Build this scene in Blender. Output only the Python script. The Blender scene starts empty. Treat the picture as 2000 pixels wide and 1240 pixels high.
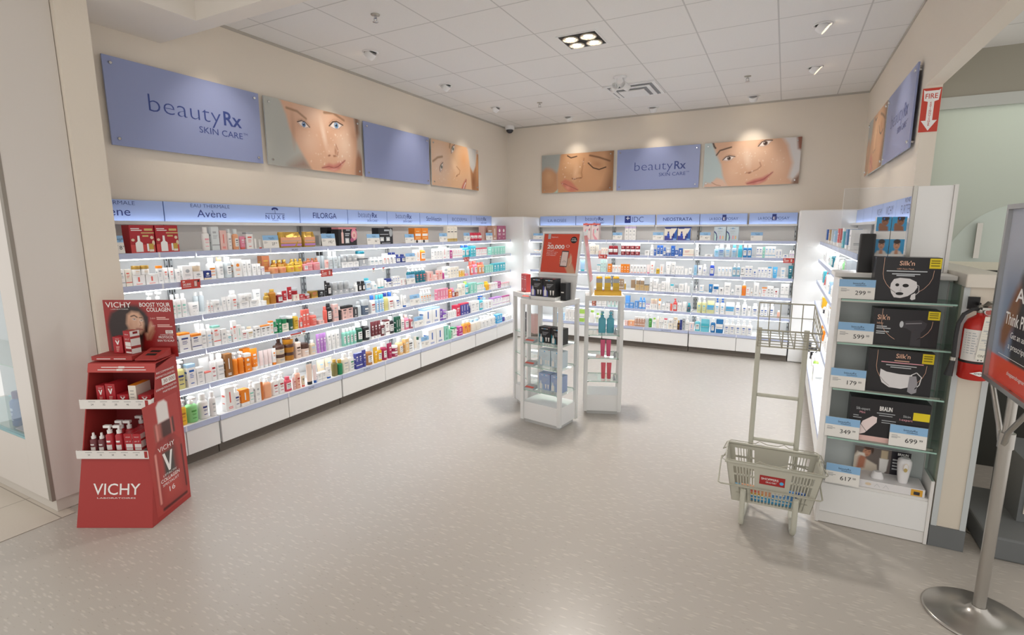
import bpy, math, random
import numpy as np
from mathutils import Matrix, Vector
R = math.radians
sc = bpy.context.scene
col = sc.collection

# ------------------------------------------------------------------ camera
YAW, PITCH, ROLL = .4801, -.1673, -.0024
cam_data = bpy.data.cameras.new('camera')
cam_data.sensor_width = 36.0
cam_data.lens = 1011.1 / 2000 * 36
cam_data.clip_start = .05
cam = bpy.data.objects.new('camera', cam_data)
col.objects.link(cam)
_f = Vector((-math.sin(YAW) * math.cos(PITCH), math.cos(YAW) * math.cos(PITCH), math.sin(PITCH)))
_r = Vector((math.cos(YAW), math.sin(YAW), 0))
_u = _r.cross(_f)
_r2 = _r * math.cos(ROLL) + _u * math.sin(ROLL)
_u2 = -_r * math.sin(ROLL) + _u * math.cos(ROLL)
mw = Matrix((( _r2.x, _u2.x, -_f.x, 0), (_r2.y, _u2.y, -_f.y, 0), (_r2.z, _u2.z, -_f.z, 1.66), (0, 0, 0, 1)))
cam.matrix_world = mw
sc.camera = cam

# ------------------------------------------------------------------ world, big lights, exposure
world = bpy.data.worlds.new('store_ambient')
world.use_nodes = True
world.node_tree.nodes['Background'].inputs[0].default_value = (1.0, .97, .93, 1)
world.node_tree.nodes['Background'].inputs[1].default_value = .82
sc.world = world
sc.view_settings.view_transform = 'Standard'
sc.view_settings.look = 'None'
sc.view_settings.exposure = .34
sc.view_settings.gamma = 1.0
sc.view_settings.use_curve_mapping = False
LED_W = 9.0            # shelf strip emission
HEAD_W = 5.5           # header strip emission
SPOT_W = 17.0
BULB_W = 60.0
LAMP_W = 50.0           # each lamp of the recessed fitting
HEADS_W = 40.0
def area(name, loc, sx, sy, power, color=(1, .96, .9), rot=(0, 0, 0)):
    l = bpy.data.lights.new(name, 'AREA'); l.shape = 'RECTANGLE'; l.size = sx; l.size_y = sy
    l.energy = power; l.color = color
    o = bpy.data.objects.new(name, l); col.objects.link(o); o.location = loc; o.rotation_euler = rot
    return o
# added fill lights, unseen behind the camera, laid out like ceiling panels
for i, (x, y) in enumerate(((-3.0, -.9), (-.9, -.9), (1.2, -.9), (-2, -2.6), (.6, -2.6))):
    area('unseen_fill_light', (x, y, 3.44), 1.2, .6, 8)

# ------------------------------------------------------------------ materials
def lin(c):
    c = c / 255.0
    return c / 12.92 if c <= .04045 else ((c + .055) / 1.055) ** 2.4
def hexc(h):
    return tuple(lin(int(h[i:i + 2], 16)) for i in (0, 2, 4))
PAL = dict(white='F3F2F0', ivory='EFE8DA', grey='AEB2B6', silver='C4C8CB', black='1D1C1F', dark='45464B', red='B0242E',
 darkred='8C1F2A', crimson='D3304F', pink='E389A3', palepink='EBC3BC', pinkw='F0DEDC', pinkl='F0A9B4', peach='F0AE86', peachp='F2BBA6',
 coral='EA6E62', coralred='D24A48', orange='F0891C', orangel='F3A94C', burnt='CF7636', yellow='EDB82A', amber='B5771B', gold='C9A24A',
 oil='DDB63A', paleyel='E5DA9C', paleyelg='DAD58E', paleolive='DCDDA6', paleor='F0C98C', green='1E8A58', darkgreen='1F5A46', leaf='8FD68A',
 leafd='4F9A45', lime='A9D45F', mint='93D4C3', palemint='CBE9E4', mintg='79CDA4', teal='176F80', turq='46B7C8', turql='73C9DA', sky='5AB2E2',
 palebl='A8CDEB', blue='2C62B5', navy='24347C', royal='2B50C0', ocean='1E76B4', bluegrey='7BAFC8', cornf='5F9CDE', iceblue='CBDAE2',
 greybl='AEC3D2', purple='7448A6', lilac='BC86CE', palelil='C9B9DE', indigo='474A9C', magenta='B73A86', rose='D98A90', rosered='DE566A',
 mauve='AE5C7E', raspberry='B02A58', maroon='703238', maroonp='B06068', rosegold='C69A84', copper='BC7450', coppero='B0614C', bronze='A5833C',
 bronzel='A68C70', brown='936335', brownd='4A2C20', tan='B98048', tanl='CBB28A', beige='E2CFB4', beigep='EAD3C4', olive='7E7440', slate='5E6C80',
 clear='DDE4E6', greyc='CBD3D6', yellowd='D8CF88', peachgold='DE9C6C', gilt='CFB878')
PAL['paleyel'] = 'DCD48C'
_M = {}
def mat(name, color, rough=.45, metal=0.0, spec=.5, trans=0.0, emit=None, estr=0.0):
    if name in _M: return _M[name]
    m = bpy.data.materials.new(name); m.use_nodes = True
    b = m.node_tree.nodes['Principled BSDF']
    b.inputs['Base Color'].default_value = (*color, 1)
    b.inputs['Roughness'].default_value = rough
    b.inputs['Metallic'].default_value = metal
    b.inputs['Specular IOR Level'].default_value = spec
    if trans: b.inputs['Transmission Weight'].default_value = trans
    if emit:
        b.inputs['Emission Color'].default_value = (*emit, 1); b.inputs['Emission Strength'].default_value = estr
    _M[name] = m
    return m
def P(n, rough=.38):
    metal = .7 if n in ('gold', 'copper', 'silver', 'bronze', 'gilt') else 0
    return mat('pack_' + n, hexc(PAL[n]), .3 if metal else rough, metal * .6)
def H(name, h, rough=.45, metal=0, **k): return mat(name, hexc(h), rough, metal, **k)
def emissive(name, color, strength):
    if name in _M: return _M[name]
    m = bpy.data.materials.new(name); m.use_nodes = True; nt = m.node_tree
    nt.nodes.remove(nt.nodes['Principled BSDF'])
    e = nt.nodes.new('ShaderNodeEmission'); e.inputs[0].default_value = (*color, 1); e.inputs[1].default_value = strength
    nt.links.new(e.outputs[0], nt.nodes['Material Output'].inputs[0]); _M[name] = m
    return m
def glassy(name, tint, refl=.08):
    if name in _M: return _M[name]
    m = bpy.data.materials.new(name); m.use_nodes = True; nt = m.node_tree
    nt.nodes.remove(nt.nodes['Principled BSDF'])
    t = nt.nodes.new('ShaderNodeBsdfTransparent'); t.inputs[0].default_value = (*tint, 1)
    g = nt.nodes.new('ShaderNodeBsdfGlossy'); g.inputs['Roughness'].default_value = .02
    lw = nt.nodes.new('ShaderNodeLayerWeight'); lw.inputs[0].default_value = .5
    pw = nt.nodes.new('ShaderNodeMath'); pw.operation = 'POWER'; pw.inputs[1].default_value = 4; nt.links.new(lw.outputs['Facing'], pw.inputs[0])
    fr = nt.nodes.new('ShaderNodeMapRange'); fr.inputs[3].default_value = .035; fr.inputs[4].default_value = .7; nt.links.new(pw.outputs[0], fr.inputs[0])
    mx = nt.nodes.new('ShaderNodeMixShader')
    nt.links.new(fr.outputs[0], mx.inputs[0]); nt.links.new(t.outputs[0], mx.inputs[1]); nt.links.new(g.outputs[0], mx.inputs[2])
    nt.links.new(mx.outputs[0], nt.nodes['Material Output'].inputs[0]); _M[name] = m
    return m
def bumpy(m, scale, strength):
    nt = m.node_tree; b = nt.nodes['Principled BSDF']
    tc = nt.nodes.new('ShaderNodeTexCoord'); n = nt.nodes.new('ShaderNodeTexNoise'); n.inputs['Scale'].default_value = scale
    bp = nt.nodes.new('ShaderNodeBump'); bp.inputs['Strength'].default_value = strength; bp.inputs['Distance'].default_value = .01
    nt.links.new(tc.outputs['Object'], n.inputs['Vector']); nt.links.new(n.outputs[0], bp.inputs['Height']); nt.links.new(bp.outputs[0], b.inputs['Normal'])
    return m
def print_material():
    m = bpy.data.materials.new('printed_picture'); m.use_nodes = True; nt = m.node_tree
    b = nt.nodes['Principled BSDF']; b.inputs['Roughness'].default_value = .3
    a = nt.nodes.new('ShaderNodeAttribute'); a.attribute_name = 'print'
    nt.links.new(a.outputs['Color'], b.inputs['Base Color'])
    return m
PRINT = print_material()

def floor_material():
    m = bpy.data.materials.new('speckled_vinyl'); m.use_nodes = True; nt = m.node_tree; L = nt.links
    b = nt.nodes['Principled BSDF']; b.inputs['Roughness'].default_value = .3; b.inputs['Specular IOR Level'].default_value = .5
    tc = nt.nodes.new('ShaderNodeTexCoord')
    base = hexc('CDC3B7'); prev = None
    big = nt.nodes.new('ShaderNodeTexNoise'); big.inputs['Scale'].default_value = .9; L.new(tc.outputs['Object'], big.inputs['Vector'])
    mx = nt.nodes.new('ShaderNodeMix'); mx.data_type = 'RGBA'; L.new(big.outputs[0], mx.inputs[0])
    mx.inputs[6].default_value = (*hexc('B1AAA2'), 1); mx.inputs[7].default_value = (*hexc('B9B3AB'), 1)
    prev = mx.outputs[2]
    # short chips thrown in several directions, light and dark
    for i, (ang, sx, sy, rad, thr, c, fac) in enumerate(((20, 11, 46, .11, .7, 'D2CBC2', .45), (78, 12, 52, .11, .72, 'CFC9C2', .45), (132, 10, 48, .10, .72, 'D2CBBF', .45),
                                              (50, 13, 60, .07, .8, 'A59B90', .45), (160, 14, 58, .07, .8, 'A89F95', .45), (100, 12, 70, .05, .86, '857B70', .55))):
        mp = nt.nodes.new('ShaderNodeMapping'); mp.inputs['Rotation'].default_value = (0, 0, R(ang)); mp.inputs['Scale'].default_value = (sx, sy, 1)
        mp.inputs['Location'].default_value = (i * 7.3, i * 3.1, 0)
        L.new(tc.outputs['Object'], mp.inputs['Vector'])
        n = nt.nodes.new('ShaderNodeTexVoronoi'); n.voronoi_dimensions = '2D'; n.inputs['Scale'].default_value = 1
        L.new(mp.outputs[0], n.inputs['Vector'])
        lt = nt.nodes.new('ShaderNodeMapRange'); lt.inputs[1].default_value = rad; lt.inputs[2].default_value = rad * 2.2; lt.inputs[3].default_value = fac; lt.inputs[4].default_value = 0; L.new(n.outputs['Distance'], lt.inputs[0])
        sp = nt.nodes.new('ShaderNodeSeparateColor'); L.new(n.outputs['Color'], sp.inputs[0])
        gt = nt.nodes.new('ShaderNodeMath'); gt.operation = 'GREATER_THAN'; gt.inputs[1].default_value = thr; L.new(sp.outputs[0], gt.inputs[0])
        ml = nt.nodes.new('ShaderNodeMath'); ml.operation = 'MULTIPLY'; L.new(lt.outputs[0], ml.inputs[0]); L.new(gt.outputs[0], ml.inputs[1])
        m2 = nt.nodes.new('ShaderNodeMix'); m2.data_type = 'RGBA'; L.new(ml.outputs[0], m2.inputs[0]); L.new(prev, m2.inputs[6])
        m2.inputs[7].default_value = (*hexc(c), 1); prev = m2.outputs[2]
    L.new(prev, b.inputs['Base Color'])
    return m
def grid_material(name, base, line, x0, y0, step, width, wx=1.0, rough=.8, xmul=1.0):
    m = bpy.data.materials.new(name); m.use_nodes = True; nt = m.node_tree; L = nt.links
    b = nt.nodes['Principled BSDF']; b.inputs['Roughness'].default_value = rough; b.inputs['Specular IOR Level'].default_value = .2
    tc = nt.nodes.new('ShaderNodeTexCoord'); sp = nt.nodes.new('ShaderNodeSeparateXYZ'); L.new(tc.outputs['Object'], sp.inputs[0])
    def mask(out, off, st, wd):
        s = nt.nodes.new('ShaderNodeMath'); s.operation = 'SUBTRACT'; L.new(out, s.inputs[0]); s.inputs[1].default_value = off - st / 2
        w = nt.nodes.new('ShaderNodeMath'); w.operation = 'WRAP'; L.new(s.outputs[0], w.inputs[0]); w.inputs[1].default_value = st / 2; w.inputs[2].default_value = -st / 2
        # wrap centres each line on 0
        w.inputs[1].default_value = st; w.inputs[2].default_value = 0
        c = nt.nodes.new('ShaderNodeMath'); c.operation = 'SUBTRACT'; L.new(w.outputs[0], c.inputs[0]); c.inputs[1].default_value = st / 2
        a = nt.nodes.new('ShaderNodeMath'); a.operation = 'ABSOLUTE'; L.new(c.outputs[0], a.inputs[0])
        l = nt.nodes.new('ShaderNodeMath'); l.operation = 'LESS_THAN'; L.new(a.outputs[0], l.inputs[0]); l.inputs[1].default_value = wd / 2
        return l.outputs[0]
    a1 = mask(sp.outputs[0], x0, step * xmul, width); a2 = mask(sp.outputs[1], y0, step, width)
    mxx = nt.nodes.new('ShaderNodeMath'); mxx.operation = 'MAXIMUM'; L.new(a1, mxx.inputs[0]); L.new(a2, mxx.inputs[1])
    n = nt.nodes.new('ShaderNodeTexNoise'); n.inputs['Scale'].default_value = 260; L.new(tc.outputs['Object'], n.inputs['Vector'])
    sp_ = nt.nodes.new('ShaderNodeMapRange'); sp_.inputs[1].default_value = .3; sp_.inputs[2].default_value = .7; sp_.inputs[3].default_value = .96; sp_.inputs[4].default_value = 1.0
    L.new(n.outputs[0], sp_.inputs[0])
    mult = nt.nodes.new('ShaderNodeMix'); mult.data_type = 'RGBA'; mult.blend_type = 'MULTIPLY'; mult.inputs[0].default_value = 1
    mult.inputs[6].default_value = (*base, 1); L.new(sp_.outputs[0], mult.inputs[7])
    mx = nt.nodes.new('ShaderNodeMix'); mx.data_type = 'RGBA'; L.new(mxx.outputs[0], mx.inputs[0]); L.new(mult.outputs[2], mx.inputs[6]); mx.inputs[7].default_value = (*line, 1)
    L.new(mx.outputs[2], b.inputs['Base Color'])
    return m

WALL = bumpy(H('wall_paint', 'E6DDD0', .75, spec=.25), 60, .05)
FIX = H('fixture_white', 'EDEDEC', .4)
FIXG = H('fixture_backing', 'DCDCDC', .5)
STEEL = H('slotted_steel', 'A9ACAE', .35, .6)
DARKGAP = H('shadow_gap', '2A2A2C', .8)
STRIP = H('price_rail_blue', 'B9C2DF', .35)
HEADB = H('header_blue', 'A0B4E2', .45)
SIGNB = H('sign_blue', '919DC8', .36, spec=.8)
NAVYT = H('lettering_navy', '1B2C74', .4)
NAVYD = H('lettering_dark', '26304E', .4)
WT = H('lettering_white', 'F2F0EE', .5)
BLK = H('plain_black', '1A1A1C', .45)
METAL = H('brushed_metal', 'B9B6AE', .3, .9)
CHROME = H('bright_metal', 'D0D0D0', .18, 1.0)
LED = emissive('led_strip', (.93, .97, 1.0), LED_W)
LEDH = emissive('led_header', (.86, .92, 1.0), HEAD_W)

# ------------------------------------------------------------------ mesh builder
class MB:
    def __init__(s): s.v = []; s.f = []; s.mi = []; s.sm = []; s.mats = []; s.M = Matrix()
    def _m(s, m):
        if m not in s.mats: s.mats.append(m)
        return s.mats.index(m)
    def add(s, vs, fs, m, smooth=False):
        b = len(s.v); M = s.M
        s.v += [tuple(M @ Vector(p)) for p in vs]
        k = s._m(m)
        for f in fs: s.f.append([i + b for i in f]); s.mi.append(k); s.sm.append(smooth)
        return s
    def box(s, x0, y0, z0, x1, y1, z1, m, top=None, front=None):
        vs = [(x0, y0, z0), (x1, y0, z0), (x1, y1, z0), (x0, y1, z0), (x0, y0, z1), (x1, y0, z1), (x1, y1, z1), (x0, y1, z1)]
        fs = [(0, 3, 2, 1), (4, 5, 6, 7), (0, 1, 5, 4), (1, 2, 6, 5), (2, 3, 7, 6), (3, 0, 4, 7)]
        if top or front:
            s.add(vs, [fs[0]] + fs[3:], m); s.add(vs, [fs[1]], top or m); s.add(vs, [fs[2]], front or m)
        else: s.add(vs, fs, m)
        return s
    def hull8(s, vs, m):
        s.add(vs, [(0, 3, 2, 1), (4, 5, 6, 7), (0, 1, 5, 4), (1, 2, 6, 5), (2, 3, 7, 6), (3, 0, 4, 7)], m); return s
    def quad(s, a, b, c, d, m): s.add([a, b, c, d], [(0, 1, 2, 3)], m); return s
    def poly(s, pts, m): s.add(pts, [tuple(range(len(pts)))], m); return s
    def loft(s, rings, m, smooth=True, cap0=True, cap1=True):
        n = len(rings[0]); vs = [p for r in rings for p in r]; fs = []
        for i in range(len(rings) - 1):
            for j in range(n):
                k = (j + 1) % n
                fs.append((i * n + j, i * n + k, (i + 1) * n + k, (i + 1) * n + j))
        s.add(vs, fs, m, smooth)
        if cap0: s.add(rings[0], [tuple(reversed(range(n)))], m)
        if cap1: s.add(rings[-1], [tuple(range(n))], m)
        return s
    def lathe(s, prof, m, n=24, smooth=True, sx=1, sy=1):
        rings = [[(r * sx * math.cos(2 * math.pi * j / n), r * sy * math.sin(2 * math.pi * j / n), z) for j in range(n)] for r, z in prof]
        return s.loft(rings, m, smooth)
    def cyl(s, x, y, z0, z1, r, m, n=20, r1=None):
        r1 = r if r1 is None else r1
        rings = [[(x + q * math.cos(2 * math.pi * j / n), y + q * math.sin(2 * math.pi * j / n), z) for j in range(n)] for q, z in ((r, z0), (r1, z1))]
        return s.loft(rings, m)
    def tube(s, pts, r, m, n=8, closed=False):
        pts = [Vector(p) for p in pts]; N = len(pts); rings = []; up = None
        for i, p in enumerate(pts):
            if closed: t = (pts[(i + 1) % N] - pts[i - 1])
            else: t = pts[min(i + 1, N - 1)] - pts[max(i - 1, 0)]
            t.normalize()
            if up is None:
                a = Vector((0, 0, 1)) if abs(t.z) < .9 else Vector((0, 1, 0)); up = (a - t * a.dot(t)).normalized()
            else: up = (up - t * up.dot(t)).normalized()
            w = t.cross(up)
            rr = r[i] if isinstance(r, (list, tuple)) else r
            rings.append([tuple(p + (up * math.cos(2 * math.pi * j / n) + w * math.sin(2 * math.pi * j / n)) * rr) for j in range(n)])
        if closed: rings.append(rings[0])
        return s.loft(rings, m, True, not closed, not closed)
    def text(s, string, size, m, x=0, y=0, align='CENTER', bold=0.0, stretch=1.0, frame=None):
        vs, fs = text_geo(string, align, bold)
        F = frame or Matrix()
        s.add([tuple(F @ Vector((x + a * size * stretch, y + b * size, 0))) for a, b in vs], fs, m); return s
    def textw(s, string, x0, x1, y, cap, m, frame, bold=0.0, off=0.0):
        # lettering fitted between x0 and x1, capitals CAP tall, standing on y
        vs, fs = text_geo(string, 'LEFT', bold); hv, _ = text_geo('H', 'LEFT', bold)
        a0 = min(v[0] for v in vs); a1 = max(v[0] for v in vs); hh = max(v[1] for v in hv); kx = (x1 - x0) / (a1 - a0); ky = cap / hh
        s.add([tuple(frame @ Vector((x0 + (a - a0) * kx, y + b_ * ky, off))) for a, b_ in vs], fs, m); return s
    def rect(s, x0, y0, x1, y1, m, frame, off=0.0):
        s.add([tuple(frame @ Vector(p)) for p in ((x0, y0, off), (x1, y0, off), (x1, y1, off), (x0, y1, off))], [(0, 1, 2, 3)], m); return s
    def ell(s, cx, cy, rx, ry, m, frame, off=0.0, n=24, a0=0, a1=360):
        s.add([tuple(frame @ Vector((cx + rx * math.cos(R(a0 + (a1 - a0) * i / n)), cy + ry * math.sin(R(a0 + (a1 - a0) * i / n)), off))) for i in range(n if a1 - a0 >= 360 else n + 1)],
              [tuple(range(n if a1 - a0 >= 360 else n + 1))], m); return s
    def shape(s, pts, m, frame, off=0.0):
        s.add([tuple(frame @ Vector((x, y, off))) for x, y in pts], [tuple(range(len(pts)))], m); return s
    def line(s, pts, w, m, frame, off=0.0):
        for (x0, y0), (x1, y1) in zip(pts, pts[1:]):
            d = Vector((x1 - x0, y1 - y0)); d.normalize(); nx, ny = -d.y * w / 2, d.x * w / 2
            s.shape([(x0 - nx, y0 - ny), (x1 - nx, y1 - ny), (x1 + nx, y1 + ny), (x0 + nx, y0 + ny)][::1], m, frame, off)
        return s
    def mesh(s, name):
        me = bpy.data.meshes.new(name); me.from_pydata(s.v, [], s.f)
        for m in s.mats: me.materials.append(m)
        me.polygons.foreach_set('material_index', s.mi); me.polygons.foreach_set('use_smooth', s.sm); me.update()
        return me
    def build(s, name, parent=None, loc=(0, 0, 0), rz=0.0):
        o = bpy.data.objects.new(name, s.mesh(name)); col.objects.link(o)
        o.location = loc; o.rotation_euler = (0, 0, rz)
        if parent: o.parent = parent
        return o
_T = {}
def text_geo(string, align, bold):
    k = (string, align, bold)
    if k not in _T:
        c = bpy.data.curves.new('lettering', 'FONT'); c.body = string; c.align_x = align; c.offset = bold; c.resolution_u = 3; c.fill_mode = 'FRONT'
        o = bpy.data.objects.new('lettering', c)
        me = bpy.data.meshes.new_from_object(o)
        _T[k] = ([(v.co.x, v.co.y) for v in me.vertices], [tuple(p.vertices) for p in me.polygons])
        bpy.data.objects.remove(o); bpy.data.curves.remove(c); bpy.data.meshes.remove(me)
    return _T[k]
def frame(o, x, y):
    x = Vector(x).normalized(); y = Vector(y).normalized(); z = x.cross(y)
    return Matrix(((x.x, y.x, z.x, o[0]), (x.y, y.y, z.y, o[1]), (x.z, y.z, z.z, o[2]), (0, 0, 0, 1)))
def front(x=0, y=0, z=0): return frame((x, y, z), (1, 0, 0), (0, 0, 1))          # a sheet facing -y
def thing(name, label, cat, loc=(0, 0, 0), rz=0.0, group=None):
    o = bpy.data.objects.new(name, None); col.objects.link(o); o.empty_display_size = .05
    o.location = loc; o.rotation_euler = (0, 0, rz); return tag(o, label, cat, group)
def tag(o, label, cat, group=None):
    o['label'] = label; o['category'] = cat
    if group: o['group'] = group
    return o
def struct(o): o['kind'] = 'structure'; return o
def bevel(o, w, seg=2):
    m = o.modifiers.new('edge', 'BEVEL'); m.width = w; m.segments = seg; m.limit_method = 'ANGLE'; m.angle_limit = R(40); return o

# ------------------------------------------------------------------ the room
XL, YB, XR, ZC = -4.117, 7.766, .775, 3.286
struct(MB().box(-6, -3.2, -.05, 2.6, 8, 0, floor_material()).build('floor'))
TILE = grid_material('pale_floor_tile', hexc('CFC6BA'), hexc('9A9186'), -3.64, 1.262, .46, .006, rough=.3)
struct(MB().box(-6, -3.2, 0, -3.64, 1.33, .002, TILE).build('floor_tile'))
struct(MB().box(XL - .1, 1.60, 0, XL, YB + .1, ZC + .1, WALL).build('wall_left'))
struct(MB().box(XL, YB, 0, XR + .1, YB + .1, ZC + .1, WALL).build('wall_back'))
struct(MB().box(XR, 4.62, 0, XR + .095, YB, ZC + .1, WALL).build('wall_right'))
CEIL = grid_material('ceiling_tile', hexc('EBE9E6'), hexc('CBC9C6'), -4.4348, 3.0316, .6096, .012, rough=.85)
struct(MB().box(XL, 2.40, ZC, XR, YB, ZC + .06, CEIL).build('ceiling'))
struct(MB().box(-6, -3.2, 3.5, 2.6, 2.27, 3.56, CEIL).build('ceiling_entrance'))
SOFF = H('soffit_paint', 'E6E0D8', .75, spec=.2)
b = MB(); b.box(XL, -1, 3.0, -3.48, 2.40, 3.5, SOFF); b.box(-3.48, 2.27, 3.0, XR, 2.40, 3.5, SOFF); struct(b.build('trim_1'))
struct(MB().box(XR, .4, 2.62, XR + .095, 4.62, 3.5, WALL).build('trim_2'))
struct(MB().box(XL, 1.592, 0, -3.69, 1.757, 3.0, WALL).build('trim_3'))
# thin wall angle where the tiles meet the walls
ANG = H('ceiling_angle', 'B9B4AB', .6)
struct(MB().box(XL, 2.40, ZC - .022, XL + .008, YB, ZC, ANG).build('trim_4'))
struct(MB().box(XL + .01, YB - .008, ZC - .022, XR, YB, ZC, ANG).build('trim_5'))
struct(MB().box(XR - .008, 2.42, ZC - .022, XR, YB - .01, ZC, ANG).build('trim_6'))
# pharmacy side
GRN = H('pharmacy_wall', 'A39F92', .8)
struct(MB().box(.87, 4.7, 2.545, 2.6, 4.8, 3.0, GRN).build('wall_pharmacy'))
struct(MB().box(.945, 4.62, 0, 2.6, 4.7, 1.38, H('recess_shade_dark', '34342F', .8)).build('wall_recess'))  # dark wall colour stands in for the shade below the counter
struct(MB().box(.872, .4, 2.84, 2.6, 6.4, 2.9, CEIL).build('ceiling_pharmacy'))
def frosted():
    m = H('frosted_glass', 'C4C9C2', .35, spec=.5); nt = m.node_tree; b_ = nt.nodes['Principled BSDF']
    tr = nt.nodes.new('ShaderNodeBsdfTranslucent'); tr.inputs[0].default_value = (*hexc('CDD2CB'), 1); mx = nt.nodes.new('ShaderNodeMixShader'); mx.inputs[0].default_value = .5
    nt.links.new(b_.outputs[0], mx.inputs[1]); nt.links.new(tr.outputs[0], mx.inputs[2]); nt.links.new(mx.outputs[0], nt.nodes['Material Output'].inputs[0]); return m
area('pharmacy_ceiling_panel', (1.6, 5.3, 2.78), 1.2, .6, 24, (1, 1, .96))
struct(MB().box(.871, 6.4, 0, 2.6, 6.5, 2.9, GRN).build('wall_pharmacy_rear'))
w = struct(MB().box(.87, 4.72, 1.44, 2.6, 4.735, 2.47, frosted()).build('window_1'))
w2 = MB().box(.87, 4.69, 2.47, 2.6, 4.74, 2.545, H('rail_grey', 'C5C8C2', .4)).build('window_rail', w)
d = MB(); d.ell(1.42, 1.33, .42, .50, H('frost_disc', 'CBD6CC', .35), frame((0, 4.717, 0), (1, 0, 0), (0, 0, 1)), n=48, a0=12, a1=168); d.build('window_decal', w)
MB().box(1.17, 4.68, 1.46, 1.20, 4.70, 1.70, METAL).build('window_handle', w)

# ------------------------------------------------------------------ header lettering helpers
def logo(b, kind, cx, F, z=0.0, s=1.0, m=None):
    m = m or NAVYT
    def t(st, size, x, y, bold=0, al='CENTER', stx=1.0): b.text(st, size * s, m, cx + x * s, z + y * s, al, bold, stx, F)
    def w(st, x0, x1, y, cap, bold=0): b.textw(st, cx + x0 * s, cx + x1 * s, z + y * s, cap * s, m, F, bold)
    if kind == 'beauty':
        w('beauty', -.135, .04, -.008, .052, -.014); w('Rx', .048, .118, -.008, .046, .016); w('SKIN CARE', -.02, .118, -.048, .02); w('TM', .122, .134, -.036, .008)
    elif kind == 'avene':
        w('EAU THERMALE', -.16, .16, .03, .026, -.012); w('Av\u00e8ne', -.115, .125, -.044, .056, -.004)
    elif kind == 'nuxe':
        w('N U X E', -.095, .095, -.046, .036)
        b.rect(cx - .1, z - .002, cx + .1, z + .002, m, F, .0002)
        for k in range(9):
            a = R(20 + k * 17.5); b.ell(cx + .026 * math.cos(a), z + .034 + .014 * math.sin(a), .011, .008, m, F, .0003 + k * .00003, 10)
        b.rect(cx - .002, z, cx + .002, z + .04, m, F, .0006); w('PARIS', -.03, .03, -.06, .008)
    elif kind == 'filorga': w('FILORGA', -.155, .145, -.03, .052, .004)
    elif kind == 'stri': w('StriVectin', -.17, .16, -.03, .055, .002)
    elif kind == 'bioderma': w('BIODERMA', -.19, .19, -.026, .046, -.01)
    elif kind == 'rosee': w('LA ROS\u00c9E', -.16, .155, -.026, .042, -.012)
    elif kind == 'idc':
        b.rect(cx - .15, z - .05, cx - .06, z + .05, m, F, .0002)
        b.rect(cx - .107, z - .005, cx - .099, z + .045, WT, F, .0005); b.rect(cx - .13, z + .014, cx - .075, z + .022, WT, F, .0006)
        w('IDC', -.05, .16, -.048, .095, -.012)
    elif kind == 'neo': w('NEOSTRATA', -.2, .2, -.024, .044, .004)
    elif kind == 'lrp':
        w('LA ROCH', -.215, -.022, -.026, .042, -.004); w('POSAY', .036, .215, -.026, .042, -.004)
        b.rect(cx - .018, z - .03, cx + .032, z + .05, m, F, .0001); b.textw('E', cx - .006, cx + .02, z - .02, .035, WT, F, 0, .0004); w('LABORATOIRE DERMATOLOGIQUE', -.16, .12, -.05, .009)
    elif kind == 'vichy': w('VICHY', -.14, .14, -.03, .055)
    elif kind == 'furterer': w('RENE', -.09, .07, .03, .025); w('FURTERER', -.2, .2, -.04, .055, -.004)

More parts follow.
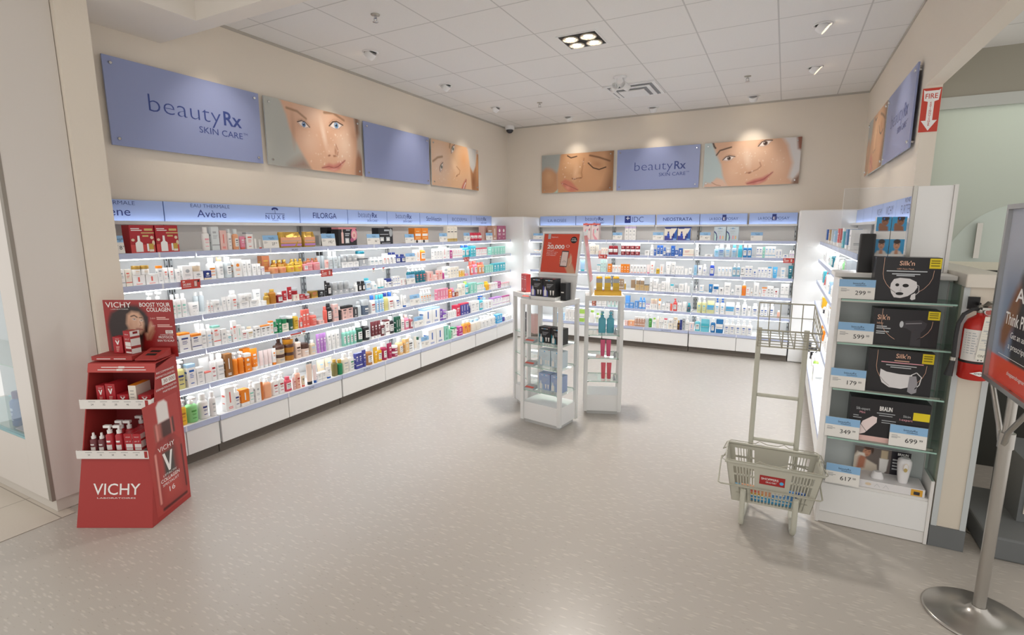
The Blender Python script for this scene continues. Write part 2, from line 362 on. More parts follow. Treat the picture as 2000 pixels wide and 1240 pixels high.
# ------------------------------------------------------------------ wall shelving bays (local: x along the wall, front = -y, wall at y = 0)
def bay(label, origin, rz, width, zt, dshelf, dbase, headers, group, clips=(), ticks=False, nobase=1, lab=()):
    t = thing('shelving_bay', label, 'shelving unit', origin, rz, group)
    g = .004
    MB().box(g, -.03, .083, width - g, -.012, 1.72, FIXG).build('back_panel', t)
    for x in (g + .002, width - g - .024):
        u = MB(); u.box(x, -.043, .31, x + .022, -.031, 1.70, STEEL)
        for k in range(22): u.rect(x + .007, .36 + k * .06, x + .015, .385 + k * .06, DARKGAP, front(0, -.0434, 0))
        u.build('upright', t)
    for i, z in enumerate(zt):
        dep = dbase if i == len(zt) - 1 else dshelf
        sh = MB(); sh.box(g, -dep, z - .022, width - g, -.046, z, FIX); sh = sh.build('shelf' if i < len(zt) - 1 else 'base_deck', t)
        r = MB(); h = .036
        r.box(g, -dep - .006, z - h, width - g, -dep - .0005, z + .002, STRIP)
        r.box(width / 2 - .006, -dep - .0075, z - h - .002, width / 2 + .006, -dep - .0062, z + .003, H('clip_clear', 'E6E9F4', .2))
        F = front(0, -dep - .0064, z - h / 2)
        for st, x in lab: r.text(st, .022, NAVYD, x, -.007, 'CENTER', .004, 1.1, F)
        if ticks:
            for k in range(14): r.rect(width - .62 + k * .042, -.016, width - .585 + k * .042, .014, WT, F, .0003); r.rect(width - .612 + k * .042, -.008, width - .594 + k * .042, .004, H('tick_grey', '6F6F74', .6), F, .0006)
        r.build('price_rail', sh)
        if i < len(zt) - 1:
            l = MB(); l.box(g + .01, -dep + .002, z - .043, width - g - .01, -dep + .022, z - .026, LED); l.build('light_strip', sh)
    n = 2
    for k in range(n):
        x0 = width * k / n + (.008 if k == 0 else .003); x1 = width * (k + 1) / n - (.008 if k == n - 1 else .003)
        bevel(MB().box(x0, -dbase + .002, .083, x1, -dbase + .02, zt[-1] - .04, FIX).build('base_panel', t), .002, 1)
    MB().box(g, -dbase + .045, .002, width - g, -.05, .083, H('plinth_shadow_tone', '6E665E', .7)).build('plinth', t)  # brown tone imitates the soft shadow on the floor under the base
    MB().box(g, -dbase + .021, .09, width - g, -.046, zt[-1] - .024, H('deck_body', 'BDBDBD', .6)).build('carcass', t)
    for x0, x1, logos in headers:
        hd = MB(); hd.box(x0 + .004, -.052, 1.73, x1 - .004, -.02, 1.874, HEADB)
        F = front(0, -.0525, 1.803)
        for kind, cx, s in logos: logo(hd, kind, cx, F, .006, s)
        hd = hd.build('header_panel', t)
        lg = MB(); lg.box(x0, -.105, 1.705, x1, -.02, 1.716, FIX); lg.box(x0, -.108, 1.705, x1, -.1052, 1.728, FIX); lg.build('header_ledge', hd)
        MB().box(x0 + .01, -.095, 1.7165, x1 - .01, -.085, 1.722, LEDH).build('header_light', hd)
    return t
ZL = [1.516, 1.305, 1.055, .803, .537, .299]
GL = 'lit shelving bays along the long wall'
EDGE = [1.765, 2.265, 3.485, 4.705, 5.925, 7.125]
heads = [
 [(0, .50, [('avene', .15, 1.0)])],
 [(0, 1.22, [('avene', .36, 1.0), ('nuxe', .95, 1.05)])],
 [(0, .61, [('filorga', .31, 1.0)]), (.61, 1.22, [('beauty', .92, 1.15)])],
 [(0, .61, [('beauty', .31, 1.15)]), (.61, 1.22, [('stri', .915, 1.0)])],
 [(0, .60, [('bioderma', .30, 1.0)]), (.60, 1.2, [('beauty', .9, 1.15)])]]
labs = ['narrow lit shelving bay partly hidden behind the beige column', 'lit shelving bay on the long wall, second from the column',
        'lit shelving bay on the long wall, third from the column', 'lit shelving bay on the long wall, second from the corner', 'lit shelving bay on the long wall, next to the white corner box']
rails = [(), (('NUXE', .85),), (('FILORGA', .33),), (), ()]
for i in range(5):
    bay(labs[i], (XL, EDGE[i], 0), R(90), EDGE[i + 1] - EDGE[i], ZL, .387, .472, heads[i], GL, ticks=(i == 4), lab=rails[i])
ZB = [1.516, 1.303, 1.050, .805, .540, .299]
BE = [-3.505, -2.285, -1.065, .138]
headsB = [[(0, .61, [('rosee', .3, 1.0)]), (.61, 1.215, [('beauty', .92, 1.15)])],
          [(.01, .61, [('idc', .31, .8)]), (.625, 1.22, [('neo', .92, 1.0)])],
          [(0, .608, [('lrp', .31, .85)]), (.625, 1.2, [('lrp', .92, .85)])]]
labB = ['lit shelving bay on the back wall, partly behind the display towers', 'middle lit shelving bay of the back wall', 'lit shelving bay on the back wall, ending at the white end box by the stand']
for i in range(3):
    bay(labB[i], (BE[i], YB, 0), 0, BE[i + 1] - BE[i], ZB, .416, .516, headsB[i], 'lit shelving bays along the back wall', lab=[(), (('NEOSTRATA', .92),), ()][i])
RE = [7.27, 6.05, 4.83, 3.61]
headsR = [[(0, .61, []), (.61, 1.22, [])], [(0, .61, [('vichy', .45, 1.0)]), (.61, 1.22, [('vichy', .95, 1.2)])], [(0, .61, [('furterer', .42, 1.1)]), (.61, 1.22, [])]]
labR = ['lit shelving bay on the side wall by the corner end box', 'middle lit shelving bay of the side wall', 'lit shelving bay on the side wall right behind the device cabinet']
for i in range(3):
    bay(labR[i], (XR, RE[i], 0), R(-90), 1.22, ZL, .387, .472, headsR[i], 'lit shelving bays along the side wall')
# white corner boxes
c = bevel(MB().box(XL + .002, 7.13, 0.005, -3.515, YB - .001, 1.86, FIX).build('corner_box'), .012)
tag(c, 'tall plain white box closing the corner between long and back walls', 'end box')
c = bevel(MB().box(.144, 7.285, 0.005, XR - .002, YB - .001, 1.89, FIX).build('corner_box'), .012)
tag(c, 'tall plain white end box between back wall and side wall shelving', 'end box')

# ------------------------------------------------------------------ products
def sq_ring(w, d, z, e=.5, n=20, cx=0, cy=0):
    out = []
    for j in range(n):
        a = 2 * math.pi * (j + .5) / n - math.pi / 2; c, s_ = math.cos(a), math.sin(a)
        out.append((cx + w / 2 * math.copysign(abs(c) ** e, c), cy + d / 2 * math.copysign(abs(s_) ** e, s_), z))
    return out
def arc_patch(b, w, d, e, z0, z1, a, m, k=1.01):
    # a patch on the front (-y) of a super-elliptic body, a = half angle in degrees
    n = 6; vs = []
    for z in (z0, z1):
        for i in range(n + 1):
            t = -math.pi / 2 + R(a) * (2 * i / n - 1); c, s_ = math.cos(t), math.sin(t)
            vs.append((w / 2 * k * math.copysign(abs(c) ** e, c), d / 2 * k * math.copysign(abs(s_) ** e, s_), z))
    b.add(vs, [(i, i + 1, n + 2 + i, n + 1 + i) for i in range(n)], m, True)
_PC = {}
def bx_(x0, y0, x1, y1): return [(x0, y0), (x1, y0), (x1, y1), (x0, y1)]
def el_(cx, cy, rx, ry, n=14): return [(cx + rx * math.cos(2 * math.pi * i / n), cy + ry * math.sin(2 * math.pi * i / n)) for i in range(n)]
BOT_ = lambda x, w, y0, y1, y2: [(x - w, y0), (x + w, y0), (x + w, y1), (x + w * .35, y1 + (y2 - y1) * .25), (x + w * .3, y2), (x - w * .3, y2), (x - w * .35, y1 + (y2 - y1) * .25), (x - w, y1)]
ART = {
 'red gift carton with gold lettering': [(bx_(0, 0, 1, .3), 'coralred'), (bx_(.46, .70, 1, .74), 'gilt'), (bx_(.6, .80, .94, .88), 'gilt'), (bx_(.05, .86, .4, .89), 'white'), (bx_(.06, .80, .5, .83), 'white'), (bx_(.5, .58, .75, .64), 'gilt'), (el_(.1, .47, .07, .05), 'beige'), (el_(.88, .55, .07, .06), 'beige'), (el_(.93, .36, .06, .09), 'beige'), (BOT_(.33, .15, .04, .36, .62), 'white'), (bx_(.64, .06, .72, .33), 'white'), (bx_(.73, .1, .92, .33), 'gold'), (bx_(.73, .04, .92, .12), 'ivory')],
 'black gift carton with pink rose print': [(el_(.85, .6, .17, .34), 'pink'), (el_(.85, .58, .12, .22), 'palepink'), (el_(.85, .55, .06, .1), 'rose'), (el_(.72, .3, .1, .12), 'mauve'), (BOT_(.2, .06, .12, .7, .9), 'palepink'), (bx_(.34, .12, .56, .42), 'silver'), (bx_(.37, .16, .53, .36), 'white'), (bx_(.34, .62, .6, .68), 'silver'), (bx_(.34, .52, .56, .58), 'silver'), (bx_(.4, .82, .62, .88), 'silver')],
 'black gift carton with two printed jars': [(bx_(.1, .58, .7, .62), 'silver'), (bx_(.4, .8, .75, .9), 'silver'), (bx_(.1, .18, .36, .44), 'silver'), (bx_(.52, .18, .78, .44), 'silver'), (bx_(.14, .22, .32, .36), 'white'), (bx_(.56, .22, .74, .36), 'white'), (el_(.85, .7, .12, .25), 'grey'), (bx_(.2, .04, .8, .08), 'silver')],
 'ivory carton with blue print': [(bx_(0, 0, 1, .34), 'indigo'), ([(.62, .0), (1, 0), (1, .95), (.7, .4)], 'blue'), (BOT_(.3, .09, .2, .5, .6), 'royal'), (bx_(.24, .56, .36, .66), 'navy'), (BOT_(.5, .07, .12, .66, .76), 'ivory'), (BOT_(.72, .06, .2, .45, .55), 'navy'), (bx_(.06, .86, .5, .9), 'navy'), (bx_(.7, .04, .95, .12), 'palebl')],
 'ice blue carton': [(el_(.5, .88, .06, .04), 'ocean'), (bx_(.3, .86, .42, .89), 'navy'), (bx_(.58, .86, .7, .89), 'navy'), (bx_(.3, .66, .7, .69), 'grey'), (bx_(.34, .54, .6, .56), 'grey'), ([(0, 0), (.26, 0), (.3, .25), (.2, .55), (0, .72)], 'navy'), ([(.03, 0), (.2, 0), (.22, .3), (.14, .5), (.03, .6)], 'palemint'), (bx_(.5, .12, .6, .36), 'pinkl'), (bx_(.72, .12, .82, .34), 'paleor')],
 'tall pale pink hanging carton': [(el_(.4, 1.0, .2, .03), 'coral'), ([(.15, .86), (.7, .84), (.8, .92), (.66, .9)], 'navy'), ([(.25, .62), (.45, .7), (.4, .3), (.75, .1), (.9, .0), (.5, .0), (.22, .3)], 'pinkl'), ([(.7, .6), (.9, .75), (.9, .55)], 'mauve'), (bx_(.42, .42, .62, .62), 'palemint')],
 'orange carton with white base': [(bx_(0, 0, 1, .2), 'white'), (bx_(.1, .46, .9, .62), 'white'), (bx_(.15, .3, .8, .36), 'paleor'), (bx_(.2, .74, .7, .8), 'paleor'), (el_(.3, .1, .16, .1), 'black')],
 'tall ivory carton with gold foot': [(bx_(.15, .62, .85, .67), 'dark'), (bx_(.2, .8, .6, .83), 'grey'), (bx_(0, 0, 1, .12), 'gilt')],
}
def product_meshes(kind, w, h, body, cap, lab, var):
    key = (kind, round(w, 3), round(h, 3), body, cap, lab, var)
    if key in _PC: return _PC[key]
    rnd = random.Random(sum(map(ord, kind + body + cap + lab)) + (0 if isinstance(var, str) else var * 7) + int(w * 1000) * 31 + int(h * 1000)); parts = []
    B = P(body); LM = P(lab) if lab != '-' else None
    ink = P('dark') if lab in ('white', '-') and body not in ('black', 'dark') else (LM or P('grey'))
    W = w * .94
    if kind == 'carton':
        D = max(.028, min(.088, W * .8)); b = MB()
        if cap != '-':
            zc = h * rnd.choice((.86, .9)) if cap not in ('white', 'black', 'gold', 'beige') else h * .82
            if cap in ('white', 'gold', 'beige') and rnd.random() < .7: # coloured foot
                b.box(-W / 2, -D / 2, 0, W / 2, D / 2, h * .2, P(cap)); b.box(-W / 2, -D / 2, h * .2, W / 2, D / 2, h, B)
            else:
                b.box(-W / 2, -D / 2, 0, W / 2, D / 2, zc, B); b.box(-W / 2, -D / 2, zc, W / 2, D / 2, h, P(cap))
        else: b.box(-W / 2, -D / 2, 0, W / 2, D / 2, h, B)
        if var in ART:
            F = front(0, -D / 2 - .0006, 0); n_ = 0
            for pts, c in ART[var]:
                n_ += 1; b.shape([((x - .5) * W, y * h) for x, y in pts], P(c), F, .0003 * n_)
        elif LM:
            F = front(0, -D / 2 - .0006, 0); v = rnd.randrange(4)
            def bar(x0, x1, z, t, m): b.rect(x0 * W / 2, z * h, x1 * W / 2, (z + t) * h, m, F)
            if v == 0:
                bar(-.6, .6, .66, .09, LM); [bar(-.5, rnd.uniform(.2, .5), z, .025, LM) for z in (.55, .48, .41)]; bar(-.4, .4, .14, .04, LM)
            elif v == 1:
                bar(-.14, .14, .34, .46, LM); bar(-.5, .5, .14, .03, LM); bar(-.5, .5, .08, .03, LM)
            elif v == 2:
                bar(-.65, .25, .72, .08, LM); [bar(-.65, rnd.uniform(-.1, .6), z, .022, LM) for z in (.62, .56, .5)]; bar(-1, 1, .2, .05, LM)
            else:
                b.ell(0, .66 * h, W * .2, min(W * .2, h * .12), LM, F, 0, 14); [bar(-.55, .55, z, .028, LM) for z in (.42, .35)]; bar(-.3, .3, .12, .03, LM)
            S = frame((W / 2 + .0006, 0, 0), (0, 1, 0), (0, 0, 1))
            b.rect(-D * .3, h * .3, D * .3, h * .34, LM, S); b.rect(-D * .3, h * .24, D * .2, h * .27, LM, S)
            S2 = frame((-W / 2 - .0006, 0, 0), (0, -1, 0), (0, 0, 1))
            b.rect(-D * .3, h * .6, D * .3, h * .68, LM, S2); b.rect(-D * .3, h * .3, D * .2, h * .34, LM, S2)
        parts.append((None, b.mesh(kind)))
    elif kind in ('bottle', 'pump_bottle'):
        e = rnd.choice((1.0, .55, .7)); D = min(W * (1.0 if e == 1.0 else .72), .088); b = MB()
        hb = h * (.72 if kind == 'pump_bottle' else rnd.choice((.76, .82, .8)))
        hs = min(hb * .16, W * .3); nw = min(W * .5, .034); nd = min(D * .6, .034)
        b.loft([sq_ring(W * .9, D * .9, 0, e), sq_ring(W, D, h * .02, e), sq_ring(W, D, hb - hs, e), sq_ring(W * .93, D * .93, hb - hs * .6, e), sq_ring(W * .7, D * .7, hb - hs * .2, max(e, .8)), sq_ring(nw, nd, hb, 1)], B)
        b.loft([sq_ring(nw * .8, nd * .8, hb - .002, 1), sq_ring(nw * .8, nd * .8, hb + h * .03, 1)], B)
        if lab != '-':
            if lab == 'white' and body not in ('white', 'ivory'):
                arc_patch(b, W, D, e, hb * .2, hb * .72, 34, P('white')); 
                for z, t in ((.56, .07), (.46, .025), (.41, .025), (.28, .03)): arc_patch(b, W, D, e, hb * z, hb * (z + t), 20, P('dark'), 1.018)
            else:
                for z, t, a in ((.58, .1, 26), (.47, .025, 22), (.42, .025, 18), (.22, .04, 20)): arc_patch(b, W, D, e, hb * z, hb * (z + t), a, LM, 1.012)
        parts.append((None, b.mesh(kind))); c = MB(); CM = P(cap if cap != '-' else 'white', .3)
        z0 = hb + h * .005
        if kind == 'bottle':
            cw = min(max(nw * 1.25, W * rnd.choice((.5, .62))), W); cd = min(max(nd * 1.25, D * .6), D)
            c.loft([sq_ring(cw, cd, z0, 1), sq_ring(cw, cd, h * .98, 1), sq_ring(cw * .9, cd * .9, h, 1)], CM); parts.append(('cap', c.mesh('cap')))
        else:
            r = min(W * .24, .02); s0 = h - z0
            c.loft([sq_ring(r * 2, r * 2, z0, 1, 14), sq_ring(r * 2, r * 2, z0 + s0 * .38, 1, 14), sq_ring(r * 1.2, r * 1.2, z0 + s0 * .42, 1, 14)], CM)
            c.loft([sq_ring(r * .7, r * .7, z0 + s0 * .4, 1, 10), sq_ring(r * .7, r * .7, z0 + s0 * .72, 1, 10)], CM)
            c.box(-r * .8, -r * 2.6, z0 + s0 * .72, r * .8, r * .9, h, CM); parts.append(('pump', c.mesh('pump')))
    elif kind == 'tube':
        D = min(W * .62, .05); b = MB(); hc = h * .15; e = .8
        b.loft([sq_ring(W * .82, D, hc, 1), sq_ring(W * .86, D * .95, h * .4, 1), sq_ring(W * .95, D * .5, h * .75, e), sq_ring(W, D * .16, h * .93, .6), sq_ring(W, D * .1, h, .5)], B)
        if lab != '-':
            for z, t, a in ((.66, .09, 24), (.56, .025, 24), (.51, .025, 20), (.28, .05, 22)): arc_patch(b, W * (.86 + .09 * z), D * (1.06 - .55 * z), 1, h * z, h * (z + t), a, LM if lab != 'white' else P('white'), 1.05)
        parts.append((None, b.mesh(kind))); c = MB()
        c.loft([sq_ring(W * .74, D * .92, 0, 1), sq_ring(W * .8, D, hc * .98, 1)], P(cap if cap != '-' else 'white', .3)); parts.append(('cap', c.mesh('cap')))
    elif kind == 'jar':
        D = min(W, .09); b = MB(); hb = h * .62
        b.loft([sq_ring(W * .92, D * .92, 0, 1), sq_ring(W * .98, D * .98, h * .06, 1), sq_ring(W * .98, D * .98, hb, 1)], B)
        if LM:
            for z, t in ((.55, .18), (.34, .06)): arc_patch(b, W, D, 1, hb * z, hb * (z + t), 28, LM if lab != body else P('grey'), 1.0)
        parts.append((None, b.mesh(kind))); c = MB(); CM = P(cap if cap != '-' else 'white', .28)
        c.loft([sq_ring(W, D, hb + h * .01, 1), sq_ring(W, D, h * .96, 1), sq_ring(W * .95, D * .95, h, 1)], CM); parts.append(('lid', c.mesh('lid')))
    elif kind == 'bag':
        D = min(W * .5, .07); b = MB(); rings = []
        for k, (fz, fw, fd) in enumerate(((0, .94, .8), (.08, 1, 1), (.45, 1, .95), (.75, .98, .6), (.92, .95, .2), (1, .94, .08))):
            rg = sq_ring(W * fw, D * fd, h * fz, .5, 28)
            rings.append([(x + rnd.uniform(-1, 1) * .003, y + rnd.uniform(-1, 1) * .005, z) for x, y, z in rg] if 0 < k < 5 else rg)
        b.loft(rings, B, smooth=(body != 'gold'))
        if LM: arc_patch(b, W, D, .5, h * .3, h * .66, 50, LM, 1.06); arc_patch(b, W, D, .5, h * .4, h * .44, 36, P('grey'), 1.075)
        if cap not in ('-', 'white'): arc_patch(b, W, D, .5, h * .1, h * .24, 48, P(cap), 1.07)
        parts.append((None, b.mesh(kind)))
    _PC[key] = parts
    return parts
ORD = ['first', 'second', 'third', 'fourth', 'fifth', 'sixth', 'seventh', 'eighth', 'ninth', 'tenth']
NUM = ['one', 'one', 'two', 'three', 'four', 'five', 'six', 'seven', 'eight', 'nine', 'ten']
SHELFN = {'1': 'top shelf', '2': 'second shelf', '3': 'third shelf', '4': 'fourth shelf', '5': 'fifth shelf', '6': 'bottom shelf'}
WALLN = {'L': "long wall's", 'B': "back wall's", 'R': "side wall's"}
CATN = dict(carton='carton', bottle='bottle', pump_bottle='bottle', tube='tube', jar='jar', bag='pouch')
KINDN = dict(carton='carton', bottle='bottle', pump_bottle='pump_bottle', tube='tube', jar='jar', bag='pouch')
PLUR = lambda d: d.replace(' with ', 's with ', 1) if ' with ' in d else (d.replace(' beside ', 's beside ', 1) if ' beside ' in d else (d.replace(' behind ', 's behind ', 1) if ' behind ' in d else (d.replace(' on ', 's on ', 1) if ' on ' in d else (d.replace(' seen ', 's seen ', 1) if ' seen ' in d else (d.replace(' under ', 's under ', 1) if ' under ' in d else d + 's')))))
def put(kind, w, h, body, cap, lab, var, loc, rz, label, group):
    ps = product_meshes(kind, w, h, body, cap, lab, var)
    o = bpy.data.objects.new(KINDN[kind], ps[0][1]); col.objects.link(o); o.location = loc; o.rotation_euler = (0, 0, rz)
    tag(o, label, CATN[kind], group)
    for nm, me in ps[1:]:
        c = bpy.data.objects.new(nm, me); col.objects.link(c); c.parent = o
    return o
def depth_of(kind, w):
    W = w * .94
    return max(.028, min(.088, W * .8)) if kind == 'carton' else (min(W * .62, .05) if kind == 'tube' else (min(W, .09) if kind != 'bag' else min(W * .5, .07)))
RUNS = [
    ('L1', 1.859, 0.157, 0.181, 2, 'carton', 'red', '-', 'gilt', 'red gift carton with gold lettering', 0, 1, 0.0),
    ('L1', 2.349, 0.055, 0.17, 1, 'bottle', 'white', 'white', 'pinkl', 'tall white spray bottle', 0, 1, 0.0),
    ('L1', 2.408, 0.061, 0.173, 1, 'carton', 'clear', '-', 'grey', 'translucent grey carton', 0, 1, 0.0),
    ('L1', 2.473, 0.054, 0.146, 1, 'carton', 'palepink', '-', 'coral', 'pale pink carton', 0, 1, 0.0),
    ('L1', 2.532, 0.042, 0.156, 1, 'bottle', 'white', 'clear', 'grey', 'white mist bottle with clear cap', 0, 1, 0.0),
    ('L1', 2.581, 0.048, 0.156, 1, 'bottle', 'peach', 'clear', 'white', 'peach mist bottle with clear cap', 0, 1, 0.0),
    ('L1', 2.634, 0.052, 0.1, 1, 'tube', 'pink', 'coral', 'white', 'small coral tube', 0, 1, 0.0),
    ('L1', 2.688, 0.061, 0.13, 1, 'carton', 'white', 'grey', 'coral', 'white carton with grey lid', 0, 1, 0.0),
    ('L1', 2.76, 0.017, 0.08, 1, 'tube', 'white', 'white', '-', 'tiny plain white tube', 0, 1, 0.0),
    ('L1', 2.802, 0.028, 0.074, 1, 'tube', 'white', 'coral', '-', 'tiny white tube with coral cap', 0, 1, 0.0),
    ('L1', 2.989, 0.245, 0.131, 1, 'bag', 'gold', 'lilac', 'peach', 'shiny gold gift pouch, first', 0, 1, 0.0),
    ('L1', 3.245, 0.136, 0.133, 1, 'bag', 'gold', 'lilac', 'peach', 'shiny gold gift pouch, second', 0, 1, 0.0),
    ('L1', 3.641, 0.251, 0.172, 1, 'carton', 'black', 'rose', 'silver', 'black gift carton with pink rose print', 0, 1, 0.0),
    ('L1', 3.629, 0.134, 0.173, 1, 'carton', 'black', '-', 'silver', 'plain black gift carton behind price card', 1, 1, 0.0),
    ('L1', 4.193, 0.239, 0.169, 1, 'carton', 'black', '-', 'silver', 'black gift carton with two printed jars', 0, 1, 0.0),
    ('L1', 4.795, 0.132, 0.169, 2, 'carton', 'orange', 'white', 'white', 'orange carton with white base', 0, 1, 0.0),
    ('L1', 5.451, 0.078, 0.191, 3, 'carton', 'ivory', 'gold', 'grey', 'tall ivory carton with gold foot', 0, 1, 0.0),
    ('L1', 5.997, 0.102, 0.109, 3, 'bag', 'crimson', '-', 'white', 'crimson zip pouch', 0, 1, 0.0),
    ('L1', 6.577, 0.233, 0.2, 1, 'carton', 'palepink', '-', '-', 'tall blush carton behind price card', 1, 1, 0.0),
    ('L1', 6.601, 0.132, 0.206, 1, 'carton', 'rosegold', '-', 'white', 'tall rose gold carton', 0, 1, 0.0),
    ('L1', 6.739, 0.139, 0.207, 2, 'carton', 'mauve', '-', 'white', 'tall mauve carton', 0, 1, 0.0),
    ('L2', 1.775, 0.031, 0.111, 1, 'carton', 'white', '-', 'grey', 'small white carton beside the column', 0, 1, 0.0),
    ('L2', 1.808, 0.038, 0.109, 1, 'carton', 'ivory', '-', 'coral', 'tall ivory carton beside the column', 0, 1, 0.0),
    ('L2', 1.848, 0.08, 0.067, 2, 'carton', 'white', '-', 'coral', 'wide white carton', 0, 1, 0.0),
    ('L2', 1.858, 0.053, 0.06, 2, 'jar', 'white', 'bronze', 'beige', 'white jar with bronze lid', 0, 1, 0.067),
    ('L2', 2.007, 0.032, 0.12, 1, 'carton', 'white', 'orange', 'grey', 'slim white carton with orange top', 0, 1, 0.0),
    ('L2', 2.043, 0.038, 0.105, 2, 'tube', 'white', 'white', 'coral', 'white cream tube', 0, 1, 0.0),
    ('L2', 2.123, 0.043, 0.092, 1, 'tube', 'white', 'white', 'grey', 'white cream tube in clear wrap', 0, 1, 0.0),
    ('L2', 2.168, 0.075, 0.109, 1, 'carton', 'white', '-', 'grey', 'big white carton above red tag', 0, 1, 0.0),
    ('L2', 2.246, 0.075, 0.064, 1, 'carton', 'white', '-', 'grey', 'square white carton above red tag', 0, 1, 0.0),
    ('L2', 2.243, 0.072, 0.062, 1, 'jar', 'beige', 'white', '-', 'beige jar with white lid', 0, 1, 0.064),
    ('L2', 2.323, 0.057, 0.064, 1, 'carton', 'navy', 'beige', 'white', 'small navy carton with beige foot', 0, 1, 0.0),
    ('L2', 2.366, 0.065, 0.157, 1, 'bottle', 'white', 'white', 'orange', 'tall white bottle with orange band', 0, 1, 0.0),
    ('L2', 2.434, 0.056, 0.157, 1, 'bottle', 'white', 'peach', 'grey', 'white bottle with peach cap', 0, 1, 0.0),
    ('L2', 2.493, 0.063, 0.157, 1, 'bottle', 'greyc', 'white', 'white', 'grey clear bottle with white cap', 0, 1, 0.0),
    ('L2', 2.559, 0.07, 0.137, 1, 'carton', 'white', '-', 'orange', 'white carton with orange stripe', 0, 1, 0.0),
    ('L2', 2.631, 0.042, 0.128, 2, 'tube', 'white', 'white', 'grey', 'tall white lotion tube', 0, 1, 0.0),
    ('L2', 2.718, 0.041, 0.092, 2, 'tube', 'white', 'white', 'grey', 'short white lotion tube', 0, 1, 0.0),
    ('L2', 2.804, 0.024, 0.067, 1, 'carton', 'white', '-', 'lilac', 'narrow white carton', 0, 1, 0.0),
    ('L2', 2.831, 0.062, 0.03, 1, 'jar', 'clear', 'copper', '-', 'small clear jar with copper lid', 0, 1, 0.0),
    ('L2', 2.905, 0.076, 0.144, 1, 'carton', 'copper', '-', 'gold', 'tall copper carton', 1, 1, 0.0),
    ('L2', 2.898, 0.079, 0.068, 2, 'bottle', 'peachgold', 'gold', 'coral', 'peach gold oil bottle with gold cap', 0, 1, 0.0),
    ('L2', 3.011, 0.051, 0.103, 3, 'bottle', 'amber', 'gold', '-', 'amber oil bottle with gold cap', 1, 1, 0.0),
    ('L2', 3.06, 0.08, 0.073, 2, 'bottle', 'oil', 'gold', 'coral', 'yellow oil bottle with gold cap', 0, 1, 0.0),
    ('L2', 3.195, 0.046, 0.103, 3, 'bottle', 'oil', 'gold', '-', 'tall yellow oil bottle with gold cap', 1, 1, 0.0),
    ('L2', 3.231, 0.054, 0.083, 1, 'bottle', 'rose', 'copper', 'white', 'rose oil bottle beside yellow oils', 0, 1, 0.0),
    ('L2', 3.266, 0.079, 0.088, 2, 'bottle', 'rose', 'copper', 'palepink', 'rose oil bottle with copper cap', 0, 1, 0.0),
    ('L2', 3.383, 0.047, 0.1, 3, 'bottle', 'rose', 'copper', '-', 'tall rose oil bottle with copper cap', 1, 1, 0.0),
    ('L2', 3.499, 0.043, 0.157, 2, 'bottle', 'greyc', 'black', '-', 'slim clear bottle with black cap', 1, 1, 0.0),
    ('L2', 3.469, 0.049, 0.086, 1, 'tube', 'palepink', 'white', 'coral', 'small pink and white tube', 0, 1, 0.0),
    ('L2', 3.522, 0.054, 0.157, 2, 'bottle', 'greyc', 'white', 'grey', 'tall clear bottle with white cap', 0, 1, 0.0),
    ('L2', 3.634, 0.033, 0.112, 1, 'tube', 'greyc', 'grey', '-', 'thin clear tube', 0, 1, 0.0),
    ('L2', 3.675, 0.074, 0.051, 3, 'carton', 'white', '-', 'grey', 'square white carton', 0, 1, 0.0),
    ('L2', 3.679, 0.072, 0.071, 3, 'jar', 'silver', 'silver', 'white', 'silver jar with silver lid', 0, 1, 0.051),
    ('L2', 3.905, 0.127, 0.075, 1, 'carton', 'grey', 'dark', 'white', 'grey carton with white label', 0, 1, 0.0),
    ('L2', 3.914, 0.094, 0.073, 1, 'jar', 'white', 'teal', '-', 'white jar with teal lid', 0, 1, 0.075),
    ('L2', 4.072, 0.061, 0.079, 3, 'bottle', 'white', 'white', 'teal', 'small white bottle with teal label', 0, 1, 0.0),
    ('L2', 4.261, 0.05, 0.111, 2, 'bottle', 'white', 'white', 'coral', 'white bottle with coral label', 0, 1, 0.0),
    ('L2', 4.366, 0.055, 0.117, 2, 'bottle', 'white', 'navy', 'navy', 'white bottle with navy cap', 0, 1, 0.0),
    ('L2', 4.481, 0.087, 0.09, 2, 'bottle', 'navy', 'navy', 'white', 'navy bottle with navy cap', 0, 1, 0.0),
    ('L2', 4.814, 0.075, 0.131, 1, 'carton', 'white', '-', 'orange', 'white carton with orange panel', 0, 1, 0.0),
    ('L2', 4.921, 0.102, 0.156, 1, 'bottle', 'orange', 'white', 'white', 'orange spray bottle with white cap', 0, 1, 0.0),
    ('L2', 5.168, 0.057, 0.133, 3, 'carton', 'white', '-', 'grey', 'tall white carton', 0, 1, 0.0),
    ('L2', 5.345, 0.09, 0.153, 1, 'carton', 'white', '-', 'rose', 'white carton with pink edges', 0, 1, 0.0),
    ('L2', 5.438, 0.063, 0.134, 1, 'carton', 'white', '-', 'grey', 'narrow white carton beside magenta one', 0, 1, 0.0),
    ('L2', 5.504, 0.054, 0.103, 1, 'carton', 'magenta', '-', 'white', 'narrow magenta carton', 0, 1, 0.0),
    ('L2', 5.561, 0.06, 0.119, 4, 'carton', 'white', '-', 'pinkl', 'white carton with pink trim', 0, 1, 0.0),
    ('L2', 5.81, 0.087, 0.157, 2, 'bottle', 'turq', 'blue', 'white', 'turquoise bottle with blue cap', 0, 1, 0.0),
    ('L2', 5.991, 0.073, 0.143, 2, 'carton', 'turq', '-', 'white', 'turquoise and white carton', 0, 1, 0.0),
    ('L2', 6.142, 0.073, 0.109, 4, 'carton', 'white', 'crimson', 'pinkl', 'white carton with crimson top', 0, 1, 0.0),
    ('L2', 6.568, 0.085, 0.113, 5, 'carton', 'mint', '-', 'white', 'slim mint carton', 0, 1, 0.0),
    ('L3', 1.768, 0.032, 0.178, 1, 'bottle', 'white', 'white', '-', 'white pump top above red poster', 0, 1, 0.0),
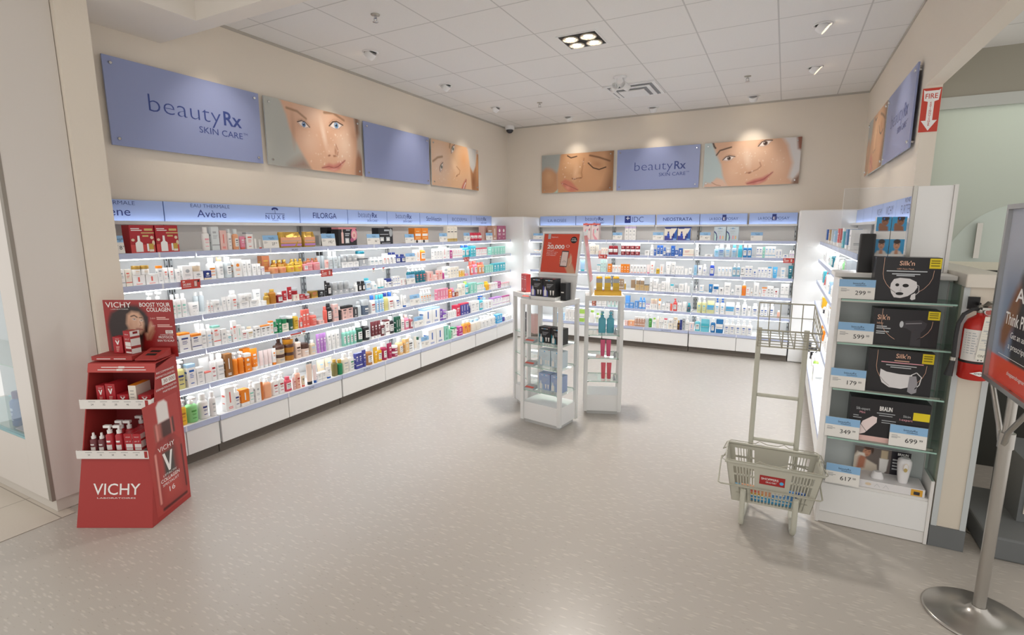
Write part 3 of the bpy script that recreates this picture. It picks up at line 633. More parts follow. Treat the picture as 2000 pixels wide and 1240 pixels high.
    ('L3', 1.917, 0.056, 0.194, 2, 'pump_bottle', 'teal', 'white', 'white', 'round teal bottle with white pump', 0, 1, 0.0),
    ('L3', 2.068, 0.038, 0.165, 3, 'bottle', 'white', 'white', 'mint', 'white bottle with mint label', 0, 1, 0.0),
    ('L3', 2.194, 0.086, 0.094, 1, 'tube', 'white', 'white', 'grey', 'wide white cream tube', 0, 1, 0.0),
    ('L3', 2.311, 0.04, 0.149, 2, 'bottle', 'greyc', 'white', '-', 'clear grey bottle with white cap', 1, 1, 0.0),
    ('L3', 2.324, 0.022, 0.095, 2, 'bottle', 'white', 'white', 'coral', 'small white bottle', 0, 1, 0.0),
    ('L3', 2.37, 0.069, 0.041, 1, 'carton', 'white', '-', 'grey', 'low white carton under jar', 0, 1, 0.0),
    ('L3', 2.373, 0.058, 0.047, 1, 'jar', 'white', 'white', 'grey', 'white jar on low carton', 0, 1, 0.041),
    ('L3', 2.441, 0.036, 0.107, 2, 'tube', 'white', 'white', 'grey', 'slim white tube', 0, 1, 0.0),
    ('L3', 2.516, 0.06, 0.145, 1, 'bottle', 'white', 'white', 'coral', 'tall white bottle beside slim tubes', 0, 1, 0.0),
    ('L3', 2.583, 0.084, 0.053, 2, 'carton', 'white', '-', 'grey', 'low white carton', 0, 1, 0.0),
    ('L3', 2.592, 0.056, 0.058, 2, 'jar', 'white', 'white', 'grey', 'white jar on low cartons', 0, 1, 0.053),
    ('L3', 2.806, 0.078, 0.119, 1, 'tube', 'white', 'white', 'grey', 'tall white tube at gold bottles', 1, 1, 0.0),
    ('L3', 2.79, 0.043, 0.037, 1, 'jar', 'white', 'white', '-', 'small plain white jar', 0, 1, 0.0),
    ('L3', 2.815, 0.049, 0.096, 1, 'bottle', 'gold', 'gold', 'amber', 'gold perfume bottle', 0, 1, 0.0),
    ('L3', 2.867, 0.065, 0.12, 1, 'bottle', 'amber', 'gold', '-', 'amber perfume bottle with gold cap', 0, 1, 0.0),
    ('L3', 2.935, 0.059, 0.083, 1, 'bottle', 'darkred', 'white', 'white', 'dark red bottle with white cap', 0, 1, 0.0),
    ('L3', 2.983, 0.051, 0.096, 1, 'tube', 'red', 'white', 'white', 'red tube with white cap', 0, 1, 0.0),
    ('L3', 3.036, 0.048, 0.124, 1, 'tube', 'red', 'white', 'white', 'taller red tube with white cap', 0, 1, 0.0),
    ('L3', 3.086, 0.066, 0.053, 1, 'carton', 'ivory', '-', 'rose', 'ivory carton under red jar', 0, 1, 0.0),
    ('L3', 3.091, 0.056, 0.053, 1, 'jar', 'red', 'silver', '-', 'red jar on ivory carton', 0, 1, 0.053),
    ('L3', 3.155, 0.063, 0.045, 1, 'carton', 'red', '-', 'white', 'small red carton', 0, 1, 0.0),
    ('L3', 3.222, 0.061, 0.044, 1, 'jar', 'red', 'silver', 'white', 'red jar with silver lid', 0, 1, 0.0),
    ('L3', 3.285, 0.075, 0.062, 1, 'carton', 'bronze', 'gold', 'coral', 'bronze carton with gold cap', 0, 1, 0.0),
    ('L3', 3.362, 0.079, 0.06, 1, 'carton', 'black', '-', 'silver', 'black carton beside bronze carton', 0, 1, 0.0),
    ('L3', 3.445, 0.027, 0.142, 1, 'tube', 'black', 'black', 'white', 'slim black tube', 0, 1, 0.0),
    ('L3', 3.475, 0.055, 0.122, 1, 'bottle', 'black', 'black', 'white', 'black bottle with black cap', 0, 1, 0.0),
    ('L3', 3.533, 0.074, 0.045, 4, 'carton', 'grey', '-', 'white', 'square grey carton', 0, 1, 0.0),
    ('L3', 3.543, 0.075, 0.073, 3, 'jar', 'silver', 'silver', 'grey', 'silver jar on grey cartons', 0, 1, 0.045),
    ('L3', 3.834, 0.044, 0.088, 1, 'bottle', 'white', 'white', '-', 'white bottle beside grey cartons', 0, 1, 0.0),
    ('L3', 3.88, 0.054, 0.097, 2, 'bottle', 'black', 'black', 'white', 'matte black bottle', 0, 1, 0.0),
    ('L3', 3.99, 0.091, 0.119, 1, 'bottle', 'palebl', 'turq', 'white', 'pale blue bottle with turquoise cap', 0, 1, 0.0),
    ('L3', 4.084, 0.076, 0.077, 1, 'bottle', 'white', 'white', 'turq', 'white bottle with turquoise foot', 0, 1, 0.0),
    ('L3', 4.164, 0.05, 0.103, 2, 'tube', 'white', 'turq', '-', 'white tube with turquoise cap', 0, 1, 0.0),
    ('L3', 4.269, 0.045, 0.075, 1, 'bottle', 'white', 'white', 'navy', 'white bottle with navy label', 0, 1, 0.0),
    ('L3', 4.316, 0.079, 0.089, 1, 'jar', 'white', 'navy', 'navy', 'white jar with navy band', 0, 1, 0.0),
    ('L3', 4.4, 0.038, 0.106, 3, 'carton', 'white', '-', 'blue', 'white carton with blue print', 0, 1, 0.0),
    ('L3', 4.518, 0.055, 0.071, 2, 'carton', 'white', '-', 'red', 'white carton with red print', 0, 1, 0.0),
    ('L3', 4.678, 0.066, 0.191, 5, 'pump_bottle', 'teal', 'white', 'coral', 'teal mist bottle with white top', 0, 1, 0.0),
    ('L3', 5.019, 0.12, 0.112, 1, 'carton', 'palepink', '-', 'coral', 'pale pink carton beside teal bottles', 0, 1, 0.0),
    ('L3', 5.146, 0.108, 0.064, 1, 'jar', 'palepink', 'palepink', 'white', 'pale pink jar', 0, 1, 0.0),
    ('L3', 5.258, 0.073, 0.114, 1, 'carton', 'palepink', '-', 'coral', 'slim pale pink carton', 0, 1, 0.0),
    ('L3', 5.335, 0.057, 0.101, 1, 'bottle', 'magenta', 'white', '-', 'small magenta bottle', 0, 1, 0.0),
    ('L3', 5.406, 0.089, 0.032, 1, 'jar', 'white', 'white', '-', 'tiny white jar', 0, 1, 0.0),
    ('L3', 5.51, 0.181, 0.14, 1, 'carton', 'white', '-', 'grey', 'white carton behind tiny jar', 1, 1, 0.0),
    ('L3', 5.51, 0.064, 0.135, 3, 'carton', 'ivory', '-', 'grey', 'tall ivory carton', 0, 1, 0.0),
    ('L3', 5.709, 0.067, 0.096, 2, 'carton', 'yellow', 'white', 'white', 'yellow and white carton', 0, 1, 0.0),
    ('L3', 5.851, 0.086, 0.028, 1, 'carton', 'pink', '-', 'white', 'short pink carton', 0, 1, 0.0),
    ('L3', 5.943, 0.054, 0.121, 1, 'bottle', 'greyc', 'white', '-', 'small clear bottle', 0, 1, 0.0),
    ('L3', 6.004, 0.079, 0.179, 1, 'bottle', 'coral', 'coral', 'white', 'coral bottle with coral cap', 0, 1, 0.0),
    ('L3', 6.09, 0.116, 0.182, 1, 'bottle', 'pink', 'coral', 'white', 'big pink bottle with coral cap', 0, 1, 0.0),
    ('L3', 6.213, 0.084, 0.156, 2, 'bottle', 'peachgold', 'coral', 'white', 'peach bottle with coral cap', 0, 1, 0.0),
    ('L3', 6.388, 0.058, 0.106, 4, 'carton', 'mint', '-', 'white', 'slim pale mint carton', 0, 1, 0.0),
    ('L3', 6.63, 0.091, 0.118, 4, 'carton', 'turq', '-', 'white', 'slim turquoise carton', 0, 1, 0.0),
    ('L4', 2.052, 0.041, 0.156, 1, 'bottle', 'white', 'white', 'navy', 'white bottle beside red poster', 0, 1, 0.0),
    ('L4', 2.096, 0.082, 0.135, 1, 'carton', 'white', 'orange', 'navy', 'wide white carton with orange top', 0, 1, 0.0),
    ('L4', 2.183, 0.074, 0.114, 1, 'carton', 'white', 'orange', 'navy', 'white carton with thin orange top', 0, 1, 0.0),
    ('L4', 2.259, 0.04, 0.179, 1, 'bottle', 'white', 'white', 'grey', 'white bottle with rounded cap', 0, 1, 0.0),
    ('L4', 2.301, 0.042, 0.166, 1, 'bottle', 'white', 'white', 'palebl', 'white bottle with pale blue label', 0, 1, 0.0),
    ('L4', 2.293, 0.045, 0.165, 1, 'tube', 'white', 'white', '-', 'tall white tube behind cartons', 1, 1, 0.0),
    ('L4', 2.348, 0.057, 0.149, 1, 'carton', 'white', 'mint', 'coral', 'white carton with mint top', 0, 1, 0.0),
    ('L4', 2.407, 0.045, 0.115, 1, 'carton', 'white', '-', 'grey', 'blank white carton', 0, 1, 0.0),
    ('L4', 2.455, 0.045, 0.094, 1, 'bottle', 'white', 'white', 'turq', 'small dropper bottle with turquoise label', 0, 1, 0.0),
    ('L4', 2.502, 0.036, 0.164, 1, 'carton', 'white', '-', 'coral', 'tall narrow white carton', 0, 1, 0.0),
    ('L4', 2.54, 0.038, 0.124, 1, 'carton', 'white', '-', 'mint', 'narrow white carton with mint foot', 0, 1, 0.0),
    ('L4', 2.58, 0.049, 0.101, 1, 'bottle', 'white', 'white', 'red', 'white bottle with red label', 0, 1, 0.0),
    ('L4', 2.631, 0.06, 0.092, 1, 'bottle', 'white', 'beige', 'gold', 'white bottle with gold oval', 0, 1, 0.0),
    ('L4', 2.7, 0.044, 0.087, 1, 'carton', 'white', '-', 'dark', 'white speckled carton', 0, 1, 0.0),
    ('L4', 2.747, 0.045, 0.086, 2, 'carton', 'white', 'orange', 'dark', 'white carton with orange lid', 0, 1, 0.0),
    ('L4', 2.833, 0.035, 0.11, 1, 'carton', 'white', 'orange', 'orange', 'slim white carton with orange top', 0, 1, 0.0),
    ('L4', 2.87, 0.043, 0.098, 1, 'bottle', 'green', 'green', 'white', 'green bottle', 0, 1, 0.0),
    ('L4', 2.914, 0.035, 0.115, 1, 'carton', 'green', '-', 'white', 'green carton', 0, 1, 0.0),
    ('L4', 2.951, 0.068, 0.069, 1, 'carton', 'ivory', '-', 'green', 'ivory carton under green jar', 0, 1, 0.0),
    ('L4', 2.956, 0.057, 0.063, 1, 'jar', 'green', 'silver', '-', 'green jar with silver lid', 0, 1, 0.069),
    ('L4', 3.022, 0.054, 0.065, 1, 'jar', 'darkgreen', 'darkgreen', 'white', 'dark green jar', 0, 1, 0.0),
    ('L4', 3.02, 0.057, 0.058, 1, 'jar', 'darkgreen', 'white', '-', 'dark green jar with white lid', 0, 1, 0.065),
    ('L4', 3.078, 0.057, 0.14, 1, 'bottle', 'oil', 'clear', 'amber', 'golden oil bottle with clear cap', 0, 1, 0.0),
    ('L4', 3.138, 0.031, 0.093, 1, 'bottle', 'coral', 'coral', 'white', 'small coral bottle', 0, 1, 0.0),
    ('L4', 3.172, 0.036, 0.159, 2, 'carton', 'coral', '-', 'white', 'coral carton', 0, 1, 0.0),
    ('L4', 3.256, 0.095, 0.119, 1, 'bottle', 'coral', 'silver', 'palepink', 'square coral perfume bottle', 0, 1, 0.0),
    ('L4', 3.352, 0.063, 0.033, 1, 'carton', 'palepink', '-', 'grey', 'low blush carton', 0, 1, 0.0),
    ('L4', 3.42, 0.041, 0.155, 1, 'bottle', 'coral', 'coral', '-', 'tall slim coral bottle', 0, 1, 0.0),
    ('L4', 3.464, 0.066, 0.176, 1, 'bottle', 'black', 'black', 'white', 'black bottle with grey print', 0, 1, 0.0),
    ('L4', 3.533, 0.057, 0.163, 1, 'carton', 'palepink', '-', 'grey', 'tall blush carton', 0, 1, 0.0),
    ('L4', 3.593, 0.041, 0.133, 1, 'bottle', 'black', 'white', '-', 'slim black bottle with white cap', 0, 1, 0.0),
    ('L4', 3.638, 0.073, 0.127, 2, 'carton', 'palepink', 'black', 'black', 'blush carton with black top', 0, 1, 0.0),
    ('L4', 3.787, 0.062, 0.099, 1, 'carton', 'dark', '-', 'white', 'charcoal carton', 0, 1, 0.0),
    ('L4', 3.853, 0.065, 0.147, 1, 'bottle', 'greyc', 'silver', '-', 'tall clear bottle with silver cap', 0, 1, 0.0),
    ('L4', 3.929, 0.105, 0.156, 1, 'jar', 'slate', 'silver', 'white', 'slate jar with silver lid', 0, 1, 0.0),
    ('L4', 4.05, 0.073, 0.186, 1, 'bottle', 'white', 'blue', 'red', 'white bottle with blue cap', 0, 1, 0.0),
    ('L4', 4.127, 0.041, 0.183, 3, 'bottle', 'palebl', 'turq', 'white', 'pale blue bottle', 0, 1, 0.0),
    ('L4', 4.253, 0.074, 0.19, 1, 'bottle', 'paleyel', 'navy', '-', 'pale yellow bottle with navy cap', 0, 1, 0.0),
    ('L4', 4.33, 0.087, 0.191, 1, 'bottle', 'white', 'blue', 'red', 'white bottle with red and blue bands', 0, 1, 0.0),
    ('L4', 4.423, 0.099, 0.19, 1, 'pump_bottle', 'white', 'white', 'blue', 'white pump bottle with blue band', 0, 1, 0.0),
    ('L4', 4.523, 0.038, 0.144, 1, 'tube', 'white', 'white', '-', 'plain white tube beside pump bottle', 0, 1, 0.0),
    ('L4', 4.566, 0.061, 0.129, 1, 'tube', 'white', 'blue', 'grey', 'white tube with blue cap', 0, 1, 0.0),
    ('L4', 4.888, 0.052, 0.172, 4, 'pump_bottle', 'clear', 'white', 'orange', 'clear bottle with orange base', 0, 1, 0.0),
    ('L4', 5.213, 0.06, 0.133, 4, 'carton', 'pink', '-', 'white', 'pink carton', 0, 1, 0.0),
    ('L4', 5.456, 0.076, 0.103, 1, 'carton', 'orange', '-', 'white', 'small orange carton', 0, 1, 0.0),
    ('L4', 5.537, 0.082, 0.117, 1, 'bottle', 'mauve', 'pink', 'white', 'mauve bottle', 0, 1, 0.0),
    ('L4', 5.624, 0.056, 0.053, 1, 'carton', 'copper', '-', 'white', 'short copper carton', 0, 1, 0.0),
    ('L4', 5.686, 0.064, 0.091, 1, 'carton', 'ivory', '-', 'grey', 'ivory carton', 0, 1, 0.0),
    ('L4', 5.755, 0.09, 0.152, 1, 'carton', 'ivory', '-', 'grey', 'tall ivory carton', 0, 1, 0.0),
    ('L4', 5.859, 0.106, 0.171, 1, 'bottle', 'turq', 'lime', 'white', 'turquoise bottle with lime cap', 0, 1, 0.0),
    ('L4', 5.973, 0.087, 0.142, 2, 'carton', 'mint', '-', 'white', 'mint carton', 0, 1, 0.0),
    ('L4', 6.153, 0.065, 0.119, 3, 'carton', 'white', 'mint', 'mint', 'white carton with mint edge', 0, 1, 0.0),
    ('L4', 6.354, 0.058, 0.053, 1, 'bottle', 'palebl', 'white', '-', 'small pale blue bottle', 0, 1, 0.0),
    ('L4', 6.418, 0.106, 0.122, 1, 'bottle', 'yellow', 'yellow', 'orange', 'yellow bottle', 0, 1, 0.0),
    ('L4', 6.54, 0.069, 0.091, 3, 'carton', 'white', '-', 'rose', 'white carton with rose print', 0, 1, 0.0),
    ('L4', 6.753, 0.098, 0.093, 1, 'carton', 'magenta', '-', 'white', 'magenta carton', 0, 1, 0.0),
    ('L4', 6.857, 0.077, 0.063, 5, 'carton', 'white', 'pinkl', 'rose', 'white carton with pink top', 0, 1, 0.0),
    ('L5', 2.054, 0.068, 0.207, 1, 'pump_bottle', 'paleyel', 'white', 'navy', 'pale yellow bottle beside red display', 0, 1, 0.0),
    ('L5', 2.127, 0.063, 0.167, 1, 'carton', 'white', 'palebl', 'blue', 'white carton with pale blue top', 0, 1, 0.0),
    ('L5', 2.195, 0.057, 0.127, 1, 'carton', 'white', '-', 'grey', 'short white carton', 0, 1, 0.0),
    ('L5', 2.254, 0.05, 0.082, 1, 'carton', 'white', 'coral', '-', 'short white carton with coral top', 0, 1, 0.0),
    ('L5', 2.302, 0.086, 0.16, 1, 'tube', 'white', 'white', '-', 'big white tube behind short cartons', 1, 1, 0.0),
    ('L5', 2.306, 0.046, 0.203, 1, 'bottle', 'white', 'white', 'red', 'white bottle with red dot', 0, 1, 0.0),
    ('L5', 2.354, 0.064, 0.196, 1, 'bottle', 'white', 'white', 'grey', 'white bottle with domed cap', 0, 1, 0.0),
    ('L5', 2.42, 0.058, 0.183, 1, 'carton', 'brown', '-', 'white', 'tall brown carton', 0, 1, 0.0),
    ('L5', 2.48, 0.05, 0.177, 2, 'pump_bottle', 'orange', 'white', '-', 'orange spray bottle with white top', 0, 1, 0.0),
    ('L5', 2.582, 0.059, 0.15, 1, 'carton', 'orange', 'white', 'white', 'orange carton with white foot', 0, 1, 0.0),
    ('L5', 2.643, 0.068, 0.176, 1, 'tube', 'orange', 'white', 'white', 'orange tube with white cap', 0, 1, 0.0),
    ('L5', 2.658, 0.067, 0.162, 1, 'carton', 'orange', 'white', '-', 'taller orange carton behind', 1, 1, 0.0),
    ('L5', 2.716, 0.041, 0.145, 3, 'tube', 'pinkw', 'white', '-', 'pinkish white tube', 0, 1, 0.0),
    ('L5', 2.838, 0.043, 0.142, 1, 'tube', 'white', 'orange', 'orange', 'white tube with orange cap', 0, 1, 0.0),
    ('L5', 2.884, 0.098, 0.073, 1, 'jar', 'beige', 'brownd', 'beige', 'beige jar with brown lid', 0, 2, 0.0),
    ('L5', 2.993, 0.054, 0.184, 1, 'bottle', 'brownd', 'brownd', '-', 'dark brown bottle behind jars', 1, 1, 0.0),
    ('L5', 2.984, 0.097, 0.071, 1, 'jar', 'amber', 'brownd', '-', 'amber jar with brown lid', 0, 3, 0.0),
    ('L5', 3.083, 0.062, 0.208, 1, 'pump_bottle', 'beigep', 'black', 'brownd', 'beige pump bottle with black pump', 0, 1, 0.0),
    ('L5', 3.151, 0.091, 0.115, 1, 'jar', 'beigep', 'brownd', 'white', 'large beige jar with brown lid', 0, 1, 0.0),
    ('L5', 3.245, 0.062, 0.131, 1, 'bottle', 'beige', 'white', 'palebl', 'beige bottle with white cap', 0, 1, 0.0),
    ('L5', 3.312, 0.039, 0.178, 3, 'tube', 'lilac', 'lilac', 'white', 'lilac tube', 0, 1, 0.0),
    ('L5', 3.439, 0.053, 0.184, 3, 'tube', 'white', 'white', 'grey', 'white tube beside lilac tubes', 0, 1, 0.0),
    ('L5', 3.636, 0.047, 0.171, 4, 'bottle', 'mint', 'white', 'white', 'mint bottle with white cap', 0, 1, 0.0),
    ('L5', 3.826, 0.102, 0.194, 1, 'bottle', 'darkgreen', 'white', 'white', 'dark green bottle with white label', 0, 1, 0.0),
    ('L5', 3.931, 0.094, 0.195, 1, 'bottle', 'black', 'white', 'white', 'black bottle with white label', 0, 1, 0.0),
    ('L5', 4.028, 0.052, 0.178, 3, 'tube', 'maroon', 'white', 'white', 'maroon tube with white label', 0, 1, 0.0),
    ('L5', 4.19, 0.058, 0.145, 1, 'bottle', 'maroon', 'white', 'white', 'dark maroon bottle', 0, 1, 0.0),
    ('L5', 4.251, 0.068, 0.164, 1, 'carton', 'white', 'maroon', 'maroon', 'white carton with maroon panels', 0, 1, 0.0),
    ('L5', 4.323, 0.089, 0.19, 1, 'bottle', 'black', 'white', 'white', 'tall black bottle with white label', 0, 1, 0.0),
    ('L5', 4.416, 0.044, 0.174, 2, 'carton', 'darkgreen', '-', 'white', 'dark green carton', 0, 1, 0.0),
    ('L5', 4.51, 0.075, 0.191, 1, 'bottle', 'pinkw', 'white', 'white', 'pale pink bottle with white cap', 0, 1, 0.0),
    ('L5', 4.589, 0.081, 0.168, 1, 'bottle', 'pink', 'palepink', 'white', 'pink bottle', 0, 1, 0.0),
    ('L5', 4.674, 0.062, 0.153, 1, 'pump_bottle', 'maroonp', 'white', 'white', 'rose pump bottle with white pump', 0, 1, 0.0),
    ('L5', 4.931, 0.164, 0.187, 2, 'carton', 'white', 'palebl', 'blue', 'big white carton with blue stripe', 0, 1, 0.0),
    ('L5', 5.261, 0.058, 0.146, 1, 'carton', 'purple', '-', 'white', 'purple carton', 0, 1, 0.0),
    ('L5', 5.324, 0.102, 0.122, 1, 'pump_bottle', 'purple', 'lilac', 'white', 'purple pump bottle', 0, 1, 0.0),
    ('L5', 5.434, 0.048, 0.091, 4, 'carton', 'white', '-', 'grey', 'short white carton beside purple bottle', 0, 1, 0.0),
    ('L5', 5.627, 0.098, 0.145, 1, 'carton', 'crimson', '-', 'white', 'crimson carton', 0, 1, 0.0),
    ('L5', 5.731, 0.068, 0.154, 3, 'carton', 'indigo', 'crimson', 'white', 'indigo carton with red foot', 0, 1, 0.0),
    ('L5', 5.946, 0.036, 0.092, 1, 'bottle', 'navy', 'navy', '-', 'small navy bottle', 0, 1, 0.0),
    ('L5', 5.987, 0.112, 0.147, 2, 'carton', 'white', '-', 'grey', 'large plain white carton', 0, 1, 0.0),
    ('L5', 6.217, 0.128, 0.202, 1, 'pump_bottle', 'turq', 'blue', 'white', 'turquoise bottle with blue pump', 0, 1, 0.0),
    ('L5', 6.351, 0.097, 0.161, 1, 'bottle', 'white', 'palebl', '-', 'white bottle with pale blue cap', 0, 1, 0.0),
    ('L5', 6.453, 0.114, 0.109, 1, 'carton', 'white', '-', 'brown', 'white carton with brown print', 0, 1, 0.0),
    ('L5', 6.591, 0.096, 0.131, 3, 'carton', 'white', 'lilac', 'lilac', 'white carton with lilac top', 0, 1, 0.0),
    ('L5', 6.885, 0.063, 0.125, 5, 'carton', 'white', 'magenta', 'magenta', 'white carton with magenta print', 0, 1, 0.0),
    ('L6', 2.002, 0.054, 0.184, 1, 'pump_bottle', 'yellow', 'white', 'amber', 'yellow gel pump bottle', 0, 1, 0.0),
    ('L6', 2.059, 0.083, 0.184, 1, 'pump_bottle', 'leaf', 'white', 'leafd', 'green gel pump bottle', 0, 1, 0.0),
    ('L6', 2.145, 0.073, 0.184, 1, 'bottle', 'white', 'white', 'navy', 'white bottle with navy label', 0, 1, 0.0),
    ('L6', 2.221, 0.049, 0.184, 1, 'bottle', 'white', 'white', 'grey', 'white bottle beside navy labelled one', 0, 1, 0.0),
    ('L6', 2.339, 0.075, 0.184, 1, 'carton', 'white', '-', 'coral', 'large white carton', 0, 1, 0.0),
    ('L6', 2.416, 0.049, 0.184, 1, 'pump_bottle', 'white', 'white', 'navy', 'white pump bottle with navy label', 0, 1, 0.0),
    ('L6', 2.467, 0.071, 0.132, 1, 'carton', 'orange', 'white', 'white', 'orange and white carton', 0, 1, 0.0),
    ('L6', 2.541, 0.045, 0.184, 1, 'pump_bottle', 'white', 'white', 'mint', 'white pump bottle with mint label', 0, 1, 0.0),
    ('L6', 2.589, 0.049, 0.156, 1, 'carton', 'white', '-', 'grey', 'white carton beside orange bottles', 0, 1, 0.0),
    ('L6', 2.64, 0.031, 0.183, 1, 'bottle', 'burnt', 'white', '-', 'burnt orange bottle', 0, 1, 0.0),
    ('L6', 2.673, 0.079, 0.184, 1, 'pump_bottle', 'peach', 'white', '-', 'peach pump bottle', 0, 1, 0.0),
    ('L6', 2.758, 0.061, 0.184, 2, 'pump_bottle', 'white', 'white', 'red', 'white pump bottle with red label', 0, 1, 0.0),
    ('L6', 2.884, 0.069, 0.125, 1, 'bottle', 'rosered', 'rosered', 'white', 'rose red bottle', 0, 1, 0.0),
    ('L6', 2.956, 0.027, 0.138, 1, 'bottle', 'palepink', 'white', 'red', 'pale pink bottle', 0, 1, 0.0),
    ('L6', 2.985, 0.057, 0.174, 1, 'bottle', 'peachp', 'white', 'red', 'tall peach bottle', 0, 1, 0.0),
    ('L6', 3.046, 0.042, 0.096, 1, 'tube', 'beige', 'coral', 'dark', 'short tube with coral top', 0, 1, 0.0),
    ('L6', 3.109, 0.065, 0.184, 1, 'tube', 'beigep', 'black', '-', 'beige tube with black cap', 0, 1, 0.0),
    ('L6', 3.177, 0.04, 0.165, 1, 'tube', 'pinkw', 'blue', '-', 'pale tube with blue cap', 0, 1, 0.0),
    ('L6', 3.22, 0.052, 0.08, 2, 'carton', 'white', '-', 'grey', 'low white carton', 0, 1, 0.0),
    ('L6', 3.33, 0.064, 0.109, 1, 'tube', 'white', 'blue', 'grey', 'white tube with blue cap', 0, 1, 0.0),
    ('L6', 3.347, 0.094, 0.152, 2, 'tube', 'beige', 'white', 'palebl', 'tall beige tube behind white tube', 1, 1, 0.0),
    ('L6', 3.416, 0.059, 0.159, 1, 'bottle', 'olive', 'gold', '-', 'olive bottle with gold cap', 0, 1, 0.0),
    ('L6', 3.478, 0.058, 0.146, 1, 'bottle', 'green', 'gold', '-', 'green bottle with gold cap', 0, 1, 0.0),
    ('L6', 3.539, 0.087, 0.184, 1, 'bottle', 'ivory', 'white', 'grey', 'ivory bottle with white cap', 0, 1, 0.0),
    ('L6', 3.63, 0.066, 0.184, 1, 'bottle', 'white', 'white', 'green', 'white bottle with green label', 0, 1, 0.0),
    ('L6', 3.704, 0.045, 0.156, 2, 'carton', 'indigo', '-', 'white', 'indigo carton with white label', 0, 1, 0.0),
    ('L6', 3.798, 0.057, 0.172, 1, 'tube', 'indigo', 'indigo', 'white', 'indigo tube', 0, 1, 0.0),
    ('L6', 3.858, 0.104, 0.184, 1, 'bottle', 'tan', 'white', 'white', 'tan bottle with white label', 0, 1, 0.0),
    ('L6', 3.963, 0.065, 0.165, 1, 'tube', 'yellow', 'yellow', 'white', 'yellow tube', 0, 1, 0.0),
    ('L6', 4.031, 0.065, 0.152, 1, 'bottle', 'yellow', 'white', 'white', 'small yellow bottle', 0, 1, 0.0),
    ('L6', 4.099, 0.08, 0.184, 1, 'bottle', 'raspberry', 'white', 'white', 'raspberry bottle with white label', 0, 1, 0.0),
    ('L6', 4.183, 0.08, 0.164, 1, 'tube', 'raspberry', 'raspberry', 'white', 'raspberry tube', 0, 1, 0.0),
    ('L6', 4.266, 0.092, 0.058, 1, 'jar', 'raspberry', 'white', 'white', 'raspberry jar with white lid', 0, 2, 0.0),
    ('L6', 4.361, 0.096, 0.184, 1, 'bottle', 'paleor', 'white', 'white', 'pale orange bottle', 0, 1, 0.0),
    ('L6', 4.461, 0.066, 0.162, 1, 'carton', 'paleor', '-', 'white', 'pale orange carton', 0, 1, 0.0),
    ('L6', 4.531, 0.093, 0.183, 1, 'bottle', 'white', 'white', 'dark', 'white bottle with dark sprig', 0, 1, 0.0),
    ('L6', 4.628, 0.054, 0.158, 1, 'tube', 'ivory', 'white', '-', 'ivory tube', 0, 1, 0.0),
    ('L6', 4.686, 0.052, 0.141, 1, 'bottle', 'white', 'darkgreen', 'grey', 'white bottle with dark green cap', 0, 1, 0.0),
    ('L6', 4.888, 0.163, 0.184, 2, 'carton', 'white', '-', 'blue', 'big white carton with blue stripe', 0, 1, 0.0),
    ('L6', 5.222, 0.092, 0.184, 1, 'carton', 'mint', '-', 'green', 'mint carton', 0, 1, 0.0),
    ('L6', 5.321, 0.083, 0.16, 1, 'bottle', 'mintg', 'white', '-', 'mint green bottle', 0, 1, 0.0),
    ('L6', 5.409, 0.086, 0.131, 1, 'carton', 'white', 'green', 'green', 'white carton with green foot', 0, 1, 0.0),
    ('L6', 5.546, 0.095, 0.115, 1, 'carton', 'magenta', '-', 'white', 'magenta carton', 0, 1, 0.0),
    ('L6', 5.691, 0.089, 0.172, 2, 'bottle', 'orangel', 'white', 'crimson', 'orange bottle with white cap', 0, 1, 0.0),
    ('L6', 5.874, 0.124, 0.154, 2, 'bottle', 'ivory', 'palebl', '-', 'ivory bottle with pale blue cap', 0, 1, 0.0),
    ('L6', 6.134, 0.102, 0.163, 2, 'pump_bottle', 'white', 'white', 'grey', 'white pump bottle', 0, 1, 0.0),
    ('L6', 6.354, 0.1, 0.174, 2, 'pump_bottle', 'white', 'white', 'grey', 'taller white pump bottle', 0, 1, 0.0),
    ('L6', 6.564, 0.084, 0.127, 2, 'carton', 'sky', '-', 'white', 'sky blue carton', 0, 1, 0.0),
    ('L6', 6.76, 0.079, 0.08, 1, 'bottle', 'indigo', 'white', '-', 'slim indigo bottle', 0, 1, 0.0),
    ('L6', 6.846, 0.064, 0.092, 3, 'bottle', 'white', 'white', 'grey', 'white bottle at the corner', 0, 1, 0.0),
    ('B1', -2.655, 0.125, 0.235, 2, 'carton', 'pinkw', 'coral', 'rose', 'tall pale pink hanging carton', 0, 1, 0.0),
    ('B1', -2.023, 0.053, 0.189, 3, 'carton', 'white', 'palelil', 'grey', 'slim white carton with lilac top', 0, 1, 0.0),
    ('B1', -1.472, 0.176, 0.179, 2, 'carton', 'ivory', 'navy', 'navy', 'ivory carton with blue print', 0, 1, 0.0),
    ('B1', -0.834, 0.154, 0.179, 2, 'carton', 'iceblue', '-', 'grey', 'ice blue carton', 0, 1, 0.0),
    ('B2', -3.466, 0.05, 0.053, 3, 'bottle', 'white', 'peach', 'palebl', 'tiny pastel bottle', 0, 1, 0.0),
    ('B2', -2.624, 0.038, 0.14, 2, 'carton', 'white', '-', 'blue', 'white carton beside poster frame', 0, 1, 0.0),
    ('B2', -2.537, 0.038, 0.155, 2, 'carton', 'ivory', '-', 'grey', 'slim ivory carton', 0, 1, 0.0),
    ('B2', -2.453, 0.044, 0.136, 1, 'carton', 'ivory', '-', 'grey', 'ivory carton', 0, 1, 0.0),
    ('B2', -2.406, 0.034, 0.073, 1, 'bottle', 'palepink', 'white', '-', 'small pale pink bottle', 0, 1, 0.0),
    ('B2', -2.368, 0.034, 0.101, 3, 'tube', 'ivory', 'white', 'coral', 'ivory tube', 0, 1, 0.0),
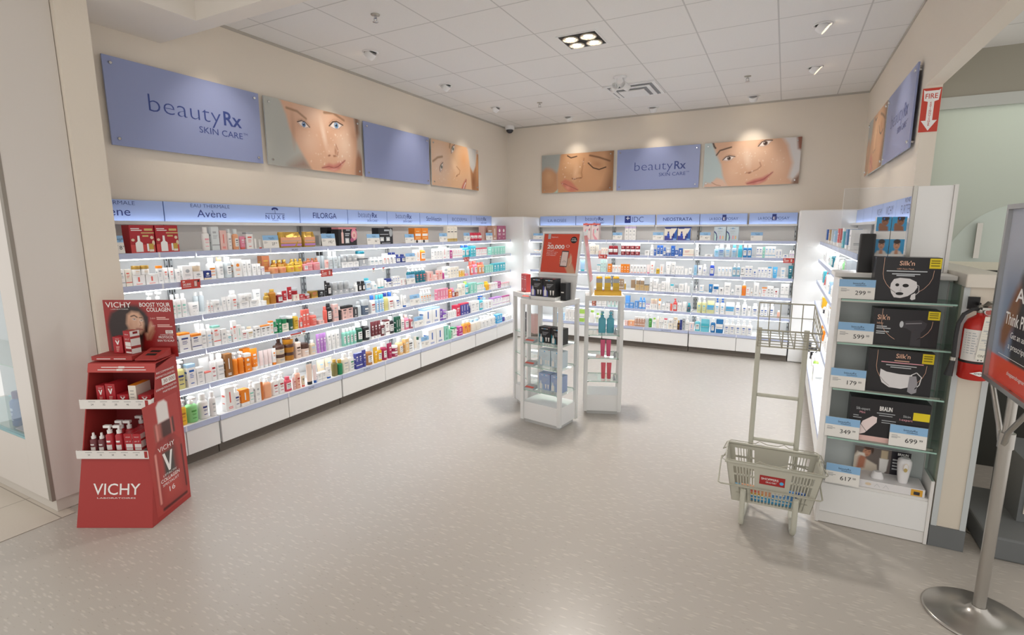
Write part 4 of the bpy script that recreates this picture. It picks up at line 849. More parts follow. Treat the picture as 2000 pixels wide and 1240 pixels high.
    ('B2', -2.257, 0.069, 0.128, 2, 'bag', 'darkred', '-', 'white', 'dark red pouch', 0, 1, 0.0),
    ('B2', -2.079, 0.069, 0.08, 4, 'jar', 'darkred', 'white', 'palepink', 'dark red jar with white lid', 0, 2, 0.0),
    ('B2', -1.731, 0.064, 0.071, 1, 'carton', 'white', '-', 'dark', 'small white carton', 0, 1, 0.0),
    ('B2', -1.656, 0.044, 0.147, 1, 'bottle', 'white', 'white', 'grey', 'tall white bottle', 0, 1, 0.0),
    ('B2', -1.605, 0.034, 0.085, 1, 'tube', 'blue', 'blue', 'white', 'small blue tube', 0, 1, 0.0),
    ('B2', -1.564, 0.043, 0.142, 2, 'tube', 'blue', 'white', 'white', 'blue tube with white cap', 0, 1, 0.0),
    ('B2', -1.476, 0.035, 0.115, 1, 'bottle', 'blue', 'blue', 'white', 'blue bottle', 0, 1, 0.0),
    ('B2', -1.437, 0.058, 0.04, 1, 'carton', 'blue', '-', 'white', 'low blue carton under jar', 0, 1, 0.0),
    ('B2', -1.434, 0.053, 0.058, 1, 'jar', 'white', 'silver', '-', 'white jar with silver lid', 0, 1, 0.04),
    ('B2', -1.373, 0.053, 0.138, 1, 'carton', 'blue', '-', 'palebl', 'tall blue carton', 0, 1, 0.0),
    ('B2', -1.317, 0.041, 0.08, 1, 'carton', 'blue', 'white', 'white', 'short blue carton', 0, 1, 0.0),
    ('B2', -1.272, 0.054, 0.106, 1, 'carton', 'blue', '-', 'white', 'blue carton', 0, 1, 0.0),
    ('B2', -1.215, 0.143, 0.092, 1, 'carton', 'ivory', '-', 'rose', 'wide ivory carton', 0, 1, 0.0),
    ('B2', -1.056, 0.047, 0.159, 1, 'bottle', 'white', 'white', 'grey', 'tall white bottle with white cap', 0, 1, 0.0),
    ('B2', -0.93, 0.103, 0.03, 1, 'carton', 'white', '-', 'dark', 'low white tester tray', 0, 1, 0.0),
    ('B2', -0.815, 0.06, 0.142, 1, 'bottle', 'palebl', 'white', 'turq', 'pale blue and white bottle', 0, 1, 0.0),
    ('B2', -0.765, 0.077, 0.159, 1, 'bottle', 'greybl', 'clear', 'blue', 'clear bottle with blue oval', 0, 1, 0.0),
    ('B2', -0.68, 0.065, 0.159, 1, 'bottle', 'greyc', 'clear', 'sky', 'clear bottle with sky blue dot', 0, 1, 0.0),
    ('B2', -0.603, 0.064, 0.159, 1, 'bottle', 'greybl', 'sky', 'sky', 'bluish clear bottle', 0, 1, 0.0),
    ('B2', -0.525, 0.055, 0.159, 1, 'bottle', 'turq', 'turq', 'sky', 'turquoise clear bottle', 0, 1, 0.0),
    ('B2', -0.466, 0.053, 0.157, 2, 'bottle', 'ocean', 'white', 'white', 'ocean blue bottle with white cap', 0, 1, 0.0),
    ('B2', -0.305, 0.034, 0.136, 2, 'carton', 'white', '-', 'blue', 'white carton with blue logo', 0, 1, 0.0),
    ('B2', -0.234, 0.027, 0.137, 1, 'carton', 'mint', '-', 'white', 'slim mint carton', 0, 1, 0.0),
    ('B2', -0.204, 0.039, 0.142, 3, 'carton', 'white', '-', 'sky', 'tall white carton with sky blue logo', 0, 1, 0.0),
    ('B2', -0.086, 0.036, 0.105, 2, 'carton', 'white', '-', 'blue', 'shorter white carton with blue logo', 0, 1, 0.0),
    ('B2', -0.005, 0.066, 0.046, 1, 'carton', 'white', '-', 'blue', 'low white carton', 0, 1, 0.0),
    ('B2', 0.069, 0.029, 0.097, 2, 'bottle', 'white', 'white', 'lilac', 'small white bottle at shelf end', 0, 1, 0.0),
    ('B3', -2.696, 0.079, 0.171, 1, 'tube', 'palebl', 'turq', '-', 'pale blue tube behind poster frame', 0, 1, 0.0),
    ('B3', -2.425, 0.049, 0.103, 1, 'carton', 'white', 'turq', 'grey', 'white carton with turquoise top', 0, 1, 0.0),
    ('B3', -2.372, 0.045, 0.179, 2, 'carton', 'palemint', '-', 'grey', 'pale mint carton', 0, 1, 0.0),
    ('B3', -2.261, 0.058, 0.12, 1, 'carton', 'orange', '-', 'white', 'orange carton, first', 0, 1, 0.0),
    ('B3', -2.2, 0.044, 0.104, 3, 'tube', 'white', 'white', 'orange', 'white tube with orange label', 0, 1, 0.0),
    ('B3', -2.065, 0.041, 0.122, 3, 'carton', 'orange', '-', 'white', 'orange carton', 0, 1, 0.0),
    ('B3', -1.93, 0.046, 0.12, 5, 'tube', 'white', 'palepink', 'dark', 'white tube with pastel foot', 0, 1, 0.0),
    ('B3', -1.696, 0.048, 0.124, 1, 'tube', 'pinkw', 'pink', '-', 'blush tube', 0, 1, 0.0),
    ('B3', -1.645, 0.055, 0.169, 1, 'carton', 'white', '-', 'coral', 'tall white carton', 0, 1, 0.0),
    ('B3', -1.566, 0.05, 0.089, 1, 'bottle', 'oil', 'clear', 'dark', 'yellow oil bottle', 0, 1, 0.0),
    ('B3', -1.511, 0.052, 0.131, 1, 'carton', 'white', '-', 'orange', 'white carton with orange mark', 0, 1, 0.0),
    ('B3', -1.434, 0.072, 0.17, 1, 'tube', 'white', 'white', 'grey', 'large white tube', 0, 1, 0.0),
    ('B3', -1.354, 0.048, 0.168, 1, 'carton', 'white', '-', 'grey', 'tall plain carton', 0, 1, 0.0),
    ('B3', -1.302, 0.037, 0.116, 3, 'tube', 'white', 'white', 'grey', 'white tube', 0, 1, 0.0),
    ('B3', -1.181, 0.046, 0.086, 1, 'tube', 'white', 'white', '-', 'short white tube', 0, 1, 0.0),
    ('B3', -1.129, 0.051, 0.097, 1, 'tube', 'white', 'grey', 'grey', 'short tube with grey top', 0, 1, 0.0),
    ('B3', -1.06, 0.041, 0.136, 1, 'carton', 'palebl', '-', 'turq', 'pale blue carton', 0, 1, 0.0),
    ('B3', -1.013, 0.063, 0.136, 1, 'tube', 'white', 'white', 'blue', 'white tube with blue logo', 0, 1, 0.0),
    ('B3', -0.947, 0.05, 0.15, 1, 'bottle', 'white', 'white', 'blue', 'white bottle with blue logo', 0, 1, 0.0),
    ('B3', -0.857, 0.057, 0.184, 1, 'bottle', 'royal', 'white', 'white', 'royal blue backed white bottle', 0, 1, 0.0),
    ('B3', -0.756, 0.044, 0.123, 4, 'tube', 'white', 'white', 'sky', 'white tube with sky blue logo', 0, 1, 0.0),
    ('B3', -0.577, 0.049, 0.168, 2, 'pump_bottle', 'bluegrey', 'white', 'white', 'blue grey pump bottle', 0, 1, 0.0),
    ('B3', -0.473, 0.044, 0.123, 1, 'carton', 'white', '-', 'dark', 'narrow white carton', 0, 1, 0.0),
    ('B3', -0.424, 0.043, 0.142, 2, 'carton', 'white', '-', 'blue', 'white carton with blue logo', 0, 1, 0.0),
    ('B3', -0.333, 0.053, 0.097, 1, 'carton', 'white', '-', 'blue', 'short white carton', 0, 1, 0.0),
    ('B3', -0.275, 0.038, 0.13, 3, 'tube', 'white', 'white', 'blue', 'slim white tube', 0, 1, 0.0),
    ('B3', -0.158, 0.044, 0.139, 1, 'carton', 'white', 'sky', 'blue', 'white carton with sky blue top', 0, 1, 0.0),
    ('B3', -0.104, 0.059, 0.14, 1, 'tube', 'sky', 'sky', 'white', 'sky blue tube', 0, 1, 0.0),
    ('B3', -0.011, 0.054, 0.132, 1, 'carton', 'white', '-', 'sky', 'white carton beside teal tube', 0, 1, 0.0),
    ('B3', 0.071, 0.066, 0.16, 1, 'tube', 'teal', 'teal', 'white', 'teal tube at shelf end', 0, 1, 0.0),
    ('B4', -2.142, 0.046, 0.092, 1, 'carton', 'white', '-', 'grey', 'white carton beside yellow boxes', 0, 1, 0.0),
    ('B4', -2.089, 0.036, 0.152, 2, 'carton', 'bronzel', '-', 'white', 'bronze carton', 0, 1, 0.0),
    ('B4', -2.01, 0.028, 0.114, 1, 'bottle', 'gold', 'white', '-', 'tiny gold bottle', 0, 1, 0.0),
    ('B4', -1.909, 0.029, 0.146, 2, 'carton', 'bronzel', 'white', '-', 'tall bronze carton', 0, 1, 0.0),
    ('B4', -1.847, 0.063, 0.084, 2, 'carton', 'tanl', '-', 'gold', 'tan carton', 0, 1, 0.0),
    ('B4', -1.842, 0.059, 0.09, 2, 'jar', 'bronzel', 'white', '-', 'bronze jar with white lid', 0, 1, 0.084),
    ('B4', -1.718, 0.065, 0.085, 1, 'carton', 'tanl', 'dark', 'gold', 'tan carton with dark lid', 0, 1, 0.0),
    ('B4', -1.641, 0.04, 0.181, 1, 'carton', 'white', '-', 'grey', 'slim white carton', 0, 1, 0.0),
    ('B4', -1.596, 0.066, 0.172, 1, 'carton', 'white', '-', 'grey', 'tall white carton', 0, 1, 0.0),
    ('B4', -1.527, 0.042, 0.107, 1, 'carton', 'white', '-', 'grey', 'short narrow white carton', 0, 1, 0.0),
    ('B4', -1.481, 0.056, 0.138, 1, 'carton', 'white', '-', 'grey', 'white carton', 0, 1, 0.0),
    ('B4', -1.422, 0.028, 0.187, 2, 'tube', 'white', 'white', '-', 'white tube', 0, 1, 0.0),
    ('B4', -1.362, 0.05, 0.045, 1, 'carton', 'white', '-', 'grey', 'low white carton under turquoise jar', 0, 1, 0.0),
    ('B4', -1.361, 0.047, 0.062, 1, 'jar', 'white', 'turq', '-', 'white jar with turquoise lid', 0, 1, 0.045),
    ('B4', -1.309, 0.064, 0.056, 1, 'carton', 'white', '-', 'grey', 'low white carton under silver jar', 0, 1, 0.0),
    ('B4', -1.304, 0.054, 0.056, 1, 'jar', 'silver', 'silver', '-', 'silver jar', 0, 1, 0.056),
    ('B4', -1.241, 0.065, 0.115, 1, 'carton', 'white', '-', 'grey', 'square white carton', 0, 1, 0.0),
    ('B4', -1.168, 0.036, 0.133, 1, 'tube', 'white', 'white', '-', 'slim white tube', 0, 1, 0.0),
    ('B4', -1.129, 0.031, 0.095, 1, 'tube', 'white', 'white', '-', 'short white tube', 0, 1, 0.0),
    ('B4', -1.095, 0.033, 0.166, 1, 'bottle', 'greyc', 'grey', '-', 'clear dropper bottle', 0, 1, 0.0),
    ('B4', -1.027, 0.025, 0.109, 1, 'bottle', 'white', 'white', 'navy', 'white dropper bottle with navy label', 0, 1, 0.0),
    ('B4', -0.972, 0.056, 0.111, 1, 'carton', 'white', '-', 'sky', 'white carton with blue edge', 0, 1, 0.0),
    ('B4', -0.857, 0.053, 0.13, 1, 'tube', 'ocean', 'white', 'white', 'ocean blue tube', 0, 1, 0.0),
    ('B4', -0.8, 0.07, 0.065, 1, 'carton', 'white', '-', 'blue', 'white carton under blue jar', 0, 1, 0.0),
    ('B4', -0.797, 0.065, 0.062, 1, 'jar', 'ocean', 'white', '-', 'ocean blue jar', 0, 1, 0.065),
    ('B4', -0.722, 0.054, 0.092, 1, 'carton', 'white', '-', 'dark', 'white carton with dark mark', 0, 1, 0.0),
    ('B4', -0.661, 0.078, 0.157, 1, 'carton', 'white', '-', 'grey', 'tall white carton pair', 0, 1, 0.0),
    ('B4', -0.576, 0.04, 0.076, 1, 'bottle', 'white', 'white', 'teal', 'small bottle with teal label', 0, 1, 0.0),
    ('B4', -0.529, 0.077, 0.125, 1, 'carton', 'white', '-', 'grey', 'wide white carton', 0, 1, 0.0),
    ('B4', -0.447, 0.053, 0.186, 1, 'pump_bottle', 'orange', 'white', 'coral', 'orange pump bottle with white pump', 0, 1, 0.0),
    ('B4', -0.391, 0.045, 0.108, 1, 'carton', 'white', '-', 'coral', 'white carton with coral edge', 0, 1, 0.0),
    ('B4', -0.343, 0.033, 0.102, 1, 'bottle', 'white', 'white', 'amber', 'small bottle with amber label', 0, 1, 0.0),
    ('B4', -0.307, 0.061, 0.172, 1, 'carton', 'white', '-', 'grey', 'tall carton between amber labelled bottles', 0, 1, 0.0),
    ('B4', -0.244, 0.025, 0.085, 1, 'bottle', 'white', 'white', 'amber', 'smallest bottle with amber label', 0, 1, 0.0),
    ('B4', -0.21, 0.061, 0.117, 1, 'carton', 'white', 'orange', 'coral', 'white carton with coral bar', 0, 1, 0.0),
    ('B4', -0.147, 0.037, 0.138, 2, 'carton', 'white', '-', 'dark', 'slim white carton with dark logo', 0, 1, 0.0),
    ('B4', -0.07, 0.056, 0.109, 1, 'carton', 'white', '-', 'red', 'white carton with red edge', 0, 1, 0.0),
    ('B4', 0.007, 0.046, 0.172, 2, 'carton', 'white', '-', 'grey', 'white carton at shelf end', 0, 1, 0.0),
    ('B5', -2.487, 0.056, 0.109, 1, 'carton', 'coppero', '-', 'white', 'copper carton behind frame tower', 0, 1, 0.0),
    ('B5', -2.415, 0.075, 0.108, 2, 'carton', 'white', '-', 'grey', 'white carton behind frame tower', 0, 1, 0.0),
    ('B5', -2.249, 0.054, 0.163, 3, 'bottle', 'palemint', 'white', 'white', 'pale mint bottle behind frame tower', 0, 1, 0.0),
    ('B5', -1.984, 0.062, 0.08, 2, 'carton', 'cornf', '-', 'white', 'cornflower blue carton', 0, 1, 0.0),
    ('B5', -2.017, 0.066, 0.162, 1, 'carton', 'cornf', '-', '-', 'tall cornflower carton behind', 1, 1, 0.0),
    ('B5', -1.846, 0.054, 0.11, 1, 'carton', 'cornf', '-', 'white', 'short cornflower carton beside bottles', 0, 1, 0.0),
    ('B5', -1.787, 0.048, 0.162, 2, 'bottle', 'cornf', 'cornf', 'white', 'cornflower blue bottle', 0, 1, 0.0),
    ('B5', -1.689, 0.03, 0.08, 2, 'bottle', 'white', 'lilac', 'lilac', 'white bottle with lilac cap', 0, 1, 0.0),
    ('B5', -1.626, 0.051, 0.084, 2, 'carton', 'white', '-', 'grey', 'white carton under jars', 0, 1, 0.0),
    ('B5', -1.621, 0.047, 0.067, 2, 'jar', 'beigep', 'beige', '-', 'blush jar', 0, 1, 0.084),
    ('B5', -1.52, 0.048, 0.158, 1, 'bottle', 'white', 'orange', 'orange', 'white bottle with orange cap', 0, 1, 0.0),
    ('B5', -1.467, 0.048, 0.114, 1, 'bottle', 'white', 'greyc', 'grey', 'white bottle with grey cap', 0, 1, 0.0),
    ('B5', -1.416, 0.065, 0.063, 1, 'carton', 'white', '-', 'grey', 'low carton under white jar', 0, 1, 0.0),
    ('B5', -1.411, 0.057, 0.069, 1, 'jar', 'white', 'grey', '-', 'white jar with grey lid', 0, 1, 0.063),
    ('B5', -1.348, 0.033, 0.101, 1, 'tube', 'coral', 'coral', '-', 'coral tube', 0, 1, 0.0),
    ('B5', -1.312, 0.058, 0.172, 1, 'pump_bottle', 'coralred', 'coralred', 'white', 'red pump bottle', 0, 1, 0.0),
    ('B5', -1.251, 0.028, 0.152, 2, 'bottle', 'white', 'grey', 'grey', 'slim white bottle', 0, 1, 0.0),
    ('B5', -1.19, 0.067, 0.054, 1, 'carton', 'white', '-', 'grey', 'low carton under rounded jar', 0, 1, 0.0),
    ('B5', -1.184, 0.057, 0.078, 1, 'jar', 'white', 'white', '-', 'rounded white jar', 0, 1, 0.054),
    ('B5', -1.12, 0.046, 0.123, 1, 'bottle', 'teal', 'turq', 'coral', 'small teal bottle', 0, 1, 0.0),
    ('B5', -0.995, 0.063, 0.209, 2, 'pump_bottle', 'paleolive', 'white', 'sky', 'pale olive pump bottle', 0, 1, 0.0),
    ('B5', -0.865, 0.097, 0.172, 1, 'bag', 'paleolive', 'white', 'sky', 'pale olive refill pouch', 0, 1, 0.0),
    ('B5', -0.761, 0.054, 0.21, 1, 'pump_bottle', 'white', 'blue', 'sky', 'white bottle with blue pump', 0, 1, 0.0),
    ('B5', -0.698, 0.06, 0.211, 1, 'pump_bottle', 'white', 'blue', 'sky', 'second white bottle with blue pump', 0, 1, 0.0),
    ('B5', -0.631, 0.115, 0.166, 1, 'bag', 'white', 'white', 'sky', 'white refill pouch', 0, 1, 0.0),
    ('B5', -0.512, 0.066, 0.17, 1, 'bottle', 'white', 'white', 'blue', 'wide white bottle', 0, 1, 0.0),
    ('B5', -0.429, 0.062, 0.211, 1, 'pump_bottle', 'white', 'white', 'blue', 'tall white pump bottle', 0, 1, 0.0),
    ('B5', -0.362, 0.044, 0.131, 1, 'tube', 'white', 'white', 'dark', 'small white tube', 0, 1, 0.0),
    ('B5', -0.307, 0.07, 0.166, 1, 'bottle', 'white', 'white', 'blue', 'wide white bottle beside small tube', 0, 1, 0.0),
    ('B5', -0.207, 0.041, 0.185, 2, 'pump_bottle', 'white', 'white', 'blue', 'white pump bottle behind wire basket', 0, 1, 0.0),
    ('B5', -0.117, 0.069, 0.178, 1, 'bottle', 'white', 'white', 'blue', 'wide white bottle behind wire basket', 0, 1, 0.0),
    ('B5', -0.013, 0.034, 0.096, 1, 'bottle', 'peachp', 'white', '-', 'small peach bottle', 0, 1, 0.0),
    ('B6', -3.082, 0.089, 0.109, 2, 'carton', 'palebl', '-', 'white', 'pale blue carton seen through tower', 0, 1, 0.0),
    ('B6', -2.871, 0.055, 0.178, 3, 'carton', 'white', '-', 'grey', 'slim white carton seen through tower', 0, 1, 0.0),
    ('B6', -2.672, 0.113, 0.187, 1, 'bag', 'lime', '-', 'white', 'lime green pouch between towers', 0, 1, 0.0),
    ('B6', -2.495, 0.08, 0.187, 1, 'bottle', 'white', 'lime', '-', 'white bottle with lime cap seen through tower', 0, 1, 0.0),
    ('B6', -2.399, 0.062, 0.148, 2, 'bottle', 'white', 'lime', 'lime', 'small white and lime bottle', 0, 1, 0.0),
    ('B6', -1.957, 0.049, 0.071, 1, 'carton', 'palepink', '-', 'white', 'low blush carton beside tower', 0, 1, 0.0),
    ('B6', -1.903, 0.084, 0.077, 1, 'carton', 'peach', '-', 'white', 'low peach carton', 0, 1, 0.0),
    ('B6', -1.811, 0.036, 0.139, 4, 'carton', 'rosegold', 'white', 'white', 'rose gold carton', 0, 1, 0.0),
    ('B6', -1.663, 0.043, 0.182, 1, 'pump_bottle', 'greyc', 'white', '-', 'clear pump bottle', 0, 1, 0.0),
    ('B6', -1.617, 0.048, 0.178, 1, 'pump_bottle', 'leafd', 'white', 'leaf', 'green pump bottle', 0, 1, 0.0),
    ('B6', -1.562, 0.05, 0.14, 1, 'bottle', 'white', 'lime', 'mint', 'white bottle with lime cap', 0, 1, 0.0),
    ('B6', -1.509, 0.038, 0.163, 1, 'bottle', 'ivory', 'white', '-', 'ivory bottle', 0, 1, 0.0),
    ('B6', -1.468, 0.029, 0.152, 2, 'bottle', 'white', 'ivory', 'grey', 'white bottle with ivory cap', 0, 1, 0.0),
    ('B6', -1.401, 0.043, 0.142, 1, 'carton', 'white', 'crimson', 'grey', 'white carton with crimson top', 0, 1, 0.0),
    ('B6', -1.346, 0.069, 0.079, 1, 'carton', 'ivory', '-', 'grey', 'low ivory carton under jar', 0, 1, 0.0),
    ('B6', -1.341, 0.059, 0.06, 1, 'jar', 'white', 'white', 'dark', 'white jar', 0, 1, 0.079),
    ('B6', -1.272, 0.046, 0.165, 1, 'carton', 'ivory', 'beige', 'grey', 'tall ivory carton', 0, 1, 0.0),
    ('B6', -1.223, 0.034, 0.128, 1, 'bottle', 'brownd', 'gold', 'gold', 'dark brown bottle', 0, 1, 0.0),
    ('B6', -1.187, 0.03, 0.139, 1, 'carton', 'navy', '-', 'indigo', 'navy carton', 0, 1, 0.0),
    ('B6', -1.154, 0.034, 0.165, 1, 'carton', 'grey', '-', 'dark', 'grey carton', 0, 1, 0.0),
    ('B6', -1.118, 0.05, 0.186, 1, 'pump_bottle', 'white', 'white', 'grey', 'white pump bottle beside blush carton', 0, 1, 0.0),
    ('B6', -1.062, 0.057, 0.114, 1, 'carton', 'pinkw', '-', 'sky', 'blush carton', 0, 1, 0.0),
    ('B6', -0.995, 0.071, 0.187, 1, 'pump_bottle', 'turql', 'white', 'white', 'turquoise pump bottle', 0, 1, 0.0),
    ('B6', -0.92, 0.115, 0.171, 1, 'bag', 'turql', 'white', 'turq', 'turquoise refill pouch', 0, 1, 0.0),
    ('B6', -0.794, 0.063, 0.187, 1, 'pump_bottle', 'ocean', 'white', 'white', 'ocean blue pump bottle', 0, 1, 0.0),
    ('B6', -0.727, 0.095, 0.185, 1, 'bag', 'ocean', 'white', 'white', 'ocean blue refill pouch', 0, 1, 0.0),
    ('B6', -0.625, 0.069, 0.187, 5, 'pump_bottle', 'white', 'white', 'blue', 'white pump bottle with blue logo', 0, 1, 0.0),
]
CARDS = [('L1', 1.766, 0.052, 0.112), ('L1', 2.817, 0.156, 0.103), ('L1', 3.422, 0.174, 0.112), ('L1', 4.005, 0.2, 0.104), ('L1', 4.604, 0.17, 0.099), ('L1', 5.257, 0.177, 0.106), ('L1', 5.807, 0.163, 0.107), ('L1', 6.382, 0.198, 0.103), ('L2', 4.603, 0.178, 0.096), ('L3', 4.607, 0.16, 0.106), ('L4', 4.654, 0.189, 0.123), ('L5', 4.717, 0.179, 0.124), ('L6', 4.731, 0.155, 0.129), ('B1', -3.461, 0.191, 0.091), ('B1', -2.199, 0.146, 0.103), ('B1', -1.628, 0.152, 0.106), ('B1', -1.009, 0.142, 0.106), ('B1', -0.388, 0.146, 0.106)]
TAGS = [('L2', 2.129, 0.136, 1.255, 1.32), ('L2', 3.374, 0.134, 1.243, 1.305), ('L2', 5.768, 0.133, 1.251, 1.307), ('B2', -2.391, 0.13, 1.249, 1.306), ('B2', 0.007, 0.122, 1.247, 1.307)]

rj = random.Random(5)
for (sh, a0, w, h, n, kind, body, cap, lab, desc, row, stack, lift) in RUNS:
    wall, idx = sh[0], int(sh[1]) - 1
    where = '%s %s' % (WALLN[wall], SHELFN[sh[1]])
    if wall == 'L' and a0 + w * n > 7.12: w = (7.12 - a0) / n
    if wall == 'B' and a0 + w * n > .125: w = (.125 - a0) / n
    z0 = (ZL if wall == 'L' else ZB)[idx] + lift
    grp = '%s, %s' % (PLUR(desc), where) if n * stack > 1 else None
    d = depth_of(kind, w)
    for i in range(n):
        for k in range(stack):
            a = a0 + w * (i + .5)
            off = (.02 + (.13 if row else 0)) + d / 2 + (0 if lift else rj.uniform(0, .006))
            if wall == 'L': loc = ((-3.73 if idx < 5 else -3.645) - off, a, z0 + h * k + .0008 * (k + 1) + (.0008 if lift else 0)); rz = R(90)
            else: loc = (a, (7.35 if idx < 5 else 7.25) + off, z0 + h * k + .0008 * (k + 1) + (.0008 if lift else 0)); rz = 0
            if stack > 1 and n > 1: lb = '%s of %s %s, %s row, %s' % (ORD[i], NUM[n], PLUR(desc), ('lower', 'upper', 'top')[k], where)
            elif stack > 1: lb = '%s, %s in its stack, %s' % (desc, ('bottom one', 'next to bottom' if stack == 3 else 'upper one', 'top one')[k] if stack == 3 else ('lower one', 'upper one')[k], where)
            elif n > 1: lb = '%s from left of %s %s, %s' % (ORD[i], NUM[n], PLUR(desc), where)
            else: lb = '%s, %s' % (desc, where)
            put(kind, w, h, body, cap, lab, desc if desc in ART else 0, loc, rz, lb, grp)
# side wall stock, seen almost edge on
rs = random.Random(11)
SIDE = {1: [('carton', 'blue'), ('carton', 'tanl'), ('carton', 'iceblue'), ('carton', 'palebl'), ('carton', 'coralred'), ('carton', 'turq'), ('carton', 'ocean'), ('carton', 'white')],
        2: [('bottle', 'white'), ('carton', 'white'), ('bottle', 'palemint'), ('bottle', 'teal'), ('tube', 'white'), ('pump_bottle', 'white'), ('bag', 'leaf'), ('carton', 'grey')],
        3: [('bottle', 'white'), ('carton', 'turq'), ('tube', 'coralred'), ('carton', 'white'), ('bottle', 'palebl'), ('pump_bottle', 'white')],
        4: [('bottle', 'white'), ('carton', 'yellow'), ('jar', 'dark'), ('tube', 'white'), ('carton', 'white'), ('bottle', 'greyc')],
        5: [('carton', 'white'), ('bottle', 'orange'), ('carton', 'orange'), ('tube', 'white'), ('bottle', 'white'), ('pump_bottle', 'greyc')],
        6: [('bottle', 'white'), ('carton', 'dark'), ('bottle', 'black'), ('pump_bottle', 'white'), ('bottle', 'lime'), ('carton', 'white')]}
COLN = dict(tanl='tan', iceblue='ice blue', palebl='pale blue', coralred='red', turq='turquoise', ocean='ocean blue', palemint='pale mint', leaf='green printed', greyc='clear grey', dark='charcoal')
for lev, lst in SIDE.items():
    y = 7.05; gapm = .02
    cnt = {}
    for kind, colr in lst:
        key = (kind, colr); cnt[key] = cnt.get(key, 0) + 1
        gap_h = (ZL[lev - 2] - .07 - ZL[lev - 1]) if lev > 1 else .2
        w = rs.uniform(.12, .17) if kind in ('carton', 'bag') else rs.uniform(.06, .085); h = min(gap_h, .155 if kind in ('carton', 'bag') else .18) * rs.uniform(.8, 1)
        if kind == 'jar': h = .06
        reps = 2 if kind in ('bottle', 'tube') and lev in (2, 4) else 1
        lb0 = '%s %s' % (COLN.get(colr, colr), {'bag': 'pouch', 'pump_bottle': 'pump bottle'}.get(kind, kind))
        y -= w * reps + rs.uniform(.1, .3)
        for q in range(reps):
            front_x = (.388 if lev < 6 else .303)
            lb = '%s, %s %s' % (('%s of two %ss' % (('nearer', 'farther')[q], lb0)) if reps > 1 else lb0 + ' standing alone', WALLN['R'], SHELFN[str(lev)])
            put(kind, w, h, colr, 'white', 'grey' if colr == 'white' else 'white', 1, (front_x + .02 + depth_of(kind, w) / 2, y + w * q + w / 2, ZL[lev - 1] + .0008), R(-90), lb, None)
        if y < 4.0: break

